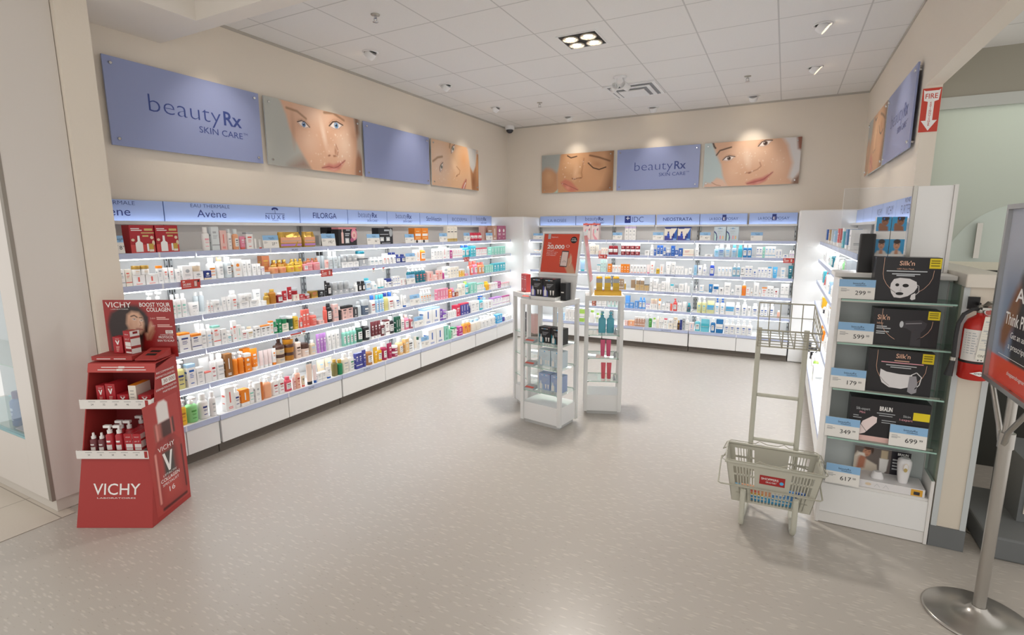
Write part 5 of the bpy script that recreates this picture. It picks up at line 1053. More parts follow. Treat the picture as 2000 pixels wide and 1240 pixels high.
# ------------------------------------------------------------------ printed pictures (numpy painter -> colour attribute on a dense sheet)
class Pic:
    def __init__(s, asp, nx, bg):
        s.asp = asp; s.nx = nx; s.ny = max(8, int(nx / asp)); s.X, s.Y = np.meshgrid(np.linspace(0, asp, s.nx + 1), np.linspace(0, 1, s.ny + 1))
        s.img = np.zeros(s.X.shape + (3,)); s.img[:] = s.c(bg)
    def c(s, h): return np.array(hexc(h)) if isinstance(h, str) else np.array(h)
    def mix(s, a, c): s.img += (s.c(c) - s.img) * np.clip(a, 0, 1)[..., None]; return s
    def blob(s, u, v, ru, rv, c, rot=0, soft=.5, a=1.0):
        dx, dy = s.X - u * s.asp, s.Y - v; k, q = math.cos(R(rot)), math.sin(R(rot))
        d = np.sqrt(((dx * k + dy * q) / (ru * s.asp)) ** 2 + ((-dx * q + dy * k) / rv) ** 2)
        return s.mix(np.clip((1 - d) / max(soft, 1e-3), 0, 1) * a, c)
    def poly(s, pts, c, soft=.02, a=1.0):
        p = [(u * s.asp, v) for u, v in pts]; ins = np.zeros(s.X.shape, bool); dist = np.full(s.X.shape, 1e9)
        for (x0, y0), (x1, y1) in zip(p, p[1:] + p[:1]):
            ex, ey = x1 - x0, y1 - y0; t = np.clip(((s.X - x0) * ex + (s.Y - y0) * ey) / (ex * ex + ey * ey + 1e-12), 0, 1)
            dist = np.minimum(dist, np.hypot(s.X - x0 - t * ex, s.Y - y0 - t * ey))
            if y0 != y1:
                ins ^= ((y0 > s.Y) != (y1 > s.Y)) & (s.X < ex * (s.Y - y0) / (y1 - y0) + x0)
        sd = np.where(ins, dist, -dist)
        return s.mix(np.clip(sd / max(soft, 1e-3) * .5 + .5, 0, 1) * a, c)
    def stroke(s, pts, w, c, soft=.5, a=1.0):
        p = [(u * s.asp, v) for u, v in pts]; dist = np.full(s.X.shape, 1e9)
        for (x0, y0), (x1, y1) in zip(p, p[1:]):
            ex, ey = x1 - x0, y1 - y0; t = np.clip(((s.X - x0) * ex + (s.Y - y0) * ey) / (ex * ex + ey * ey + 1e-12), 0, 1)
            dist = np.minimum(dist, np.hypot(s.X - x0 - t * ex, s.Y - y0 - t * ey))
        return s.mix(np.clip((1 - dist / w) / soft, 0, 1) * a, c)
    def eye(s, u, v, r, rot, iris, lash='4A3328'):
        a = s.asp; k, q = math.cos(R(rot)), math.sin(R(rot))
        P_ = lambda x, y: (u + (x * k - y * q) * r / a, v + (x * q + y * k) * r)
        s.blob(u, v, 1.5 * r / a, .95 * r, 'C99A7E', rot, .8, .5)
        s.poly([P_(-1, -.05), P_(-.4, .35), P_(.2, .42), P_(1, .05), P_(.3, -.33), P_(-.4, -.33)], 'EEE6E2', .02)
        s.blob(*P_(.05, .03), .38 * r / a, .38 * r, iris, 0, .25); s.blob(*P_(.05, .03), .17 * r / a, .17 * r, '20191A', 0, .3)
        s.blob(*P_(-.06, .16), .08 * r / a, .08 * r, 'FFFFFF', 0, .5)
        s.stroke([P_(-1.05, -.05), P_(-.4, .4), P_(.2, .46), P_(1.1, .08)], .11 * r, lash, .6)
        s.stroke([P_(-.9, -.12), P_(-.3, -.36), P_(.4, -.34), P_(.95, .0)], .05 * r, '8A5F4A', .8, .7)
        s.stroke([P_(-1, .25), P_(-.3, .68), P_(.4, .7), P_(1.1, .35)], .06 * r, 'A9765C', .9, .6)
        return s
    def lips(s, pts_top, pts_bot, c='C4756A', mid='8E4A44'):
        s.poly(pts_top + pts_bot[::-1], c, .03)
        n = min(len(pts_top), len(pts_bot)); m = [((a[0] + b_[0]) / 2, (a[1] + b_[1]) / 2) for a, b_ in zip(pts_top, pts_bot)]
        return s.stroke(m, .012, mid, .7, .8)
    def shine(s, n, seed, box, c='FFF6EC'):
        r = random.Random(seed)
        for _ in range(n):
            u, v = r.uniform(box[0], box[2]), r.uniform(box[1], box[3]); s.blob(u, v, r.uniform(.004, .012), r.uniform(.008, .03), c, r.uniform(-60, 60), .9, r.uniform(.25, .7))
        return s
    def add_to(s, b, W, H_, F, off=0.0):
        # fine sheet of quads; returns nothing, colours are written by finish()
        base = len(b.v); n0, n1 = s.nx + 1, s.ny + 1
        vs = [(W * i / s.nx, H_ * j / s.ny, off) for j in range(n1) for i in range(n0)]
        b.add([tuple(F @ Vector(p)) for p in vs], [(j * n0 + i, j * n0 + i + 1, (j + 1) * n0 + i + 1, (j + 1) * n0 + i) for j in range(s.ny) for i in range(s.nx)], PRINT, False)
        if not hasattr(b, 'prints'): b.prints = []
        b.prints.append((base, s.img.reshape(-1, 3)))
def finish(b, o):
    me = o.data; at = me.color_attributes.new('print', 'FLOAT_COLOR', 'POINT')
    arr = np.ones((len(me.vertices), 4), np.float32)
    for base, cols in b.prints: arr[base:base + len(cols), :3] = cols
    at.data.foreach_set('color', arr.ravel()); me.update(); return o

def face_looking_up():      # fair face, blue eyes, grey ground
    p = Pic(2.014, 230, 'B9BBB5')
    p.poly([(.2, 0), (.33, .16), (.45, 0)], '9A7663', .12); p.poly([(.9, -.1), (.9, .3), (.96, .42), (1.02, .3), (1.02, -.1)], '83604E', .06)
    p.poly([(.92, 1.05), (.925, .72), (.95, .66), (.985, .75), (.99, 1.05)], '8D6B56', .05)
    sk = [(.13, 1.05), (.19, .80), (.215, .60), (.27, .40), (.34, .2), (.43, -.05), (.90, -.05), (.93, .3), (.945, .6), (.935, .85), (.92, 1.05)]
    p.poly(sk, 'DDB296', .03)
    p.blob(.80, .5, .16, .42, 'EDCFB8', 0, .9, .9); p.blob(.40, .45, .14, .3, 'E9C6AE', -20, .9, .8); p.blob(.48, .9, .25, .3, 'EDCDB6', 0, .9, .8)
    p.poly([(.90, .7), (.93, .3), (.90, -.05), (.96, -.05), (.96, .7)], 'B98668', .14, .8); p.blob(.25, .6, .03, .4, 'C79C82', 0, .9, .7)
    p.blob(.56, .62, .035, .35, 'F3DAC8', 12, .9, .9); p.blob(.63, .36, .07, .13, 'E7C0A6', 0, .8, .9); p.blob(.685, .36, .02, .11, 'B78469', 0, .8, .8)
    p.stroke([(.69, .48), (.715, .38), (.70, .29), (.66, .27)], .018, 'B07C62', .8, .8); p.blob(.61, .275, .022, .022, '8F5B48', 20, .7, .9); p.blob(.665, .285, .02, .018, '8F5B48', 0, .7, .7)
    p.eye(.355, .70, .115, -14, '5F86B5'); p.eye(.705, .80, .15, 8, '6F9AC4')
    p.stroke([(.20, .90), (.30, .885), (.385, .80)], .03, '9A7457', .9, .85); p.stroke([(.58, .97), (.68, 1.0), (.80, .92)], .035, '9A7457', .9, .9)
    p.lips([(.52, .055), (.60, .145), (.65, .13), (.69, .16), (.79, .235)], [(.525, .05), (.60, .035), (.66, .02), (.72, .06), (.79, .23)], 'CC8378')
    p.blob(.655, .05, .06, .035, 'E2A99E', 8, .9, .8)
    return p.shine(40, 3, (.4, .1, .9, .7))
def face_tilted():          # tan face close up, white towel to the side
    p = Pic(2.014, 230, 'D8C3B2')
    p.poly([(-.02, -.05), (-.02, 1.05), (.72, 1.05), (.80, .7), (.84, .35), (.86, -.05)], 'E0B894', .04)
    p.blob(.15, .5, .3, .7, 'EBD2C0', 0, .9, .9); p.blob(.66, .7, .16, .5, 'D9A070', 0, .9, .8)
    p.poly([(.72, 1.05), (.76, .95), (.80, .55), (.87, .42), (.93, .6), (.95, 1.05)], 'C3C1BE', .03)
    p.poly([(.80, .55), (.87, .42), (.93, .6), (.97, .9), (1.02, .9), (1.02, -.05), (.84, -.05)], 'B07E58', .03); p.blob(.88, .2, .06, .3, '8C5E42', 0, .9, .8)
    p.blob(.97, .6, .03, .5, 'D6A070', 0, .8)
    p.eye(.19, .42, .115, 58, '7C7F74'); p.eye(.43, .88, .12, 52, '77806F')
    p.stroke([(.03, .52), (.12, .62), (.21, .66)], .04, 'A17C5C', .9, .9); p.stroke([(.36, .9), (.37, .99), (.4, 1.05)], .04, 'A17C5C', .9, .9)
    p.blob(.45, .52, .07, .25, 'EFCDAE', 40, .9, .8); p.stroke([(.50, .5), (.57, .42), (.56, .34), (.51, .30)], .02, 'B07A55', .8, .8); p.blob(.50, .28, .02, .025, '8F5B40', 40, .7)
    p.lips([(.58, -.05), (.62, .08), (.655, .16), (.70, .24)], [(.66, -.05), (.69, .05), (.70, .12), (.715, .22)], 'C0685E'); p.stroke([(.635, -.03), (.66, .07), (.69, .15)], .02, 'F3ECE6', .6, .9)
    return p.shine(26, 8, (.05, .1, .5, .5))
def face_asleep():
    p = Pic(2.0, 230, 'A9AEAA')
    p.poly([(-.02, -.05), (-.02, .55), (.06, .66), (.15, .62), (.23, .5), (.25, -.05)], 'BF916D', .05); p.blob(.1, .45, .1, .3, 'D3A680', 0, .9, .8)
    p.poly([(.27, .98), (.25, .7), (.225, .5), (.235, -.05), (1.02, -.05), (1.02, 1.05), (.3, 1.05)], 'CB9B74', .03)
    p.blob(.45, .75, .18, .35, 'E0B48C', 0, .9, .9); p.blob(.8, .35, .2, .35, 'D2A077', 0, .9, .7); p.poly([(.93, 1.05), (.95, .5), (.88, .1), (.80, -.05), (1.03, -.05), (1.03, 1.05)], '7E5638', .12, .85)
    p.blob(.49, .52, .05, .3, 'E6BD98', -8, .9, .9); p.stroke([(.60, .85), (.585, .65), (.57, .5), (.58, .38)], .03, 'A87550', .9, .7)
    p.stroke([(.44, .36), (.47, .33), (.52, .36), (.57, .36)], .022, '8A5638', .8, .9); p.blob(.52, .42, .05, .08, 'DDAF88', 0, .8, .8)
    p.stroke([(.37, .95), (.42, .89), (.50, .92)], .02, '3E2A20', .6); p.stroke([(.66, .73), (.73, .60), (.81, .55), (.90, .60)], .02, '3E2A20', .6); p.blob(.78, .68, .1, .1, 'B98660', -15, .9, .8)
    p.stroke([(.68, .92), (.8, .86), (.95, .75)], .035, '6E4A32', .9, .9)
    p.lips([(.28, .27), (.34, .34), (.39, .31), (.43, .27), (.53, .06)], [(.30, .2), (.34, .10), (.39, .03), (.44, .0), (.52, .04)], 'C87D68')
    p.blob(.38, .12, .05, .07, 'E0A08C', -25, .9, .7); p.poly([(.12, -.05), (.2, .02), (.235, .08), (.24, -.05)], 'B7D6C8', .02)
    return p.shine(20, 5, (.3, .2, .7, .8))
def face_smiling():
    p = Pic(2.02, 230, 'BCCBCB')
    p.poly([(.08, 1.05), (.10, .92), (.13, .75), (.19, .5), (.215, .25), (.27, -.05), (1.02, -.05), (1.02, 1.05)], 'DDB294', .03)
    p.blob(.5, .75, .3, .4, 'EACAB0', 0, .9, .8); p.blob(.78, .45, .14, .35, 'E6C0A4', 0, .9, .8); p.blob(.32, .32, .09, .25, 'E4BC9E', 0, .9, .8)
    p.poly([(.80, 1.05), (.87, .85), (.93, .45), (.90, .15), (.95, .05), (1.02, .3), (1.02, 1.05)], 'DCD9D8', .05); p.poly([(.95, 1.05), (.97, .75), (1.02, .7), (1.02, 1.05)], '8E5B48', .03)
    p.poly([(.93, -.05), (.95, .1), (1.02, .25), (1.02, -.05)], '8C6A58', .04)
    p.poly([(.0, -.05), (.03, .1), (.09, .08), (.15, .2), (.22, .16), (.28, .0), (.3, -.05)], 'E3BFA8', .03); p.stroke([(.1, .1), (.15, .04), (.2, .02)], .014, 'B88A70', .8)
    p.eye(.27, .63, .125, 10, '5A3E30'); p.eye(.64, .91, .14, 18, '5A3E30')
    p.stroke([(.135, .72), (.17, .82), (.29, .88)], .026, '5C4334', .8); p.stroke([(.09, 1.0), (.105, .92), (.12, .88)], .03, '3B2A22', .8)
    p.blob(.47, .6, .05, .3, 'F0D4BE', 12, .9, .9); p.stroke([(.60, .5), (.615, .42), (.58, .35), (.53, .31), (.46, .28)], .02, 'B07C62', .8, .8); p.blob(.50, .28, .025, .02, '8A5644', 10, .7)
    p.lips([(.47, .06), (.55, .13), (.60, .15), (.64, .17), (.74, .28)], [(.49, .02), (.56, .015), (.62, .04), (.67, .09), (.735, .26)], 'C4716A'); p.blob(.60, .06, .05, .03, 'DE9E96', 15, .9, .7)
    return p.shine(40, 12, (.35, .1, .85, .8))
def picture_panel(name, label, W, H_, loc, rz, pic, group=None):
    b = MB(); b.box(0, 0, 0, W, .012, H_, H('panel_edge', 'C9CCCF', .4)); pic.add_to(b, W, H_, front(0, -.0005, 0))
    o = b.build(name, None, loc, rz); finish(b, o); tag(o, label, 'picture', group); knobs(o, W, H_); return o
def knobs(o, W, H_):
    for x in (.045, W - .045):
        for z in (.045, H_ - .045):
            k = MB(); k.M = Matrix.Translation((x, -.001, z)) @ Matrix.Rotation(R(90), 4, 'X'); k.lathe([(.011, 0), (.011, .008), (.008, .011)], CHROME, 14)
            k.M = Matrix.Translation((x, .012, z)) @ Matrix.Rotation(R(-90), 4, 'X'); k.lathe([(.009, .0005), (.009, .024)], CHROME, 10); k.build('standoff', o)
def sign_panel(label, W, H_, loc, rz, s):
    b = MB(); b.box(0, 0, 0, W, .012, H_, SIGNB); o = b.build('wall_sign', None, loc, rz); tag(o, label, 'sign')
    if s:
        t = MB(); F = front(0, -.0008, 0); m = H('sign_navy', '36498C', .35)
        q = .84 if s < 1 else 1
        t.textw('beauty', W * .225, W * .69, H_ * .46, H_ * .205, m, F, -.016); t.textw('Rx', W * .71, W * .845, H_ * .46, H_ * .185, m, F, .016)
        t.textw('SKIN CARE', W * .53, W * .845, H_ * .305, H_ * .08, m, F); t.textw('TM', W * .852, W * .885, H_ * .365, H_ * .03, m, F); t.build('lettering', o)
    knobs(o, W, H_); return o
SW, SH, SZ = 1.16, .576, 2.237
GF = 'framed beauty faces above the shelves'
sign_panel('largest lettered pale blue wall sign, next to the column', SW, SH, (XL + .036, 1.99, SZ), R(90), 1.0)
picture_panel('wall_picture', 'picture of a fair face with blue eyes, beside the large lettered sign', SW, SH, (XL + .036, 3.20, SZ), R(90), face_looking_up(), GF)
sign_panel('plain pale blue wall sign without lettering, on the long wall', SW, SH, (XL + .036, 4.41, SZ), R(90), 0)
picture_panel('wall_picture', 'picture of a sideways tilted face, beside the blank blue sign', SW, SH, (XL + .036, 5.615, SZ), R(90), face_tilted(), GF)
picture_panel('wall_picture', 'picture of a face with closed eyes on the back wall', SW, SH, (-3.485, YB - .036, SZ), 0, face_asleep(), GF)
sign_panel('lettered pale blue wall sign in the middle of the back wall', SW, SH, (-2.272, YB - .036, SZ), 0, 1.0)
picture_panel('wall_picture', 'picture of a smiling brown-eyed face on the back wall', SW, SH, (-1.056, YB - .036, SZ), 0, face_smiling(), GF)
sign_panel('lettered pale blue wall sign on the side wall, seen almost edge on', SW, SH, (XR - .036, 5.90, SZ), R(-90), .8)
picture_panel('wall_picture', 'face picture on the side wall, seen almost edge on', SW, SH, (XR - .036, 7.12, SZ), R(-90), face_asleep(), GF)

# ------------------------------------------------------------------ ceiling fittings
def eyeball(x, y, ax, ay, label, lit):
    t = thing('ceiling_spotlight', label, 'ceiling light', (x, y, ZC), math.atan2(ay, ax))
    b = MB(); b.lathe([(.075, -.001), (.075, -.006), (.058, -.008), (.055, -.001)], FIX, 28); b.build('trim_ring', t)
    b = MB(); b.M = Matrix.Translation((-.012, 0, -.004)) @ Matrix.Rotation(R(-48), 4, 'Y')
    b.loft([[(r * math.cos(2 * math.pi * j / 20), r * math.sin(2 * math.pi * j / 20), z) for j in range(20)] for r, z in ((.050, .01), (.052, -.02), (.046, -.052))], FIX, True, True, False)
    b.loft([[(r * math.cos(2 * math.pi * j / 20), r * math.sin(2 * math.pi * j / 20), z) for j in range(20)] for r, z in ((.044, -.052), (.042, -.02), (.02, .0))], H('reflector', 'E6E0D4', .2, .5), True, False, True)
    b.build('hood', t)
    b = MB(); b.M = Matrix.Translation((-.012, 0, -.004)) @ Matrix.Rotation(R(-48), 4, 'Y'); b.lathe([(.022, -.022), (.026, -.03), (.02, -.034)], emissive('spot_bulb', (1, .86, .66), 14), 16); b.build('bulb', t)
    l = bpy.data.lights.new('spot_beam', 'SPOT'); l.energy = SPOT_W * lit; l.color = (1, .88, .74); l.spot_size = R(66); l.spot_blend = 1.0; l.shadow_soft_size = .035
    o = bpy.data.objects.new('spot_beam', l); col.objects.link(o)
    d = Vector((ax, ay, -1.12)); o.location = (x + ax * .05, y + ay * .05, ZC - .085); o.rotation_euler = d.to_track_quat('-Z', 'Y').to_euler()
for x, y, ax, ay, lb, k in ((-3.53, 2.74, -.62, 0, 'ceiling spotlight aimed at the large lettered blue sign', 1.0), (-3.53, 3.95, -.62, 0, 'ceiling spotlight aimed at the blue-eyed face picture', 1.0), (-3.545, 5.19, -.62, 0, 'ceiling spotlight aimed at the blank blue sign', 1.0),
        (-3.58, 6.41, -.6, 0, 'ceiling spotlight aimed at the tilted face picture', 1.0), (-2.92, 7.42, 0, .5, 'ceiling spotlight aimed at the closed-eyes picture', .55), (-1.70, 7.40, 0, .5, 'ceiling spotlight aimed at the back wall lettered sign', .55),
        (-.47, 7.40, 0, .5, 'ceiling spotlight aimed at the smiling face picture', .8), (.145, 5.15, .62, 0, 'ceiling spotlight nearer the camera, aimed at the side wall sign', .9), (.147, 6.40, .62, 0, 'ceiling spotlight aimed at the side wall face picture', .9)):
    eyeball(x, y, ax, ay, lb, k)
# recessed four-lamp fixture
t = thing('recessed_light', 'square recessed fitting with four round lamps in the ceiling', 'ceiling light', (-1.684, 4.57, ZC))
b = MB(); s = .165
b.box(-s - .012, -s - .012, -.006, s + .012, -s, -.0005, FIX); b.box(-s - .012, s, -.006, s + .012, s + .012, -.0005, FIX); b.box(-s - .012, -s, -.006, -s, s, -.0005, FIX); b.box(s, -s, -.006, s + .012, s, -.0005, FIX); b.build('trim_frame', t)
MB().box(-s, -s, -.003, s, s, -.0005, H('fitting_black', '2B2926', .6)).build('housing', t)
for i in (-1, 1):
    for j in (-1, 1):
        x, y = i * .08, j * .08
        r = MB(); r.M = Matrix.Translation((x, y, 0)); r.lathe([(.068, -.0035), (.073, -.014), (.062, -.017), (.058, -.006)], H('lamp_ring', 'C9BFAE', .3, .4), 28); r = r.build('lamp_ring', t)
        q = MB(); q.M = Matrix.Translation((x, y, 0)); q.lathe([(.056, -.0045), (.03, -.0065), (.002, -.009)], H('lamp_reflector', 'EFE3D0', .2, .5), 24); q.build('reflector', r)
        q = MB(); q.M = Matrix.Translation((x, y, 0)); q.lathe([(.034, -.010), (.03, -.014), (.002, -.016)], emissive('lamp_bulb', (1, .93, .82), BULB_W), 20); q.build('bulb', r)
def downlight(name, loc, energy, angle, aim=(0, 0, -1), color=(1, .95, .89)):
    l = bpy.data.lights.new(name, 'SPOT'); l.energy = energy; l.color = color; l.spot_size = R(angle); l.spot_blend = .9; l.shadow_soft_size = .05
    o = bpy.data.objects.new(name, l); col.objects.link(o); o.location = loc; o.rotation_euler = Vector(aim).to_track_quat('-Z', 'Y').to_euler()
for i in (-1, 1):
    for j in (-1, 1): downlight('lamp_beam', (-1.684 + i * .08, 4.57 + j * .08, ZC - .03), LAMP_W, 150)
# air vent
t = thing('ceiling_vent', 'stepped square air vent in the ceiling', 'vent', (-1.697, 6.40, ZC))
for k, (a, z, m) in enumerate(((.295, -.004, FIX), (.255, -.012, H('vent_shade', '8E9092', .6)), (.225, -.022, FIX), (.18, -.03, H('vent_shade', '8E9092', .6)), (.15, -.04, FIX))):
    b = MB(); b.box(-a, -a, z - (.006 if k % 2 == 0 else .002), a, a, z + (.0035 if k == 0 else .004), m); b.build('vane' if k else 'frame', t)
# twin spot heads
t = thing('ceiling_spot_pair', 'small pair of white spot heads hanging beside the ceiling vent', 'ceiling light', (-1.70, 5.80, ZC))
b = MB(); b.lathe([(.07, -.0005), (.07, -.01), (.05, -.016)], FIX, 24); b.build('canopy', t)
for sx in (-1, 1):
    q = MB(); q.tube([(sx * .03, 0, -.012), (sx * .055, .0, -.09)], .006, FIX); q = q.build('stem', t)
    h = MB(); h.M = Matrix.Translation((sx * .06, 0, -.105)) @ Matrix.Rotation(R(-35 * sx), 4, 'Z') @ Matrix.Rotation(R(70), 4, 'X'); h.lathe([(.01, -.05), (.034, -.045), (.04, .035), (.034, .035), (.03, .0)], FIX, 20); h.build('spot_head', q)
for sx in (-1, 1): downlight('spot_head_beam', (-1.70 + sx * .075, 5.84, ZC - .13), HEADS_W, 120, (sx * .6, .5, -1))
def sprinkler(x, y, label):
    t = thing('sprinkler', label, 'sprinkler', (x, y, ZC), 0)
    b = MB(); b.lathe([(.035, -.0005), (.033, -.006), (.012, -.010)], METAL, 20); b.build('escutcheon', t)
    b = MB(); b.lathe([(.009, -.008), (.009, -.03)], CHROME, 12); b.tube([(.012, 0, -.02), (.014, 0, -.04), (.003, 0, -.052)], .003, CHROME); b.tube([(-.012, 0, -.02), (-.014, 0, -.04), (-.003, 0, -.052)], .003, CHROME); b.build('body', t)
    b = MB(); b.lathe([(.022, -.0525), (.022, -.055), (.004, -.056)], CHROME, 16); b.build('deflector', t)
sprinkler(-2.90, 3.32, 'fire sprinkler in the ceiling nearest the entrance soffit')
sprinkler(-2.94, 6.435, 'fire sprinkler in the ceiling near the dome camera')
sprinkler(-.48, 6.42, 'fire sprinkler in the ceiling near the side wall')
t = thing('security_camera', 'small dome camera in the ceiling corner', 'security camera', (-4.0, 7.62, ZC))
b = MB(); b.lathe([(.075, -.0005), (.075, -.05), (.06, -.058)], FIX, 24); b.build('housing', t)
b = MB(); b.lathe([(.056, -.0585), (.052, -.085), (.03, -.105), (.004, -.111)], H('smoked_dome', '3A3A40', .1), 24); b.build('dome', t)

# ------------------------------------------------------------------ price cards and shelf tags
CARDW = H('card_white', 'EFEDE8', .4); CARDB = H('card_blue', '8FBCE4', .4)
def price_card(loc, rz, w, h, label, price, cents='99', name='beautyRx', big=False, tilt=6):
    t = thing('price_card', label, 'price card', loc, rz)
    b = MB(); b.M = Matrix.Rotation(R(-tilt), 4, 'X'); b.box(-w / 2, -.0015, 0, w / 2, .0015, h, CARDW)
    F = frame((0, -.0019, 0), (1, 0, 0), (0, 0, 1)); b.rect(-w / 2, h * .62, w / 2, h, CARDB, F)
    b.text(name, h * .14, NAVYD, w * .05, h * .76, 'CENTER', 0, 1, b_frame(F, .0004)); b.rect(-w * .05, h * .69, w * .25, h * .71, NAVYD, b_frame(F, .0004))
    if price:
        b.text(price, h * .3, BLK, w * .26, h * .22, 'RIGHT', 0, 1.05, b_frame(F, .0003)); b.text(cents, h * .13, BLK, w * .3, h * .34, 'LEFT', 0, 1.05, b_frame(F, .0003))
    for k, q in enumerate((.5, .43, .38)): b.rect(-w * .44, h * q, -w * (.44 - .16 - .08 * (k == 1)), h * (q + .02), H('print_grey', '8A8A8E', .6), F, .0003)
    b.build('card', t)
    q = MB(); q.M = Matrix.Rotation(R(-tilt), 4, 'X'); q.box(-w / 2 - .002, .0018, .0, w / 2 + .002, .0034, h + .002, glassy('clear_acrylic', (.96, .97, .98))); q.M = Matrix(); q.box(-w * .3, -.004, -.0002, w * .3, .012, .0016, glassy('clear_acrylic', (.96, .97, .98))); q.build('holder', t)
    return t
def b_frame(F, d): return F @ Matrix.Translation((0, 0, d))
NB = {('L1', 0): 'beside the column', ('L1', 1): 'before the gold pouches', ('L1', 2): 'before the rose-print box', ('L1', 3): 'before the two-jar black box', ('L1', 4): 'beside the orange cartons', ('L1', 5): 'beside the gold-footed cartons', ('L1', 6): 'beside the crimson pouches', ('L1', 7): 'before the mauve cartons',
      ('B1', 0): 'beside the corner box', ('B1', 1): 'beside the lilac-topped cartons', ('B1', 2): 'beside the blue-print cartons', ('B1', 3): 'beside the ice blue cartons', ('B1', 4): 'standing alone near the end box'}
PRC = ['8', '27', '192', '66', '14', '39', '12', '20', '22', '57', '30', '24', '32', '60', '72', '118', '42', '']
cnt = {}
for i, (sh, a0, w, h) in enumerate(CARDS):
    wall, idx = sh[0], int(sh[1]) - 1; k = cnt.get(sh, 0); cnt[sh] = k + 1
    where = '%s %s' % (WALLN[wall], SHELFN[sh[1]])
    loc = (-3.733 if idx < 5 else -3.648, a0 + w / 2, ZL[idx] + .0032) if wall == 'L' else (a0 + w / 2, 7.353, ZB[idx] + .0032)
    price_card(loc, R(90) if wall == 'L' else 0, w * .94, h, 'blue-topped price card %s, %s' % (NB.get((sh, k), 'between products'), where), PRC[i])
REDT = H('tag_red', 'C8433A', .4)
for i, (sh, a0, w, z0, z1) in enumerate(TAGS):
    wall = sh[0]; h = z1 - z0; t = MB(); t.box(0, 0, 0, w, .002, h, REDT); F = front(0, -.0004, 0)
    t.text('20,000', h * .34, WT, w * .08, h * .38, 'LEFT', .01, .95, F); t.rect(w * .08, h * .22, w * .5, h * .27, WT, F); t.rect(w * .08, h * .74, w * .2, h * .86, WT, F)
    t.rect(w * .66, h * .18, w * .82, h * .84, H('phone_grey', '6F6668', .4), F); t.rect(w * .675, h * .24, w * .805, h * .78, H('phone_pink', 'E4C3BE', .4), F, .0003); t.ell(w * .9, h * .78, w * .05, h * .14, BLK, F, .0002)
    loc = (-3.712, a0, z0) if wall == 'L' else (a0, 7.332, z0)
    o = t.build('promo_tag', None, loc, R(90) if wall == 'L' else 0)
    tag(o, 'red promotion tag on the second shelf edge, %s' % ['below white creams near the column', 'below the rose oil bottles', 'below the turquoise cartons', 'back wall, below the ivory tubes', 'back wall, at the end box'][i], 'shelf tag')
for a, w, z, lb in ((2.995, .115, .738, 'wide white and red price ticket hanging above the lilac tubes'), (3.12, .035, .745, 'small white and red price ticket beside the wide one, above lilac tubes'),
                    (4.04, .035, 1.235, 'small white and red price ticket below the grey cartons'), (4.19, .035, 1.235, 'small white and red price ticket below the teal labelled bottles')):
    t = MB(); t.box(0, 0, 0, w, .002, .042, CARDW); F = front(0, -.0004, 0); t.rect(0, .03, w, .042, REDT, F)
    for q in range(max(1, int(w / .034))): t.text('9.99', .014, BLK, .017 + q * .036, .01, 'CENTER', .01, 1, b_frame(F, .0003))
    tag(t.build('price_ticket', None, (-3.711, a, z), R(90)), lb, 'shelf tag')

# ------------------------------------------------------------------ red cardboard display
CARDR = H('cardboard_red', 'A83633', .55); CARDRD = H('cardboard_deep_red', '8E2226', .6); LIP = H('lip_white', 'E9E6E2', .5)
DL, DRZ = (-3.438, 1.251, .001), R(27.1)
t = thing('cardboard_display', 'red cardboard floor display with a portrait header card', 'display stand', DL, DRZ)
W_, D_ = .432, .353
yf = lambda z: .2 * z / .88
xi = lambda z: .02 * z / .9
def side(x0, sgn):
    q = lambda x, y, z: (x + sgn * xi(z), y, z)
    pts = [(0, 0), (.353, 0), (.39, .92), (.205, .875)]
    vs = [q(x0, y, z) for y, z in pts] + [q(x0 + sgn * .006, y, z) for y, z in pts]
    b = MB(); b.hull8(vs, CARDR); return b
side(0, 1).build('side_panel', t)
b = side(W_, -1); F = frame((W_ + .0008, 0, 0), (0, 1, 0), (-.022, 0, 1))
pr_ = Pic(.3 / .66, 90, 'B23A36')
pr_.poly([(.30, .66), (.72, .66), (.93, .56), (.97, .48), (.97, .10), (.88, .015), (.2, .015), (.10, .1), (.10, .48), (.14, .56)], '8E2A2A', .012)
pr_.poly([(.2, .58), (.88, .58), (.88, .05), (.2, .05)], 'B8453F', .1); pr_.stroke([(.17, .54), (.15, .1)], .02, 'E0968C', .8); pr_.stroke([(.62, .6), (.72, .5), (.72, .3)], .05, '6E2422', .9, .7); pr_.stroke([(.92, .5), (.92, .1)], .014, '4E1417', .8); pr_.stroke([(.2, .03), (.9, .03)], .02, '4E1417', .8)
pr_.poly([(.24, .80), (.80, .80), (.80, .655), (.24, .655)], '4E2A2A', .01); pr_.poly([(.24, .80), (.42, .80), (.42, .655), (.24, .655)], 'B5645C', .02); pr_.stroke([(.30, .79), (.30, .66)], .02, 'D88C84', .9); pr_.stroke([(.72, .79), (.72, .66)], .018, 'C46A62', .9)
pr_.poly([(.36, .80), (.36, .95), (.44, .985), (.60, .985), (.68, .95), (.68, .80)], 'E9E4E0', .01)
pr_.poly([(.36, .53), (.68, .53), (.68, .30), (.36, .30)], '4A4240', .02)
FF = F @ Matrix.Translation((.05, .03, .0))
pr_.add_to(b, .3, .66, FF)
F2 = b_frame(F, .0006)
b.textw('VICHY', .125, .27, .39, .028, WT, F2); b.shape([(.155, .37), (.175, .37), (.2, .29), (.225, .37), (.242, .37), (.208, .255), (.192, .255)], WT, F2)
b.textw('LIFTACTIV', .14, .26, .235, .012, WT, F2); b.textw('COLLAGEN', .115, .28, .205, .02, WT, F2, .01); b.textw('SPECIALIST', .125, .27, .18, .014, WT, F2); b.textw('16', .175, .225, .13, .03, WT, F2)
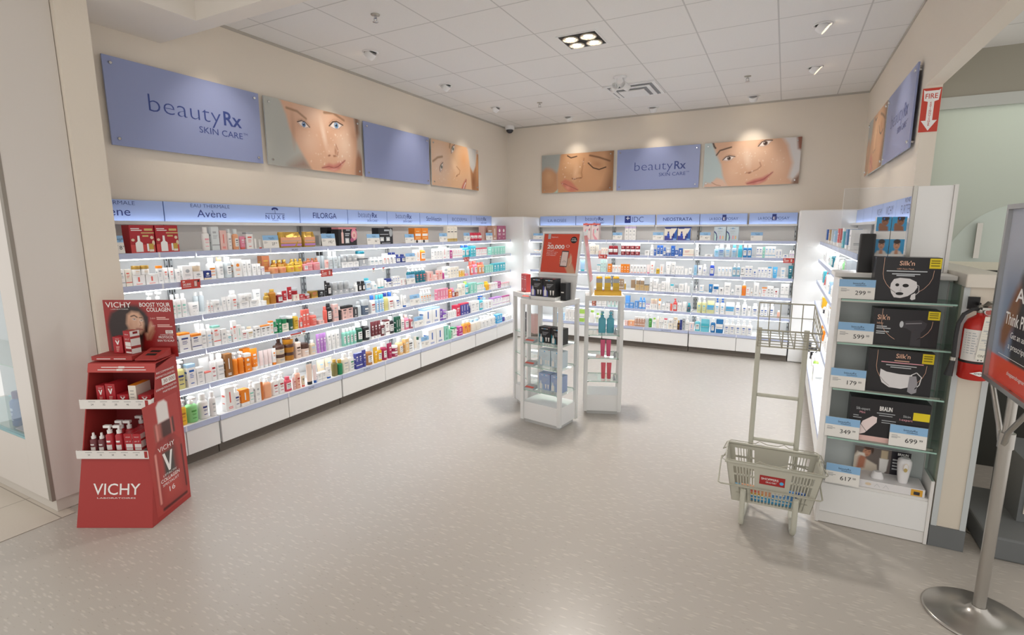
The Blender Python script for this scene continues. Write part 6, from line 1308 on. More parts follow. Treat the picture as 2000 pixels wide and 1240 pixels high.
b.textw('DERMATOLOGISTES', .19, .355, .815, .011, WT, F2); b.textw('RECOMMAND\u00c9', .2, .355, .84, .011, WT, F2); b.rect(.235, .765, .358, .805, LIP, F2); b.textw('30 000', .25, .35, .775, .02, CARDRD, b_frame(F2, .0004)); b.textw('DERMATOLOGISTES', .18, .36, .742, .011, WT, F2); b.textw('PARTENAIRES', .235, .36, .72, .011, WT, F2)
o = b.build('side_panel', t); finish(b, o)
b = MB(); q = lambda f, z, d=0: (xi(z) + .001 + f * (W_ - 2 * xi(z) - .002), yf(z) + d, z)
b.hull8([q(0, 0), q(1, 0), q(1, 0, .008), q(0, 0, .008), q(0, .392), q(1, .392), q(1, .392, .008), q(0, .392, .008)], CARDR)
Ff = frame((0, -.0009, 0), (1, 0, 0), (0, .2, .88))
b.textw('VICHY', .085, .355, .185, .062, WT, Ff, .004); b.textw('LABORATOIRES', .11, .33, .163, .007, WT, Ff); b.build('front_panel', t)
for z0, h_, nm in ((.388, .044, 'lower'), (.662, .05, 'upper')):
    y0 = yf(z0); x0 = xi(z0) + .007; x1 = W_ - x0; tr = MB()
    tr.box(x0, y0 - .002, z0 - .004, x1, .365, z0, CARDRD); tr = tr.build('shelf_tray', t)
    lp = MB(); lp.box(x0 - .018, y0 - .02, z0 - .004, x1 + .004, y0 - .016, z0 + h_, LIP); lp.box(x0 - .018, y0 - .016, z0 - .004, x0 - .015, y0 - .004, z0 + h_, LIP); lp.hull8([(x1 + .001, y0 - .016, z0 - .004), (x1 + .004, y0 - .016, z0 - .004), (x1 - .003, y0 + .035, z0 - .004), (x1 - .006, y0 + .035, z0 - .004), (x1 + .001, y0 - .016, z0 + h_), (x1 + .004, y0 - .016, z0 + h_), (x1 - .003, y0 + .035, z0 + h_), (x1 - .006, y0 + .035, z0 + h_)], LIP)
    F = front(0, y0 - .0205, 0)
    for k in range(5):
        xx = x0 + .035 + k * .068; lp.rect(xx, z0 + h_ * .75, xx + .04, z0 + h_ * .8, H('print_grey', '8A8A8E', .6), F); lp.text(('24', '32', '28', '46', '39')[k], h_ * .3, H('print_dark', '4A4A4E', .6), xx + .02, z0 + h_ * .35, 'CENTER', 0, 1, F)
    lp.rect(x1 - .03, z0 + .002, x1 - .012, z0 + h_ - .003, CARDR, F); lp.build('price_lip', tr)
b = MB(); b.hull8([q(0, .855), q(1, .855), q(1, .855, .006), q(0, .855, .006), q(0, .905), q(1, .905), q(1, .905, .006), q(0, .905, .006)], H('cardboard_bright', 'BC4742', .55))
F = frame((0, -.001, 0), (1, 0, 0), (0, .2, .88))
for z, a0, a1, wx in ((.905, .1, .35, .2), (.89, .08, .36, .19)): b.rect(a0, z, a1, z + .004, WT, F); b.rect(wx, z - .003, wx + .035, z + .007, LIP, b_frame(F, .0004))
b.build('fascia', t)
b = MB(); b.hull8([(.022, .206, .903), (W_ - .022, .206, .903), (W_ - .022, .388, .915), (.022, .388, .915), (.022, .206, .907), (W_ - .022, .206, .907), (W_ - .022, .388, .919), (.022, .388, .919)], CARDR); b.build('top_panel', t)
b = MB(); b.hull8([(.007, .346, .002), (W_ - .007, .346, .002), (W_ - .007, .351, .002), (.007, .351, .002), (.027, .380, .9), (W_ - .027, .380, .9), (W_ - .027, .385, .9), (.027, .385, .9)], CARDRD); b.build('back_panel', t)
hc = Pic(.42 / .345, 170, 'A02A2A')
hc.blob(.75, .3, .5, .6, '8E1C1C', 0, .9, .7); hc.poly([(.05, -.05), (.04, .55), (.10, .78), (.22, .86), (.36, .92), (.5, .90), (.60, .78), (.62, .55), (.56, .40), (.50, .2), (.48, -.05)], '2C1B1A', .04)
hc.blob(.12, .55, .1, .25, '2C1B1A', 0, .6); hc.poly([(.56, .42), (.66, .62), (.70, .52), (.62, .40), (.58, .30)], 'C99A80', .03); hc.poly([(.58, .3), (.68, .5), (.70, .45), (.63, .3)], 'B07E64', .03)
hc.poly([(.33, .74), (.40, .80), (.50, .78), (.545, .70), (.56, .58), (.545, .47), (.50, .40), (.42, .40), (.35, .46), (.305, .58)], 'D2A68B', .03); hc.poly([(.34, .48), (.42, .40), (.46, .3), (.46, .1), (.28, .1), (.28, .42)], 'BC8E73', .05)
hc.blob(.5, .58, .05, .12, 'E2BBA2', 0, .9, .8); hc.blob(.36, .55, .05, .15, 'B98A70', 0, .9, .6); hc.poly([(.555, .78), (.585, .6), (.555, .42), (.60, .42), (.63, .7)], '2C1B1A', .02)
hc.eye(.425, .66, .03, -10, '3A2A24', '2A1A16'); hc.eye(.525, .64, .026, -8, '3A2A24', '2A1A16'); hc.stroke([(.38, .71), (.43, .73), (.47, .695)], .013, '2A1A16', .7); hc.stroke([(.50, .69), (.54, .69)], .011, '2A1A16', .7)
hc.stroke([(.50, .62), (.515, .55), (.49, .54)], .008, 'A07058', .8); hc.lips([(.44, .49), (.49, .50), (.53, .48)], [(.44, .485), (.49, .465), (.53, .475)], 'B06A60')
b = MB(); b.box(.007, .389, .90, W_ - .005, .395, 1.25, CARDRD); F = front(.007, .3882, .905); hc.add_to(b, .42, .345, F); F = b_frame(F, .0005)
b.textw('VICHY', .015, .17, .30, .032, WT, F, .004); b.textw('LABORATOIRES', .045, .15, .287, .005, WT, F); b.textw('BOOST YOUR', .22, .405, .305, .024, WT, F, .012); b.textw('COLLAGEN', .26, .405, .275, .024, WT, F, .012)
for y, x0, x1 in ((.235, .315, .37), (.225, .315, .39), (.19, .315, .39), (.18, .315, .405)): b.rect(x0, y, x1, y + .006, H('print_pink', 'E4B4AC', .6), F)
b.textw('24H', .275, .305, .228, .01, H('print_pink', 'E4B4AC', .6), F); b.textw('DAY', .28, .305, .183, .01, H('print_pink', 'E4B4AC', .6), F)
b.rect(.36, .14, .405, .16, LIP, F); b.textw('NEW', .367, .398, .144, .012, CARDRD, b_frame(F, .0004)); b.textw('COMPLETE WITH', .325, .405, .128, .007, WT, F); b.textw('PROTOCOL', .315, .405, .11, .014, WT, F, .01); b.textw('SKIN TO SCALP', .305, .408, .09, .012, WT, F, .006)
o = b.build('header_card', t); finish(b, o)
DM = Matrix.Translation(DL) @ Matrix.Rotation(DRZ, 4, 'Z')
def disp(kind, w, h, d, x, y, z, label, body='red', cap='-', lab='white', rz=0.0, group=None, deco=None):
    # stock of the cardboard display, w x d x h, its front on y
    p = DM @ Vector((x, y, z + .0008)); b = MB(); nm = kind
    if kind == 'carton':
        b.box(-w / 2, 0, 0, w / 2, d, h, P(body), P(cap) if cap != '-' else None); F = front(0, -.0006, 0)
        if deco == 'v':
            b.shape([(-w * .24, h * .78), (-w * .1, h * .78), (0, h * .62), (w * .1, h * .78), (w * .24, h * .78), (w * .05, h * .52), (-w * .05, h * .52)], WT, F); b.textw('VICHY', -w * .22, w * .22, h * .84, h * .05, WT, F)
            for k in range(5): b.rect(-w * .2, h * (.1 + .07 * k), w * (.05 + .03 * k), h * (.13 + .07 * k), H('print_pink', 'E4B4AC', .6), F)
        elif deco == 'w':
            b.textw('VICHY', -w * .3, w * .3, h * .82, h * .05, WT, F); b.textw('UV 17', -w * .3, w * .3, h * .6, h * .07, WT, F)
            for z0, z1, m in ((.34, .52, LIP), (.22, .32, LIP), (.1, .2, CARDRD), (.02, .09, LIP)): b.rect(-w * .32, h * z0, w * .48, h * z1, m, F)
            S = frame((w / 2 + .0006, 0, 0), (0, 1, 0), (0, 0, 1)); b.rect(0, 0, d, h, LIP, S)
            for z0, z1 in ((.66, .76), (.22, .34)): b.rect(0, h * z0, d, h * z1, CARDR, b_frame(S, .0004))
            b.rect(d * .3, h * .86, d * .8, h * .96, CARDRD, b_frame(S, .0004))
        elif deco == 'o':
            for k in range(4): b.rect(-w * .3, h * (.2 + .17 * k), w * .2, h * (.23 + .17 * k), H('print_grey', '8A8A8E', .6), F)
    else:
        b.M = Matrix.Translation((0, w / 2, 0)); hb = h * .72
        b.loft([sq_ring(w * .95, w * .95, 0, 1), sq_ring(w, w, h * .02, 1), sq_ring(w, w, hb - h * .06, 1), sq_ring(w * .6, w * .6, hb, 1)], P(body))
        for z, q, m in ((.18, .36, LIP), (.02, .12, LIP)): arc_patch(b, w, w, 1, h * z, h * q * .98, 42, m, 1.02)
        arc_patch(b, w, w, 1, h * .44, h * .5, 30, WT, 1.02)
    o = b.build(nm, None, p, DRZ + rz); tag(o, label, 'carton' if kind == 'carton' else 'bottle', group)
    if kind != 'carton':
        c = MB(); c.M = Matrix.Translation((0, w / 2, 0)); r = w * .3
        c.loft([sq_ring(r * 2, r * 2, hb + .001, 1, 14), sq_ring(r * 2, r * 2, hb + h * .12, 1, 14)], P('white'))
        if kind == 'pump_bottle': c.loft([sq_ring(r, r, hb + h * .12, 1, 10), sq_ring(r, r, hb + h * .2, 1, 10)], P('white')); c.box(-r * 2.2, -r * .7, h * .915, r * .8, r * .7, h, P('white'))
        else: c.loft([sq_ring(r * 1.2, r * 1.2, hb + h * .12, 1, 12), sq_ring(r * .9, r * .9, h, 1, 12)], P('white'))
        c.build('pump' if kind == 'pump_bottle' else 'dropper', o)
lz, uz = .388, .662
for i, x in enumerate((.055, .103)): disp('dropper_bottle', .040, .125, 0, x, .115, lz, '%s of two dark red dropper bottles, lower tray of the red display' % ('first', 'second')[i], 'maroon', group='dark red dropper bottles')
for i, (x, y) in enumerate(((.155, .11), (.210, .11), (.165, .185), (.213, .185), (.225, .265), (.285, .265))): disp('pump_bottle', .044, .172, 0, x, y, lz, '%s red pump bottle, %s row, lower tray of the red display' % (('left', 'right')[i % 2], ('front', 'middle', 'back')[i // 2]), 'red')
for i, x in enumerate((.268, .318)): disp('carton', .047, .125, .14, x, .115, lz, '%s of two red and white cartons, lower tray of the red display' % ('first', 'second')[i], 'red', deco='w', group='red and white cartons in the display')
for i, y in enumerate((.13, .21)): disp('carton', .034, .12, .07, .372, y, lz, '%s slim red carton by the side panel, lower display tray' % ('front', 'rear')[i], 'red', deco='w', rz=R(-14))
for w, h, d, x, lb, dc, bo in ((.048, .115, .06, .085, 'narrow red carton at the tray end, upper display tray', 'v', 'red'), (.055, .125, .1, .143, 'tall red carton with white V, upper display tray', 'v', 'red'), (.066, .062, .07, .210, 'low red carton beside white one, upper display tray', 'v', 'red'),
                       (.044, .115, .12, .27, 'white carton with orange top, upper display tray', 'o', 'ivory'), (.075, .058, .11, .338, 'low wide red carton, upper display tray', 'v', 'red')):
    disp('carton', w, h, d, x, .19, uz, lb, bo, 'orange' if dc == 'o' else '-', deco=dc)
for w, h, d, x, y, z, lb, dc, rz in ((.055, .098, .05, .135, .30, .944, 'small red carton before the portrait, display top', 'v', 0), (.058, .135, .055, .205, .285, .944, 'taller red and white carton before the portrait, display top', 'w', R(-20))):
    disp('carton', w, h, d, x, y, z, lb, 'red', deco=dc, rz=rz)
p = DM @ Vector((.03, .225, .918)); b = MB(); b.box(0, 0, 0, .235, .145, .025, CARDR); F = front(0, -.0005, 0); b.rect(.03, .008, .11, .012, WT, F); b.rect(.13, .008, .2, .012, WT, F); tag(b.build('display_plinth', None, p, DRZ), 'flat red plinth under the cartons on top of the red display', 'plinth')
p = DM @ Vector((.282, .225, .918)); b = MB(); b.hull8([(0, 0, 0), (.12, 0, 0), (.12, .14, 0), (0, .14, 0), (0, 0, .008), (.12, 0, .008), (.12, .14, .045), (0, .14, .045)], CARDR); F = frame((0, 0, .0088), (1, 0, 0), (0, .14, .037)); b.rect(.03, .085, .09, .11, BLK, F); b.rect(.03, .045, .09, .07, BLK, F); tag(b.build('sample_tray', None, p, DRZ), 'sloping red sample tray on the display top', 'tray')

# ------------------------------------------------------------------ free standing frame towers
GLASS = glassy('shelf_glass', (.93, .97, .95)); GEDGE = H('glass_edge_green', '9FC4B6', .15, spec=.6)
def glass_plate(b, x0, y0, x1, y1, z, th=.006):
    b.box(x0, y0, z - th, x1, y1, z, GLASS); e = .0008
    b.box(x0, y0 - e, z - th, x1, y0 - e / 4, z, GEDGE); b.box(x0, y1 + e / 4, z - th, x1, y1 + e, z, GEDGE)
TWH = H('tower_white', 'E6E6E4', .4)
def tower(label, loc, rz, w, d, h, shelves, bh):
    t = thing('display_tower', label, 'display tower', loc, rz, 'white frame towers'); p = .032
    for x in (0, w - p):
        for y in (0, d - p): bevel(MB().box(x, y, .03, x + p, y + p, h - .045, TWH).build('post', t), .002, 1)
    b = MB(); b.box(0, 0, h - .045, w, d, h, TWH); bevel(b.build('top_panel', t), .002, 1)
    MB().box(p * .4, p * .4, .035, w - p * .4, d - p * .4, bh, FIX).build('base_box', t); MB().box(.03, .03, .001, w - .03, d - .03, .035, H('plinth_grey', 'C4C4C2', .5)).build('plinth', t)
    for z in shelves:
        b = MB(); glass_plate(b, .008, .008, w - .008, d - .008, z); g = b.build('glass_shelf', t)
        k = MB()
        for x in (p + .006, w - p - .006):
            for y in (p * .5, d - p * .5): k.cyl(x, y, z - .014, z - .0065, .006, METAL, 10)
        k.build('shelf_pin', g)
    return Matrix.Translation(loc) @ Matrix.Rotation(rz, 4, 'Z')
TA = tower('white frame tower with the red poster tent on top', (-1.942, 3.881, 0), R(-9.2), .405, .300, 1.09, (.515, .715, .301), .19)
TB = tower('white frame tower with the yellow bottles on top', (-1.511, 4.304, 0), R(20.4), .336, .300, 1.09, (.739, .528, .315), .185)
TC = tower('white frame tower with tall red cartons, behind the poster tower', (-2.255, 4.352, 0), R(-39), .336, .300, 1.09, (.72, .51, .30), .19)
RA, RB, RC = R(-9.2), R(20.4), R(-39)
def on(T, rz, x, y, z, b, name, label, cat, group=None, rot=0.0):
    o = b.build(name, None, T @ Vector((x, y, z + .0008)), rz + rot); return tag(o, label, cat, group)
def drop_logo(b, w, h, F, m):
    b.rect(-w * .3, h * .88, -w * .08, h * .905, m, F); b.rect(w * .06, h * .88, w * .28, h * .905, m, F); b.ell(0, h * .895, w * .05, h * .035, P('sky'), F, .0003, 12)
def kit_box(T, rz, x, y, z, label, body, accent, group, w=.118, h=.15, d=.085, tag_c='pink'):
    b = MB(); b.box(-w / 2, 0, 0, w / 2, d, h, body); F = front(0, -.0006, 0); ink = P('silver')
    drop_logo(b, w, h, F, P('white') if body is not PB else P('sky'))
    b.shape([(-w * .5, 0), (-w * .5, h * .62), (-w * .38, h * .5), (-w * .1, h * .3), (-w * .08, 0)], accent, F)
    for k in range(4): b.rect(-w * .2, h * (.5 + k * .06), w * (.1 + .08 * k), h * (.515 + k * .06), ink, F)
    b.rect(-w * .42, h * .04, -w * .2, h * .36, LIP, b_frame(F, .0004)); b.shape([(-w * .36, h * .36), (-w * .26, h * .36), (-w * .29, h * .56), (-w * .33, h * .56)], LIP, b_frame(F, .0004))
    for q in (.06, .28): b.shape([(w * q, h * .36), (w * (q + .14), h * .36), (w * (q + .1), h * .1), (w * (q + .04), h * .1)], LIP, F)
    b.rect(w * .3, h * .985, w * .5, h * .999, P('crimson'), F)
    on(T, rz, x, y, z, b, 'carton', label, 'carton', group)
PB = P('greybl')
b = MB(); b.box(0, 0, 0, .26, .15, .026, TWH); on(TA, RA, .07, .025, 1.09, b, 'riser', 'low white riser under the black kits, poster tower top', 'riser')
kit_box(TA, RA, .135, .045, 1.117, 'first of two black kit cartons, poster tower top', BLK, P('indigo'), 'black kit cartons on tower top')
kit_box(TA, RA, .258, .045, 1.117, 'second of two black kit cartons, poster tower top', BLK, P('indigo'), 'black kit cartons on tower top')
b = MB(); b.box(0, 0, 0, .05, .075, .142, BLK); b.rect(.004, .06, .03, .07, LIP, front(0, -.0005, 0)); on(TA, RA, .336, .1, 1.09, b, 'carton', 'single black carton behind the two kits, poster tower top', 'carton')
for i in range(2):
    kit_box(TA, RA, .19 + .122 * i, .09, .715, '%s black kit carton, upper glass shelf of poster tower' % ('first', 'second')[i], BLK, P('teal'), 'black kits on glass', .116, .135)
    kit_box(TA, RA, .19 + .122 * i, .09, .515, '%s ice blue gift carton, middle glass shelf of poster tower' % ('first', 'second')[i], P('iceblue'), P('greybl'), 'ice blue gift cartons on glass', .114, .14)
    kit_box(TA, RA, .19 + .122 * i, .09, .301, '%s grey blue gift carton, lowest glass shelf of poster tower' % ('first', 'second')[i], H('pack_periwinkle', '9FB0D2', .5), P('greybl'), 'grey blue gift cartons on glass', .114, .145)
def wedge(T, rz, x, y, z, label, rot=0):
    b = MB(); b.hull8([(0, 0, 0), (.09, 0, 0), (.09, .07, 0), (0, .07, 0), (.0, .0, .016), (.09, .0, .016), (.09, .07, .034), (0, .07, .034)], P('silver')); F = frame((0, 0, .0168), (1, 0, 0), (0, .07, .018)); b.rect(.003, .003, .087, .03, P('coral'), F); b.rect(.01, .04, .06, .045, P('grey'), F)
    on(T, rz, x, y, z, b, 'price_wedge', label, 'price card', None, rot)
for z, nm in ((1.09, 'top'), (.715, 'upper glass shelf'), (.515, 'middle glass shelf'), (.301, 'lowest glass shelf')): wedge(TA, RA, .035 if z < 1 else .0, .012, z, 'grey and coral price wedge, poster tower %s' % nm)
# yellow bottles, blue and pink bottles on the second tower
b = MB(); YT = H('tray_yellow', 'E3B23C', .45); b.box(0, 0, 0, .232, .085, .004, YT)
for q in ((0, 0, .232, .004), (0, .081, .232, .085), (0, .004, .004, .081), (.228, .004, .232, .081)): b.box(q[0], q[1], .004, q[2], q[3], .038, YT)
on(TB, RB, .078, .03, 1.09, b, 'tray', 'yellow tray under the three yellow bottles', 'tray')
for i in range(3):
    b = MB(); b.box(-.026, -.026, 0, .026, .026, .105, P('oil')); b.box(-.026, -.026, .105, .026, .026, .14, P('grey')); b.rect(-.018, .06, .018, .064, P('gold'), front(0, -.0266, 0))
    o = on(TB, RB, .118 + i * .073, .072, 1.0945, b, 'bottle', '%s yellow and grey square bottle, yellow tray' % ('first', 'second', 'third')[i], 'bottle', 'yellow square bottles in tray'); c = MB(); c.loft([sq_ring(.052, .052, .1405, .4), sq_ring(.05, .05, .155, .4), sq_ring(.03, .03, .16, .6)], P('yellow')); c.build('cap', o)
def tall(T, rz, x, y, z, w, h, colr, label, group, kd='pump_bottle'):
    ps = product_meshes(kd, w, h, colr, colr, '-', 2)
    o = bpy.data.objects.new(kd, ps[0][1]); col.objects.link(o); o.location = T @ Vector((x, y, z + .0008)); o.rotation_euler = (0, 0, rz); tag(o, label, 'bottle', group)
    for nm, me in ps[1:]: c = bpy.data.objects.new(nm, me); col.objects.link(c); c.parent = o
PAL['aqua'] = '5FB0C4'; PAL['hotpink'] = 'D8587E'; PAL['watermelon'] = 'E0606E'
for i in range(2):
    tall(TB, RB, .155 + i * .074, .12, .739, .07, .195, 'aqua', '%s aqua pump bottle, upper shelf of yellow-topped tower' % ('first', 'second')[i], 'aqua pump bottles on glass')
    tall(TB, RB, .165 + i * .052, .10, .528, .046, .15, 'hotpink', '%s hot pink flat tube, middle shelf of yellow-topped tower' % ('first', 'second')[i], 'hot pink bottles on glass', 'tube')
    tall(TB, RB, .175 + i * .052, .10, .315, .046, .15, 'watermelon', '%s watermelon pink flat tube, lower shelf of yellow-topped tower' % ('first', 'second')[i], 'watermelon bottles on glass', 'tube')
for z, nm in ((.739, 'upper'), (.528, 'middle'), (.315, 'lower')):
    b = MB(); b.hull8([(0, 0, 0), (.022, 0, 0), (.022, .07, 0), (0, .07, 0), (.009, 0, .05), (.013, 0, .05), (.013, .07, .05), (.009, .07, .05)], P('grey')); on(TB, RB, .262, .04, z, b, 'price_wedge', 'small grey price wedge, %s shelf of yellow-topped tower' % nm, 'price card')
for i in range(2):
    b = MB(); w, h = .052, .165; b.box(-w / 2, 0, 0, w / 2, .045, h, P('coralred')); F = front(0, -.0006, 0); b.rect(-w * .35, h * .7, w * .35, h * .73, WT, F); b.rect(-w * .3, h * .82, w * .2, h * .86, P('pinkl'), F); b.rect(-w * .2, h * .1, w * .2, h * .2, P('pinkl'), F)
    on(TC, RC, .085 + .058 * i, .06, 1.09, b, 'carton', '%s tall red carton on the rear tower top' % ('first', 'second')[i], 'carton', 'tall red cartons on tower')
    b = MB(); b.box(-.03, 0, 0, .03, .05, .17, P('dark')); b.rect(-.02, .12, .01, .13, P('silver'), front(0, -.0006, 0)); on(TC, RC, .09 + .065 * i, .06, .72, b, 'carton', '%s charcoal carton, upper shelf of rear tower' % ('first', 'second')[i], 'carton', 'charcoal cartons on rear tower')
b = MB(); b.box(-.05, 0, 0, .05, .07, .17, P('palepink')); on(TC, RC, .25, .08, .72, b, 'carton', 'pale blush carton beside charcoal ones, rear tower', 'carton')
# poster tent: front panel leaning back over tower A, rear panel behind
t = thing('poster_tent', 'white A-shaped stand with a red points poster, on the front tower', 'sign', TA @ Vector((.224, .19, 1.0915)), RA)
PW, ZT_ = .378, .555
b = MB(); b.hull8([(-PW / 2, 0, 0), (PW / 2, 0, 0), (PW / 2, .012, 0), (-PW / 2, .012, 0), (-PW / 2, .115, ZT_), (PW / 2, .115, ZT_), (PW / 2, .127, ZT_), (-PW / 2, .127, ZT_)], TWH); b.build('front_panel', t)
n0, n1, f0, f1 = Vector((PW / 2 + .003, .29, .003)), Vector((PW / 2 + .003, .125, ZT_)), Vector((.048, .62, .003)), Vector((.048, .455, ZT_))
nn = (f0 - n0).cross(n1 - n0).normalized() * -.012
b = MB(); b.hull8([tuple(v) for v in (n0 + nn, f0 + nn, f0, n0, n1 + nn, f1 + nn, f1, n1)], TWH)
F = frame(n0 - nn * .06, f0 - n0, n1 - n0); b.rect(.02, .12, .335, .54, H('poster_red', 'D9513A', .3), F); b.build('side_panel', t)
F = frame((-PW / 2, -.001, 0), (1, 0, 0), (0, .115, ZT_)); hy = math.hypot(.115, ZT_)
fr = MB(); y0, y1 = .195, hy - .002
for x0, a0, x1, a1 in ((0, y0, PW, y0 + .02), (0, y1 - .016, PW, y1), (0, y0 + .02, .014, y1 - .016), (PW - .014, y0 + .02, PW, y1 - .016)):
    v0 = [F @ Vector(p) for p in ((x0, a0, .0005), (x1, a0, .0005), (x1, a1, .0005), (x0, a1, .0005), (x0, a0, .010), (x1, a0, .010), (x1, a1, .010), (x0, a1, .010))]; fr.hull8([tuple(v) for v in v0], FIX)
fr.build('poster_frame', t)
pp = Pic((PW - .03) / (y1 - y0 - .04), 150, 'D9513A')
pp.poly([(.62, .24), (.70, .12), (.78, -.02), (1.0, -.02), (.93, .14), (.86, .26), (.84, .44), (.80, .50), (.78, .4)], 'D3A184', .02); pp.stroke([(.8, .2), (.84, .3), (.82, .42)], .02, 'E2BBA2', .9)
for k in range(4): pp.blob(.535, .42 - k * .055, .03, .022, 'D8A98E', 10, .4)
pp.poly([(.555, .56), (.57, .575), (.735, .57), (.75, .555), (.735, .17), (.72, .155), (.54, .16), (.53, .175)], '2C2A2E', .006); pp.poly([(.57, .545), (.735, .54), (.722, .18), (.545, .185)], 'E8D2CC', .006)
b = MB(); F1 = F @ Matrix.Translation((.015, y0 + .02, .003)); pp.add_to(b, PW - .03, y1 - y0 - .04, F1); F2 = b_frame(F1, .0006); pw, ph = PW - .03, y1 - y0 - .04
b.textw('20,000', pw * .12, pw * .61, ph * .62, ph * .1, WT, F2, .025); b.textw('Get', pw * .13, pw * .22, ph * .745, ph * .04, WT, F2, .01); b.ell(pw * .7, ph * .69, pw * .05, ph * .032, WT, F2); b.ell(pw * .7, ph * .69, pw * .041, ph * .026, H('poster_red', 'D9513A', .3), F2, .0004)
b.ell(pw * .85, ph * .85, pw * .09, ph * .085, BLK, F2); b.textw('PTS', pw * .80, pw * .90, ph * .86, ph * .028, WT, b_frame(F2, .0004), .01); b.textw('REDEEM', pw * .785, pw * .915, ph * .82, ph * .026, WT, b_frame(F2, .0004), .01)
b.rect(pw * .11, ph * .87, pw * .19, ph * 1.0, P('silver'), F2); b.textw('Optimum', pw * .21, pw * .4, ph * .905, ph * .03, WT, F2)
for k, (st, x1) in enumerate((('when you', .32), ('spend 75 or more,', .44), ('bring your offer', .41), ('and redeem', .38))): b.textw(st, pw * .12, pw * x1, ph * (.56 - .042 * k), ph * .022, WT, F2)
b.textw('Load', pw * .62, pw * .67, ph * .31, ph * .018, BLK, F2); b.textw('your offer', pw * .59, pw * .71, ph * .28, ph * .02, BLK, F2)
o = b.build('poster', t); finish(b, o)

# ------------------------------------------------------------------ device cabinet at the end of the side wall
CB = (.535, 3.5, 0)
def wb(): b = MB(); b.M = Matrix.Translation((-CB[0], -CB[1], -CB[2])); return b
CABW = H('cabinet_white', 'E4E2DF', .42); CABG = H('cabinet_back_grey', 'CDD4D4', .3)
t = thing('display_cabinet', 'open white cabinet with glass shelves of beauty devices and price cards', 'cabinet', CB)
b = wb(); b.box(.277, 3.25, .001, .294, 3.60, 1.40, CABW); bevel(b.build('side_panel', t), .002, 1)
b = wb(); b.box(.776, 3.25, .001, .792, 3.60, .36, CABW); b.box(.776, 3.42, .36, .792, 3.60, 1.40, CABW); bevel(b.build('side_panel', t), .002, 1)
b = wb(); b.box(.778, 3.25, .3605, .786, 3.418, 1.39, glassy('side_glass', (.80, .88, .85))); b.build('side_glass', t)
b = wb(); b.box(.262, 3.36, 1.4005, .795, 3.60, 1.425, CABW); bevel(b.build('top_panel', t), .003, 1)
b = wb(); b.box(.2945, 3.43, .256, .7755, 3.445, 1.40, CABG); b.build('back_panel', t)
b = wb(); b.box(.2945, 3.262, .001, .7755, 3.59, .255, CABW); bx = b.build('base_box', t)
b = wb(); b.box(.2945, 3.254, .07, .7755, 3.2615, .24, FIX); b.build('drawer_front', bx)
b = wb(); b.box(.2945, 3.256, .004, .7755, 3.2612, .067, CABW); b.build('kick_board', bx)
for z in (1.296, 1.061, .806, .527):
    b = wb(); glass_plate(b, .2945, 3.224, .7755, 3.429, z, .008); g = b.build('glass_shelf', t)
    k = wb(); k.box(.2945, 3.30, z - .022, .7755, 3.312, z - .0085, METAL); k.build('shelf_rail', g)
for x, z, p, c, h, lb in ((.357, 1.2968, '299', '00', .102, 'beside the mask box'), (.372, 1.0618, '599', '00', .108, 'beside the hair removal box'), (.361, .8068, '179', '00', .108, 'beside the belt box'), (.359, .5278, '349', '99', .11, 'at the left end of the two-device box'), (.652, .5278, '699', '99', .114, 'at the right end of the two-device box'), (.385, .2568, '617', '00', .112, 'before the white demonstration box')):
    price_card((x, 3.2335, z + .0012), 0, .16, h, 'price card reading %s %s, device cabinet' % (p, lb), p, c, 'beautyRx', True, 4)
ROSE = H('rose_gold_print', 'E3B49A', .3, .3); YEL = H('sticker_yellow', 'EAD320', .5)
def device_box(x0, x1, z, h, label, art, depth=.1, m=None):
    w = x1 - x0; b = MB(); m = m or H('box_black', '201E22', .35); b.box(0, 0, 0, w, depth, h, m); F = front(0, -.0007, 0); F2 = b_frame(F, .0005)
    art(b, w, h, F, F2)
    o = b.build('device_box', None, (x0, 3.252, z + .0008)); return tag(o, label, 'box')
def sticker(b, w, h, F): b.rect(w * .82, h * .76, w * .995, h * .985, YEL, F); [b.rect(w * .84, h * q, w * .97, h * (q + .025), H('sticker_ink', '8A7A10', .6), b_frame(F, .0004)) for q in (.92, .87, .81)]
def arc(b, w, h, F): b.line([(w * .13, h), (w * .13, h * .62), (w * .15, h * .5), (w * .2, h * .38), (w * .28, h * .26), (w * .36, h * .18)], .0016, ROSE, F); b.line([(w * .9, h * .72), (w * .89, h * .55), (w * .85, h * .42), (w * .78, h * .3), (w * .7, h * .22)], .0016, ROSE, F)
DEV = H('device_white', 'E7E5E6', .4); DEVG = H('device_grey', '9C9AA0', .35); DEVD = H('device_dark', '3A383E', .3)
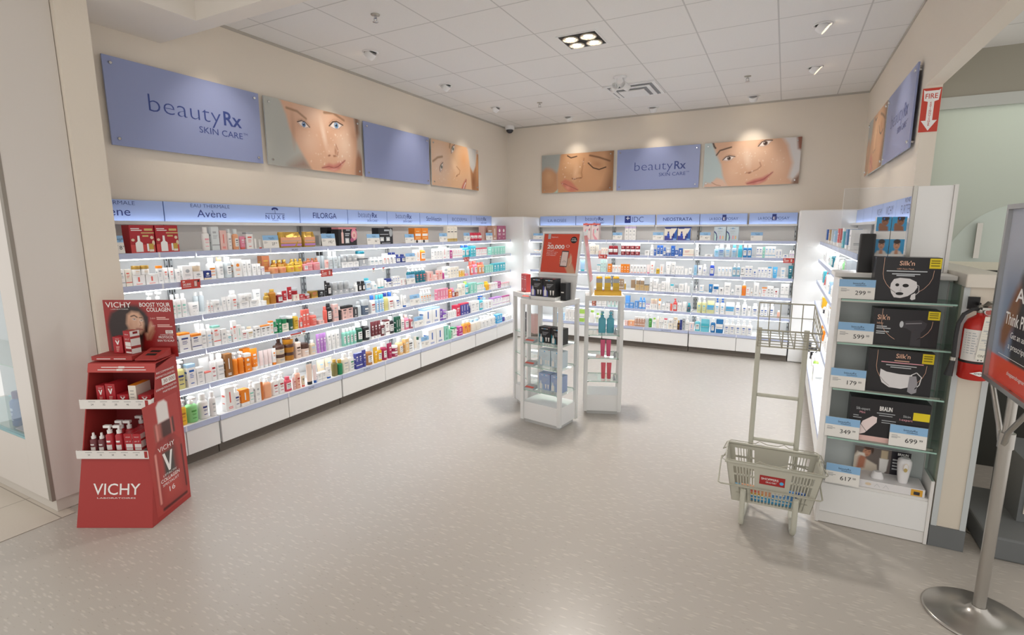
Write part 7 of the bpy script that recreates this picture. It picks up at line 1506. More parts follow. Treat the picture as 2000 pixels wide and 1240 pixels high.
def art_mask(b, w, h, F, F2):
    arc(b, w, h, F); sticker(b, w, h, F); b.textw("Silk'n", w * .37, w * .6, h * .82, h * .1, ROSE, F, .012)
    b.textw('LED Face Mask', w * .34, w * .6, h * .725, h * .03, ROSE, F)
    for q, a, c in ((.675, .18, .8), (.61, .27, .7), (.575, .34, .62)): b.rect(w * a, h * q, w * c, h * (q + .022), P('silver'), F)
    b.shape([(w * .27, h * .40), (w * .31, h * .50), (w * .40, h * .535), (w * .55, h * .52), (w * .66, h * .45), (w * .68, h * .33), (w * .64, h * .22), (w * .55, h * .12), (w * .44, h * .07), (w * .34, h * .08), (w * .29, h * .18), (w * .265, h * .3)], DEV, F)
    b.ell(w * .37, h * .37, w * .03, h * .035, BLK, F2); b.ell(w * .50, h * .36, w * .048, h * .04, BLK, F2); b.ell(w * .42, h * .17, w * .06, h * .035, BLK, F2); b.line([(w * .40, h * .24), (w * .43, h * .23), (w * .45, h * .24)], .0014, DEVG, F2); b.line([(w * .43, h * .3), (w * .43, h * .24)], .0012, DEVG, F2)
    b.line([(w * .62, h * .42), (w * .70, h * .36), (w * .71, h * .22), (w * .66, h * .15)], .0022, DEV, F2); b.shape([(w * .60, h * .15), (w * .66, h * .2), (w * .67, h * .06), (w * .62, h * .03), (w * .59, h * .06)], DEV, F2)
def art_epil(b, w, h, F, F2):
    arc(b, w, h, F); sticker(b, w, h, F); b.textw("Silk'n", w * .06, w * .25, h * .70, h * .13, ROSE, F, .012); b.textw('Infinity', w * .06, w * .16, h * .58, h * .05, ROSE, F)
    for q, c in ((.5, .22), (.45, .28), (.36, .26), (.31, .2)): b.rect(w * .06, h * q, w * c, h * (q + .025), P('silver'), F)
    b.shape([(w * .42, h * .52), (w * .43, h * .66), (w * .52, h * .70), (w * .72, h * .74), (w * .82, h * .66), (w * .80, h * .52), (w * .74, h * .40), (w * .76, h * .02), (w * .60, h * .02), (w * .60, h * .42), (w * .52, h * .50)], DEVD, F); b.ell(w * .44, h * .6, w * .03, h * .09, P('silver'), F2); b.line([(w * .5, h * .62), (w * .74, h * .66)], .004, DEVG, F2)
def art_belt(b, w, h, F, F2):
    arc(b, w, h, F); sticker(b, w, h, F); b.textw("Silk'n", w * .42, w * .64, h * .84, h * .1, ROSE, F, .012)
    for q, a, c, m in ((.765, .4, .63, ROSE), (.72, .2, .85, P('pinkl')), (.655, .28, .75, P('silver')), (.61, .35, .67, P('silver'))): b.rect(w * a, h * q, w * c, h * (q + .02), m, F)
    b.shape([(w * .2, h * .56), (w * .3, h * .50), (w * .5, h * .47), (w * .7, h * .47), (w * .7, h * .2), (w * .55, h * .13), (w * .36, h * .14), (w * .24, h * .24), (w * .2, h * .38)], DEV, F); b.line([(w * .68, h * .47), (w * .76, h * .54), (w * .84, h * .44), (w * .82, h * .26), (w * .76, h * .16)], .004, DEV, F2); b.shape([(w * .66, h * .44), (w * .76, h * .46), (w * .79, h * .3), (w * .79, h * .08), (w * .72, h * .03), (w * .65, h * .08)], DEVG, F2)
def art_duo(b, w, h, F, F2):
    b.rect(0, 0, w * .6, h * .12, P('palepink'), F); b.rect(w * .6, 0, w, h * .12, P('bronzel'), F); b.rect(w * .8, h * .62, w, h * .8, YEL, F); b.textw('BRAUN', w * .38, w * .54, h * .75, h * .1, WT, F, .03); b.textw('Silk-expert', w * .08, w * .26, h * .72, h * .06, P('silver'), F); b.textw('Mini', w * .13, w * .2, h * .64, h * .05, P('pinkl'), F); b.textw('Skin', w * .68, w * .77, h * .66, h * .05, P('silver'), F); b.textw('i-expert', w * .64, w * .8, h * .58, h * .05, P('pinkl'), F)
    for q, a, c in ((.68, .35, .58), (.63, .38, .55), (.52, .42, .6), (.47, .42, .6), (.57, .05, .12), (.52, .05, .16)): b.rect(w * a, h * q, w * c, h * (q + .018), P('grey'), F)
    b.shape([(w * .12, h * .22), (w * .16, h * .14), (w * .22, h * .18), (w * .36, h * .46), (w * .36, h * .58), (w * .30, h * .6), (w * .18, h * .46)], P('pinkw'), F2); b.line([(w * .15, h * .4), (w * .24, h * .22)], .002, DEVD, b_frame(F2, .0004)); b.shape([(w * .62, h * .2), (w * .7, h * .38), (w * .84, h * .46), (w * .9, h * .34), (w * .84, h * .22)], P('silver'), F2); b.shape([(w * .82, h * .38), (w * .88, h * .44), (w * .9, h * .34), (w * .84, h * .3)], DEVD, b_frame(F2, .0004))
device_box(.43, .70, 1.296, .222, 'black box with a white face mask printed on it', art_mask)
device_box(.447, .722, 1.061, .192, 'black box with a dark hair removal device printed on it', art_epil)
device_box(.447, .722, .806, .228, 'black box with a white belt device printed on it', art_belt)
device_box(.388, .735, .527, .236, 'wide black box with two pink devices printed on it', art_duo)
t = thing('device_demo_stand', 'white demonstration box with a printed back card and white device', 'box', (.60, 3.262, .2565))
b = MB(); b.box(-.15, 0, 0, .16, .15, .042, DEV); F = front(0, -.0006, 0); b.rect(.1, .002, .15, .038, H('sticker_orange', 'E0A83A', .5), F); b.rect(.112, .008, .138, .026, DEVD, b_frame(F, .0004)); b.ell(-.09, .022, .014, .008, P('beige'), F)
for x in (-.05, -.01): b.line([(x - .012, .012), (x, .03), (x + .014, .012)], .0012, P('grey'), F)
b.build('tray', t)
bk = Pic(.26 / .14, 110, '6E6460'); bk.poly([(-.02, -.02), (-.02, .5), (.05, .78), (.2, .5), (.42, .3), (.45, -.02)], 'D9CDBD', .03); bk.poly([(.05, .0), (.08, .5), (.14, .72), (.22, .5), (.2, .1)], 'B8795F', .05); bk.blob(.22, .78, .085, .22, 'C98F72', -10, .3); bk.blob(.24, .97, .09, .12, '4A3026', 0, .4); bk.blob(.32, .9, .03, .2, '4A3026', 0, .5); bk.stroke([(.18, .82), (.21, .84)], .014, '4A3026', .7); bk.stroke([(.25, .80), (.28, .81)], .014, '4A3026', .7); bk.stroke([(.2, .66), (.25, .67)], .014, '9A5548', .7); bk.poly([(.03, .55), (.1, .62), (.2, .58), (.18, .72), (.08, .74)], 'EDE6DC', .03)
bk.poly([(.48, .95), (.6, .95), (.6, .6), (.48, .6)], 'C9B79A', .02); bk.poly([(.46, .6), (.62, .6), (.6, .1), (.56, .0), (.5, .0), (.47, .1)], 'EDEBE8', .02); bk.poly([(.66, -.02), (.66, 1.02), (1.02, 1.02), (1.02, -.02)], '24222A', .01)
b = MB(); b.box(-.15, .135, .0425, .11, .139, .185, DEV); F = front(-.15, .1344, .044); bk.add_to(b, .26, .14, F); F = b_frame(F, .0006); b.textw('BRAUN', .20, .248, .118, .014, WT, F, .03)
for k in range(4): b.rect(.18, .085 - .018 * k, .18 + (.06, .068, .05, .06)[k], .093 - .018 * k, P('silver'), F)
o = b.build('back_card', t); finish(b, o)
b = MB(); b.loft([sq_ring(.042, .04, .0425, .7), sq_ring(.052, .05, .08, .7, 20, 0, .004), sq_ring(.064, .06, .14, .7, 20, .002, .01), sq_ring(.062, .058, .165, .7, 20, .003, .012), sq_ring(.04, .036, .176, .8, 20, .004, .014)], DEV); b.M = Matrix.Translation((.0, 0, 0)); F = frame((.002, -.0235, .115), (1, 0, 0), (0, -.1, 1)); b.ell(0, .022, .011, .024, P('beige'), F, .004); b.ell(0, .022, .009, .021, DEV, F, .0046); b.ell(0, .008, .008, .012, P('gilt'), F, .005)
o = b.build('device', t); o.location = (.07, .06, 0)
b = MB(); b.loft([sq_ring(.06, .05, .0425, .7), sq_ring(.058, .046, .055, .7), sq_ring(.04, .034, .078, .8), sq_ring(.03, .026, .08, .8)], DEV); o = b.build('attachment', t); o.location = (-.045, .06, 0)
# on the cabinet top
b = MB(); b.loft([sq_ring(.072, .072, 0, .45, 24), sq_ring(.072, .072, .205, .45, 24), sq_ring(.066, .066, .21, .45, 24)], H('speaker_black', '1B1A1B', .55)); o = b.build('speaker', None, (.406, 3.45, 1.4258)); tag(o, 'tall black plain upright speaker on the cabinet top', 'speaker')
def kid(seed, dark):
    p = Pic(.066 / .2, 60, 'E4E3E1')
    for v0, v1, kind in ((.62, 1.02, 0), (-.02, .40, 1)):
        p.poly([(-.05, v0), (1.05, v0), (1.05, v1), (-.05, v1)], '2E93C6', .005); c = (v0 + v1) / 2; sk = '8A5A3E' if dark and kind == 0 else ('A36A48' if kind == 0 else 'C48E6E')
        if kind == 0: p.poly([(.2, v0), (.15, v0 + .12), (.35, v0 + .2), (.8, v0 + .12), (.85, v0)], sk, .02); p.blob(.58, c + .055, .27, .13, sk, 0, .25); p.blob(.60, c + .145, .30, .085, '2E1E18', 0, .3); p.blob(.28, c - .03, .13, .05, sk, 0, .3)
        else: p.poly([(.05, v0), (.25, v0 + .1), (.5, v0 + .12), (.75, v0 + .1), (.98, v0)], 'D9D4CE', .02); p.poly([(.38, v0), (.40, v0 + .14), (.62, v0 + .14), (.64, v0)], sk, .02); p.blob(.5, c + .05, .25, .13, sk, 0, .25); p.blob(.5, c + .145, .28, .075, '2E1E18', 0, .3)
        for du in (-.1, .12): p.blob((.58 if kind == 0 else .5) + du, c + .065, .05, .012, '241814', 0, .5)
        p.stroke([((.52 if kind == 0 else .44), c - .005), ((.64 if kind == 0 else .56), c - .005)], .008, '7A3A30', .7)
    return p
for i, x in enumerate((.443, .512)):  # one carton, then a copy built to stand in for its reflection
    b = MB(); b.box(0, 0, 0, .066, .05, .30, LIP); pc = kid(i, True); F = front(0, -.0006, .1); pc.add_to(b, .066, .2, F); b.ell(.033, .19, .004, .006, P('blue'), b_frame(F, -.0), .0006, 8)
    o = b.build('carton', None, (x, 3.49, 1.4258)); finish(b, o); tag(o, '%s of two white cartons with blue portrait panels, cabinet top' % ('first', 'second')[i], 'carton')
t = thing('end_panel', 'white end panel with a clear sheet standing on the device cabinet', 'end panel', (.62, 3.565, 1.4258))
bevel(MB().box(.0, 0, 0, .155, .022, .463, FIX).build('panel', t), .002, 1); MB().box(.1555, -.008, 0, .172, .03, .466, CABW).build('edge_post', t); MB().box(-.018, -.004, 0, -.0005, .026, .465, METAL).build('channel', t)
b = MB(); b.box(-.335, .008, 0, -.0185, .013, .462, glassy('clear_acrylic', (.96, .97, .98))); b.box(-.335, .0076, .4622, -.0185, .0134, .4632, P('white')); b.box(-.3362, .0076, 0, -.3352, .0134, .463, P('white')); b.build('clear_sheet', t)

# ------------------------------------------------------------------ counter end with fire extinguisher
t = thing('counter_wall', 'low beige counter end carrying the fire extinguisher', 'counter', (.87, 3.26, 0))
def cw(): b = MB(); b.M = Matrix.Translation((-.87, -3.26, 0)); return b
CREAM = H('counter_cream', 'D8CFC0', .5); TRIMG = H('counter_trim', 'C3C8C9', .4)
b = cw(); b.box(.800, 3.264, .116, .943, 4.61, 1.379, CREAM); b.build('body', t)
for x0, x1 in ((.800, .824), (.919, .943)):
    b = cw(); b.box(x0, 3.259, .116, x1, 3.2635, 1.379, TRIMG); b.build('corner_strip', t)
b = cw(); b.box(.797, 3.257, .001, .945, 4.61, .1155, H('kick_grey', '6C6F70', .6)); b.build('kick_board', t)
b = cw(); b.box(.798, 3.235, 1.380, .965, 4.66, 1.445, H('counter_top', 'DDD6CA', .4)); bevel(b.build('worktop', t), .003, 1)
b = cw(); b.box(.9432, 3.30, .70, .955, 3.36, .82, P('white')); b.build('socket', t)
EX, EY = .858, 3.185
t = thing('fire_extinguisher', 'red fire extinguisher hung on the counter end, with inspection tag', 'fire extinguisher', (EX, EY, .945))
REDX = H('extinguisher_red', 'C22A22', .25)
b = MB(); b.lathe([(.052, 0), (.060, .008), (.060, .24), (.058, .262), (.046, .29), (.026, .305), (.018, .312), (.018, .322)], REDX, 32)
F = front(0, -.0605, 0); b.shape([(-.03, .038), (.008, .05), (.05, .038), (.008, .026)], WT, F, .006); b.textw('AMEREX', -.014, .03, .035, .007, BLK, F, 0, .0066); b.build('cylinder', t)
b = MB(); n = 16
for z0, z1, a0, a1, m in ((.095, .245, -75, 75, LIP),):
    vs = [(.0606 * math.sin(R(a0 + (a1 - a0) * i / n)), -.0606 * math.cos(R(a0 + (a1 - a0) * i / n)), z) for z in (z0, z1) for i in range(n + 1)]; b.add(vs, [(i, i + 1, n + 2 + i, n + 1 + i) for i in range(n)], m, True)
for k in range(9):
    z = .13 + k * .012; vs = [(.0609 * math.sin(R(a)), -.0609 * math.cos(R(a)), zz) for zz in (z, z + .004) for a in (-60, -45, -30, -15 - 4 * (k % 3))]; b.add(vs, [(i, i + 1, 5 + i, 4 + i) for i in range(3)], P('grey'))
for a in (-6, 30): vs = [(.0609 * math.sin(R(a + q)), -.0609 * math.cos(R(a + q)), z) for z in (.1, .122) for q in (0, 16)]; b.add(vs, [(0, 1, 3, 2)], BLK)
b.build('label', t)
b = MB(); b.lathe([(.0615, .083), (.0615, .094)], BLK, 32); b.build('strap', t)
b = MB(); b.lathe([(.018, .3225), (.020, .328), (.018, .352), (.012, .36)], METAL, 16); b.box(-.012, -.05, .34, .014, .012, .352, METAL); b.hull8([(-.004, -.02, .353), (.016, -.02, .353), (.016, .0, .353), (-.004, .0, .353), (.02, -.075, .372), (.04, -.075, .372), (.02, -.06, .385), (.0, -.06, .385)], METAL); b.tube([(0, 0, .35), (.055, -.02, .362), (.085, -.03, .35)], .007, METAL); b.build('valve', t)
b = MB(); b.M = Matrix.Translation((.016, -.024, .33)) @ Matrix.Rotation(R(90), 4, 'X'); b.lathe([(.018, 0), (.018, .012), (.014, .014)], CHROME, 20); b.lathe([(.013, .0142), (.002, .0144)], H('gauge_face', 'B86058', .4), 16); b.build('gauge', t)
b = MB(); b.tube([(-.012, -.006, .34), (-.04, -.02, .338), (-.072, -.03, .315), (-.088, -.034, .27), (-.091, -.034, .21), (-.09, -.034, .14), (-.089, -.034, .1)], .0085, H('hose_black', '2B2C2E', .5), 10); b.tube([(-.089, -.034, .1), (-.094, -.034, .06), (-.1, -.034, .012)], [.011, .013, .018], H('hose_black', '2B2C2E', .5), 12); b.tube([(-.0892, -.034, .104), (-.0898, -.034, .088)], .0125, METAL, 12); b.build('hose', t)
b = MB(); b.box(-.04, .062, .33, .005, .070, .39, BLK); b.box(-.01, .02, .352, .0, .062, .366, BLK); b.build('bracket', t)
b = MB(); b.M = Matrix.Translation((.03, -.066, .26)) @ Matrix.Rotation(R(4), 4, 'Y'); b.box(-.036, -.001, -.155, .042, .0, .05, H('tag_paper', 'E9E6DA', .7)); F = front(0, -.0013, 0); b.ell(.002, .04, .004, .004, CARDR, F)
for k in range(13): b.rect(-.032, .022 - k * .011, .038, .0228 - k * .011, P('grey'), F); b.rect(-.03 + (k % 4) * .012, .0245 - k * .011, -.012 + (k % 5) * .01, .029 - k * .011, P('grey'), F)
b.textw('ONYX-FIRE', -.03, .04, -.142, .011, BLK, F); b.build('inspection_tag', t)
b = MB(); b.box(0, 0, 0, .104, .002, .285, H('sign_red', 'C9402F', .4)); F = front(0, -.0004, 0); b.shape([(.016, .268), (.088, .268), (.098, .276), (.092, .205), (.07, .198), (.07, .075), (.096, .075), (.052, .008), (.008, .075), (.034, .075), (.034, .198), (.012, .205), (.006, .276)], WT, F); RT = H('sign_red', 'C9402F', .4); b.textw('FIRE', .018, .086, .218, .032, RT, b_frame(F, .0004), .01)
for k, c in enumerate('EXTINGUISHER'): b.text(c, .0165, RT, .052, .184 - k * .0132, 'CENTER', .012, 1.15, b_frame(F, .0004))
o = b.build('fire_sign', None, (.764, 4.6165, 2.318)); tag(o, 'red and white arrow sign above the fire extinguisher', 'sign')
# beyond the counter
t = thing('floor_cabinet', 'cream cabinet on a dark grey base beyond the counter', 'cabinet', (1.45, 3.6, 0)); MB().box(-.24, -.1, .121, .36, .3, .46, H('kick_grey', '6C6F70', .6)).build('body', t); bevel(MB().box(-.42, -.34, .001, .36, .3, .12, H('kick_grey', '6C6F70', .6)).build('base', t), .01); MB().box(-.22, -.106, .17, .3, -.1005, .42, H('counter_top', 'DDD6CA', .4)).build('door', t)
b = MB(); b.tube([(1.0, 4.2, .006), (1.05, 3.8, .006), (1.02, 3.5, .006), (1.1, 3.42, .006), (1.2, 3.5, .006)], .005, H('cable_grey', '8A8478', .6)); tag(b.build('cable', None), 'thin grey cable lying on the floor behind the counter end', 'cable')

# ------------------------------------------------------------------ chrome poster stand
SX, SY = .862, 2.695
t = thing('sign_stand', 'chrome pole stand holding a framed pharmacist poster', 'sign', (SX, SY, 0))
BR = H('stand_steel', 'B4B0AA', .3, .9)
b = MB(); b.lathe([(.192, .001), (.194, .006), (.185, .012), (.10, .022), (.045, .036), (.030, .052), (.026, .06)], BR, 56); b.build('base', t)
b = MB(); b.lathe([(.022, .0605), (.022, .82)], BR, 24); b.build('pole', t)
b = MB(); b.lathe([(.0265, .78), (.0265, .845)], BR, 24); b.lathe([(.017, .8455), (.017, 1.02)], BR, 20); b.build('collar', t)
for sg in (1, -1):
    b = MB(); b.tube([(-.012, sg * .02, .80), (-.014, sg * .05, .86), (-.012, sg * .20, 1.0)], .011, BR, 4); b.build('brace', t)
fw, z0, z1 = .29, 1.0, 1.762
b = MB()
for q in ((-fw, z0, fw, z0 + .02), (-fw, z1 - .02, fw, z1), (-fw, z0 + .02, -fw + .02, z1 - .02), (fw - .02, z0 + .02, fw, z1 - .02)): b.box(-.026, q[0], q[1], .0, q[2], q[3], H('frame_silver', 'B9B9B8', .3, .8))
b.box(-.010, -fw + .02, z0 + .02, -.004, fw - .02, z1 - .02, P('silver')); b.build('frame', t)
ps = Pic(.54 / .722, 120, 'AEB2C0'); ps.blob(.3, .35, .7, .45, '6F86A4', 0, .9, .9); ps.poly([(-.02, -.02), (1.02, -.02), (1.02, .16), (-.02, .16)], '5F7593', .1, .6)
ps.poly([(.36, .16), (.34, .4), (.42, .62), (.5, .70), (.8, .7), (1.02, .6), (1.02, .1), (.36, .1)], '3B3A40', .03); ps.poly([(.40, .62), (.30, .55), (.2, .42), (.12, .30), (.14, .22), (.24, .2), (.32, .30), (.40, .42), (.46, .6)], '8A6048', .03); ps.poly([(.36, .62), (.42, .68), (.5, .62), (.42, .5)], '55555C', .03); ps.blob(.62, .83, .12, .16, 'A5765A', 0, .3); ps.poly([(-.02, -.02), (1.02, -.02), (1.02, .145), (-.02, .145)], 'DB4A38', .006)
b = MB(); F = frame((-.0105, fw - .02, z0 + .02), (0, -1, 0), (0, 0, 1)); ps.add_to(b, .54, .722, F); F = b_frame(F, .0006)
b.textw('Ailing?', .175, .50, .35, .055, WT, F, .012); b.textw('Think Pharmacist.', .10, .53, .25, .05, WT, F, .012); b.textw('Get an assessment and', .18, .52, .20, .024, WT, F); b.textw('a prescription today.', .17, .5, .155, .024, WT, F); b.line([(.08, .118), (.5, .118)], .002, WT, F); b.textw('shoppersdrugmart.ca/pharmacy', .2, .52, .05, .016, WT, F)
o = b.build('poster', t); finish(b, o)

# ------------------------------------------------------------------ basket stand and hand basket
PUT = H('stand_putty', 'C3C2B4', .4); WIRE = H('wire_putty', 'AFAC9C', .4)
BS = (.035, 3.15, 0); BRZ = R(2.5)
t = thing('basket_stand', 'putty coloured tube stand with a wire basket on top', 'basket stand', BS, BRZ)
for x in (-.118, .122):
    b = MB(); x2 = x + (-.024 if x < 0 else -.006)
    b.tube([(x, .13, 1.10), (x, .13, .06), (x, .122, .034), (x, .10, .018), (x2, -.10, .018), (x2, -.155, .026), (x2, -.18, .048), (x2, -.19, .085), (x2, -.192, .24)], .0145, PUT, 10); b.build('frame_tube', t)
for z in (.70, .425):
    b = MB(); b.tube([(-.104, .13, z), (.108, .13, z)], .011, PUT, 8); b.build('crossbar', t)
b = MB(); b.tube([(-.12, .118, .30), (-.25, .116, .30), (-.272, .09, .30), (-.272, -.185, .262), (-.26, -.196, .26), (.225, -.196, .26), (.236, -.185, .262), (.236, .06, .30), (.22, .085, .30), (.15, .112, .30), (.124, .118, .30)], .0042, WIRE, 6); b.build('basket_hoop', t)
for y in (-.09, .03): b = MB(); b.tube([(-.142, y, .1425), (.14, y, .1425)], .007, PUT, 8); b.tube([(-.142, y, .1425), (-.142, .13, .1425)], .006, PUT, 6); b.tube([(.14, y, .1425), (.122, .13, .1425)], .006, PUT, 6); b.build('support_bar', t)
bk_ = MB(); W0, W1 = -.128, .15
for pts, r in (([(W0, .14, 1.245), (W1, .14, 1.245), (W1 + .004, -.255, 1.155), (W0 - .006, -.255, 1.155)], .0042), ([(W0 + .005, .14, 1.085), (W1 - .005, .14, 1.085), (W1 - .002, -.25, 1.07), (W0, -.25, 1.07)], .0036)): bk_.tube(pts, r, WIRE, 6, True)
for i in range(6):
    f = i / 5; x = W0 + (W1 - W0) * f
    bk_.tube([(x, .14, 1.245), (x, .14, 1.083), (x, -.252, 1.068), (x, -.254, 1.155) if i % 2 == 0 or True else (x, -.254, 1.1)], .003, WIRE, 5)
for i in range(1, 6):
    y = .14 - .395 * i / 6; zt = 1.245 - .09 * i / 6; zb = 1.084 - .015 * i / 6
    bk_.tube([(W0 - .003, y, zt), (W0 + .003, y, zb), (W1 - .003, y, zb), (W1 + .003, y, zt)], .0026, WIRE, 5)
bk_.tube([(W0, .14, 1.165), (W1, .14, 1.165)], .0026, WIRE, 5)
bk_.tube([(W0 - .002, .14, 1.17), (W0 - .002, -.253, 1.112), (W1 + .002, -.253, 1.112), (W1 + .002, .14, 1.17)], .0026, WIRE, 5)
bk_.build('wire_basket', t)
# plastic hand basket: tapered walls of bars around solid middles
t = thing('hand_basket', 'grey plastic hand basket with a red label, held low in the stand', 'basket', (.035, 3.113, .152), BRZ)
PL = H('basket_plastic', 'BDBBAD', .5)
b = MB(); top = ((-.236, -.155), (.232, -.155), (.232, .125), (-.236, .125)); bot = ((-.196, -.118), (.192, -.118), (.192, .095), (-.196, .095)); HB = .242
def wallpt(k, u, v, off=0.0):
    a, c = top[k], top[(k + 1) % 4]; d, e = bot[k], bot[(k + 1) % 4]
    p0 = Vector((d[0] + (e[0] - d[0]) * u, d[1] + (e[1] - d[1]) * u, 0)); p1 = Vector((a[0] + (c[0] - a[0]) * u, a[1] + (c[1] - a[1]) * u, HB)); p = p0.lerp(p1, v)
    n = Vector((c[1] - a[1], -(c[0] - a[0]), 0)).normalized(); return tuple(p - n * off)
def slab(k, u0, u1, v0, v1, th=.0035): b.hull8([wallpt(k, u0, v0), wallpt(k, u1, v0), wallpt(k, u1, v0, th), wallpt(k, u0, v0, th), wallpt(k, u0, v1), wallpt(k, u1, v1), wallpt(k, u1, v1, th), wallpt(k, u0, v1, th)], PL)
for k in range(4):
    long = k % 2 == 0
    slab(k, 0, 1, .90, 1); slab(k, 0, 1, 0, .05); slab(k, 0, .07, .05, .9); slab(k, .93, 1, .05, .9)
    if long:
        slab(k, .30, .70, .44, .9); slab(k, .07, .30, .68, .72); slab(k, .70, .93, .68, .72); slab(k, .07, .93, .40, .44); slab(k, .07, .28, .05, .40, .003) if False else slab(k, .07, .93, .22, .245)
        for i in range(1, 7): slab(k, .07 + .033 * i, .07 + .033 * i + .012, .44, .9); slab(k, .70 + .033 * i - .012, .70 + .033 * i, .44, .9)
        for i in range(1, 20): slab(k, .07 + .043 * i, .07 + .043 * i + .014, .05, .40)
        slab(k, .07, .25, .05, .40, .004); slab(k, .80, .93, .05, .40, .004)
    else:
        slab(k, .07, .93, .48, .52)
        for i in range(1, 12): slab(k, .07 + .072 * i - .01, .07 + .072 * i + .01, .05, .9)
b.box(-.194, -.116, -.001, .19, .093, .003, PL); b.build('body', t)
rim = MB(); rim.tube([(x * 1.015, y * 1.015 if y < 0 else y, HB + .002) for x, y in top], .009, PL, 8, True); rim.build('rim', t)
for y, s_ in ((-.164, -1), (.134, 1)):
    h = MB(); h.tube([(-.236, 0 + y * .2, HB + .012), (-.262, y * .5, HB - .02), (-.245, y * .92, HB + .004), (-.22, y, HB + .014), (-.09, y, HB + .014), (-.07, y, HB + .03), (-.03, y, HB + .016), (.03, y, HB + .016), (.06, y, HB + .03), (.085, y, HB + .014), (.22, y, HB + .014), (.245, y * .92, HB + .004), (.262, y * .5, HB - .02), (.234, y * .2, HB + .012)], .0028, WIRE, 6); h.build('handle', t)
lb = MB(); f0 = Vector(wallpt(0, .5, .56)); F = frame((f0.x, f0.y - .0008, f0.z), (1, 0, 0), Vector(wallpt(0, .5, .9)) - Vector(wallpt(0, .5, .5)))
lb.rect(-.062, 0, .062, .056, H('label_red', 'A62A2C', .4), F); lb.textw('SHOPPERS', -.054, .03, .030, .013, WT, F, .01, .0005); lb.textw('DRUG MART', -.03, .022, .012, .01, WT, F, 0, .0005); lb.ell(.046, .022, .01, .01, P('sky'), F, .0005); lb.build('label', t)
BM = Matrix.Translation((.035, 3.113, .152)) @ Matrix.Rotation(BRZ, 4, 'Z')
for i, (x, y, w, h, c1, c2, lb) in enumerate(((-.075, -.085, .15, .085, 'peach', 'sky', 'orange and blue flyer standing in the hand basket'), (.055, -.084, .12, .09, 'cornf', 'sky', 'blue flyer standing beside the orange one in the hand basket'), (-.165, -.07, .035, .075, 'sky', 'turq', 'narrow turquoise leaflet in the hand basket'), (.145, -.07, .045, .085, 'blue', 'red', 'dark blue and red leaflet in the hand basket'))):
    b = MB(); b.box(-w / 2, 0, 0, w / 2, .012, h, P(c1)); F = front(0, -.0005, 0); b.rect(-w / 2, 0, w / 2, h * .45, P(c2), F); b.rect(-w * .4, h * .6, w * .1, h * .72, P('coral') if i == 0 else P('white'), F); b.rect(-w * .4, h * .15, w * .35, h * .22, P('white'), b_frame(F, .0003)); b.rect(-w * .3, h * .4, w * .3, h * .52, P('yellow') if i == 0 else P('palebl'), b_frame(F, .0003))
    o = b.build('flyer', None, BM @ Vector((x, y, .0038)), BRZ); tag(o, lb, 'flyer')

# ------------------------------------------------------------------ lit showcase at the entrance
SC = (-4.3, 1.45, 0)
def sb(): b = MB(); b.M = Matrix.Translation((-SC[0], -SC[1], 0)); return b
t = thing('showcase', 'tall white showcase with a lit window of blue products', 'showcase', SC); SHW = H('showcase_white', 'DCD6D0', .35)
b = sb(); b.box(-3.958, 1.262, .082, -3.725, 1.588, 2.995, SHW); b.build('side_panel', t)
b = sb(); b.box(-5.2, 1.262, .082, -3.9585, 1.588, .425, SHW); b.build('lower_panel', t)
b = sb(); b.box(-5.2, 1.262, 2.2, -3.9585, 1.588, 2.995, SHW); b.build('upper_panel', t)
b = sb(); b.box(-5.2, 1.582, .426, -3.9585, 1.588, 2.199, H('showcase_back', 'C5D0D6', .5)); b.build('back_panel', t)
ETR = H('trim_bronze', '9C958C', .55, .5); b = sb(); b.box(-3.762, 1.2605, .082, -3.7235, 1.2618, 2.995, ETR); b.box(-3.7245, 1.2605, .082, -3.7232, 1.278, 2.995, ETR); b.build('edge_trim', t)
b = sb(); b.box(-5.2, 1.285, .003, -3.74, 1.585, .0815, H('showcase_base', 'D2CCC4', .4)); b.build('plinth', t)
b = sb(); b.box(-5.1, 1.264, .4255, -3.9595, 1.58, .440, P('turql')); b.box(-5.1, 1.28, .4402, -3.99, 1.56, .447, glassy('shelf_glass', (.93, .97, .95))); b.build('lit_floor', t)
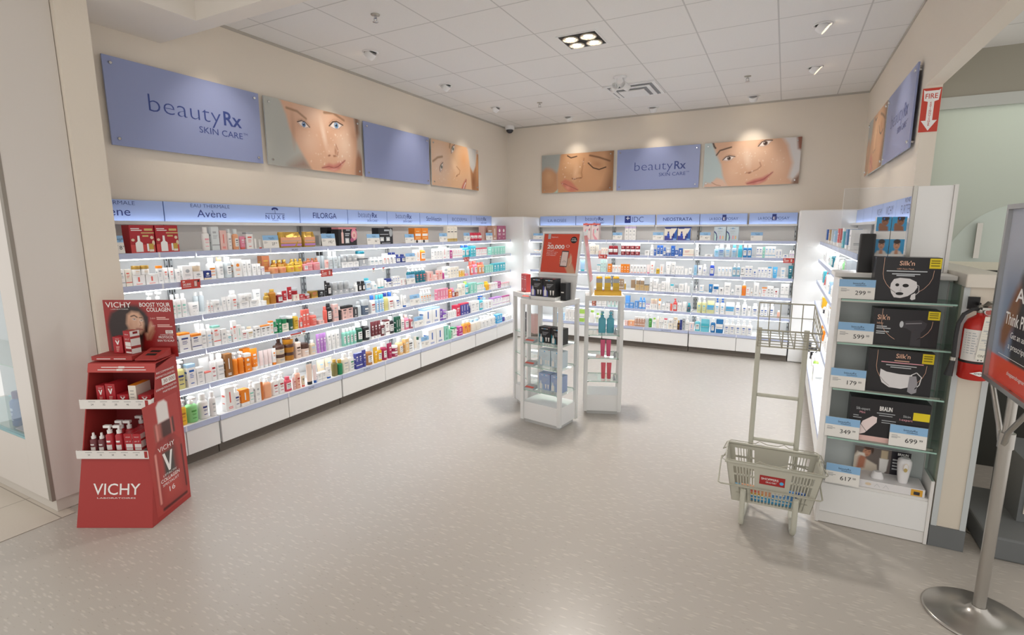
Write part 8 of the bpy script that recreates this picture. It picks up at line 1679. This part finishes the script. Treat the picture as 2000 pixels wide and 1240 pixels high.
b = sb(); b.box(-5.1, 1.264, .868, -3.9595, 1.58, .874, GLASS); b.box(-5.1, 1.2632, .868, -3.9595, 1.2638, .874, GEDGE); b.build('glass_shelf', t)
b = sb(); b.box(-5.1, 1.27, 2.17, -3.97, 1.30, 2.195, emissive('showcase_light', (.9, .97, 1), 9)); b.build('light_strip', t)
b = sb(); b.box(-5.2, 1.2615, .426, -3.9588, 1.2628, 2.199, glassy('showcase_pane', (.97, .98, .98))); b.build('front_pane', t)
bc = Pic(.22 / .36, 70, '2F6FA8'); bc.blob(.6, .6, .5, .35, 'E9B48C', 30, .6); bc.blob(.5, .35, .45, .2, 'C77E5A', 30, .6, .8); bc.blob(.2, .1, .5, .2, '8FC4E0', 0, .8)
b = MB(); b.box(0, 0, 0, .22, .006, .42, P('ocean')); F = front(0, -.0006, .03); bc.add_to(b, .22, .36, F); b.textw('OCEAN', .05, .2, .31, .03, WT, b_frame(F, .0005)); o = b.build('show_card', None, (-4.195, 1.42, .8748)); finish(b, o); tag(o, 'blue show card with an orange swirl, upper part of the showcase window', 'show card')
b = MB(); b.box(0, 0, 0, .22, .006, .36, H('card_deep_blue', '27466E', .4)); F = front(0, -.0006, 0); b.ell(.14, .16, .085, .14, P('slate'), F)
for k in range(6): b.rect(.09, .1 + .022 * k, .18 - .01 * (k % 3), .106 + .022 * k, P('palebl'), b_frame(F, .0004))
o = b.build('show_card', None, (-4.21, 1.44, .4478)); tag(o, 'dark blue show card with a grey disc, lower part of the showcase window', 'show card')
ps_ = product_meshes('bottle', .085, .22, 'ocean', 'navy', 'palebl', 3); o = bpy.data.objects.new('bottle', ps_[0][1]); col.objects.link(o); o.location = (-4.22, 1.34, .4478); tag(o, 'blue perfume bottle in the showcase window', 'bottle'); c = bpy.data.objects.new('cap', ps_[1][1]); col.objects.link(c); c.parent = o
b = MB(); b.hull8([(0, 0, 0), (.16, 0, 0), (.16, .09, 0), (0, .09, 0), (0, 0, .004), (.16, 0, .004), (.16, .09, .02), (0, .09, .02)], P('silver')); o = b.build('tester_plate', None, (-4.16, 1.29, .4478)); tag(o, 'flat silver tester plate on the showcase floor', 'plate')
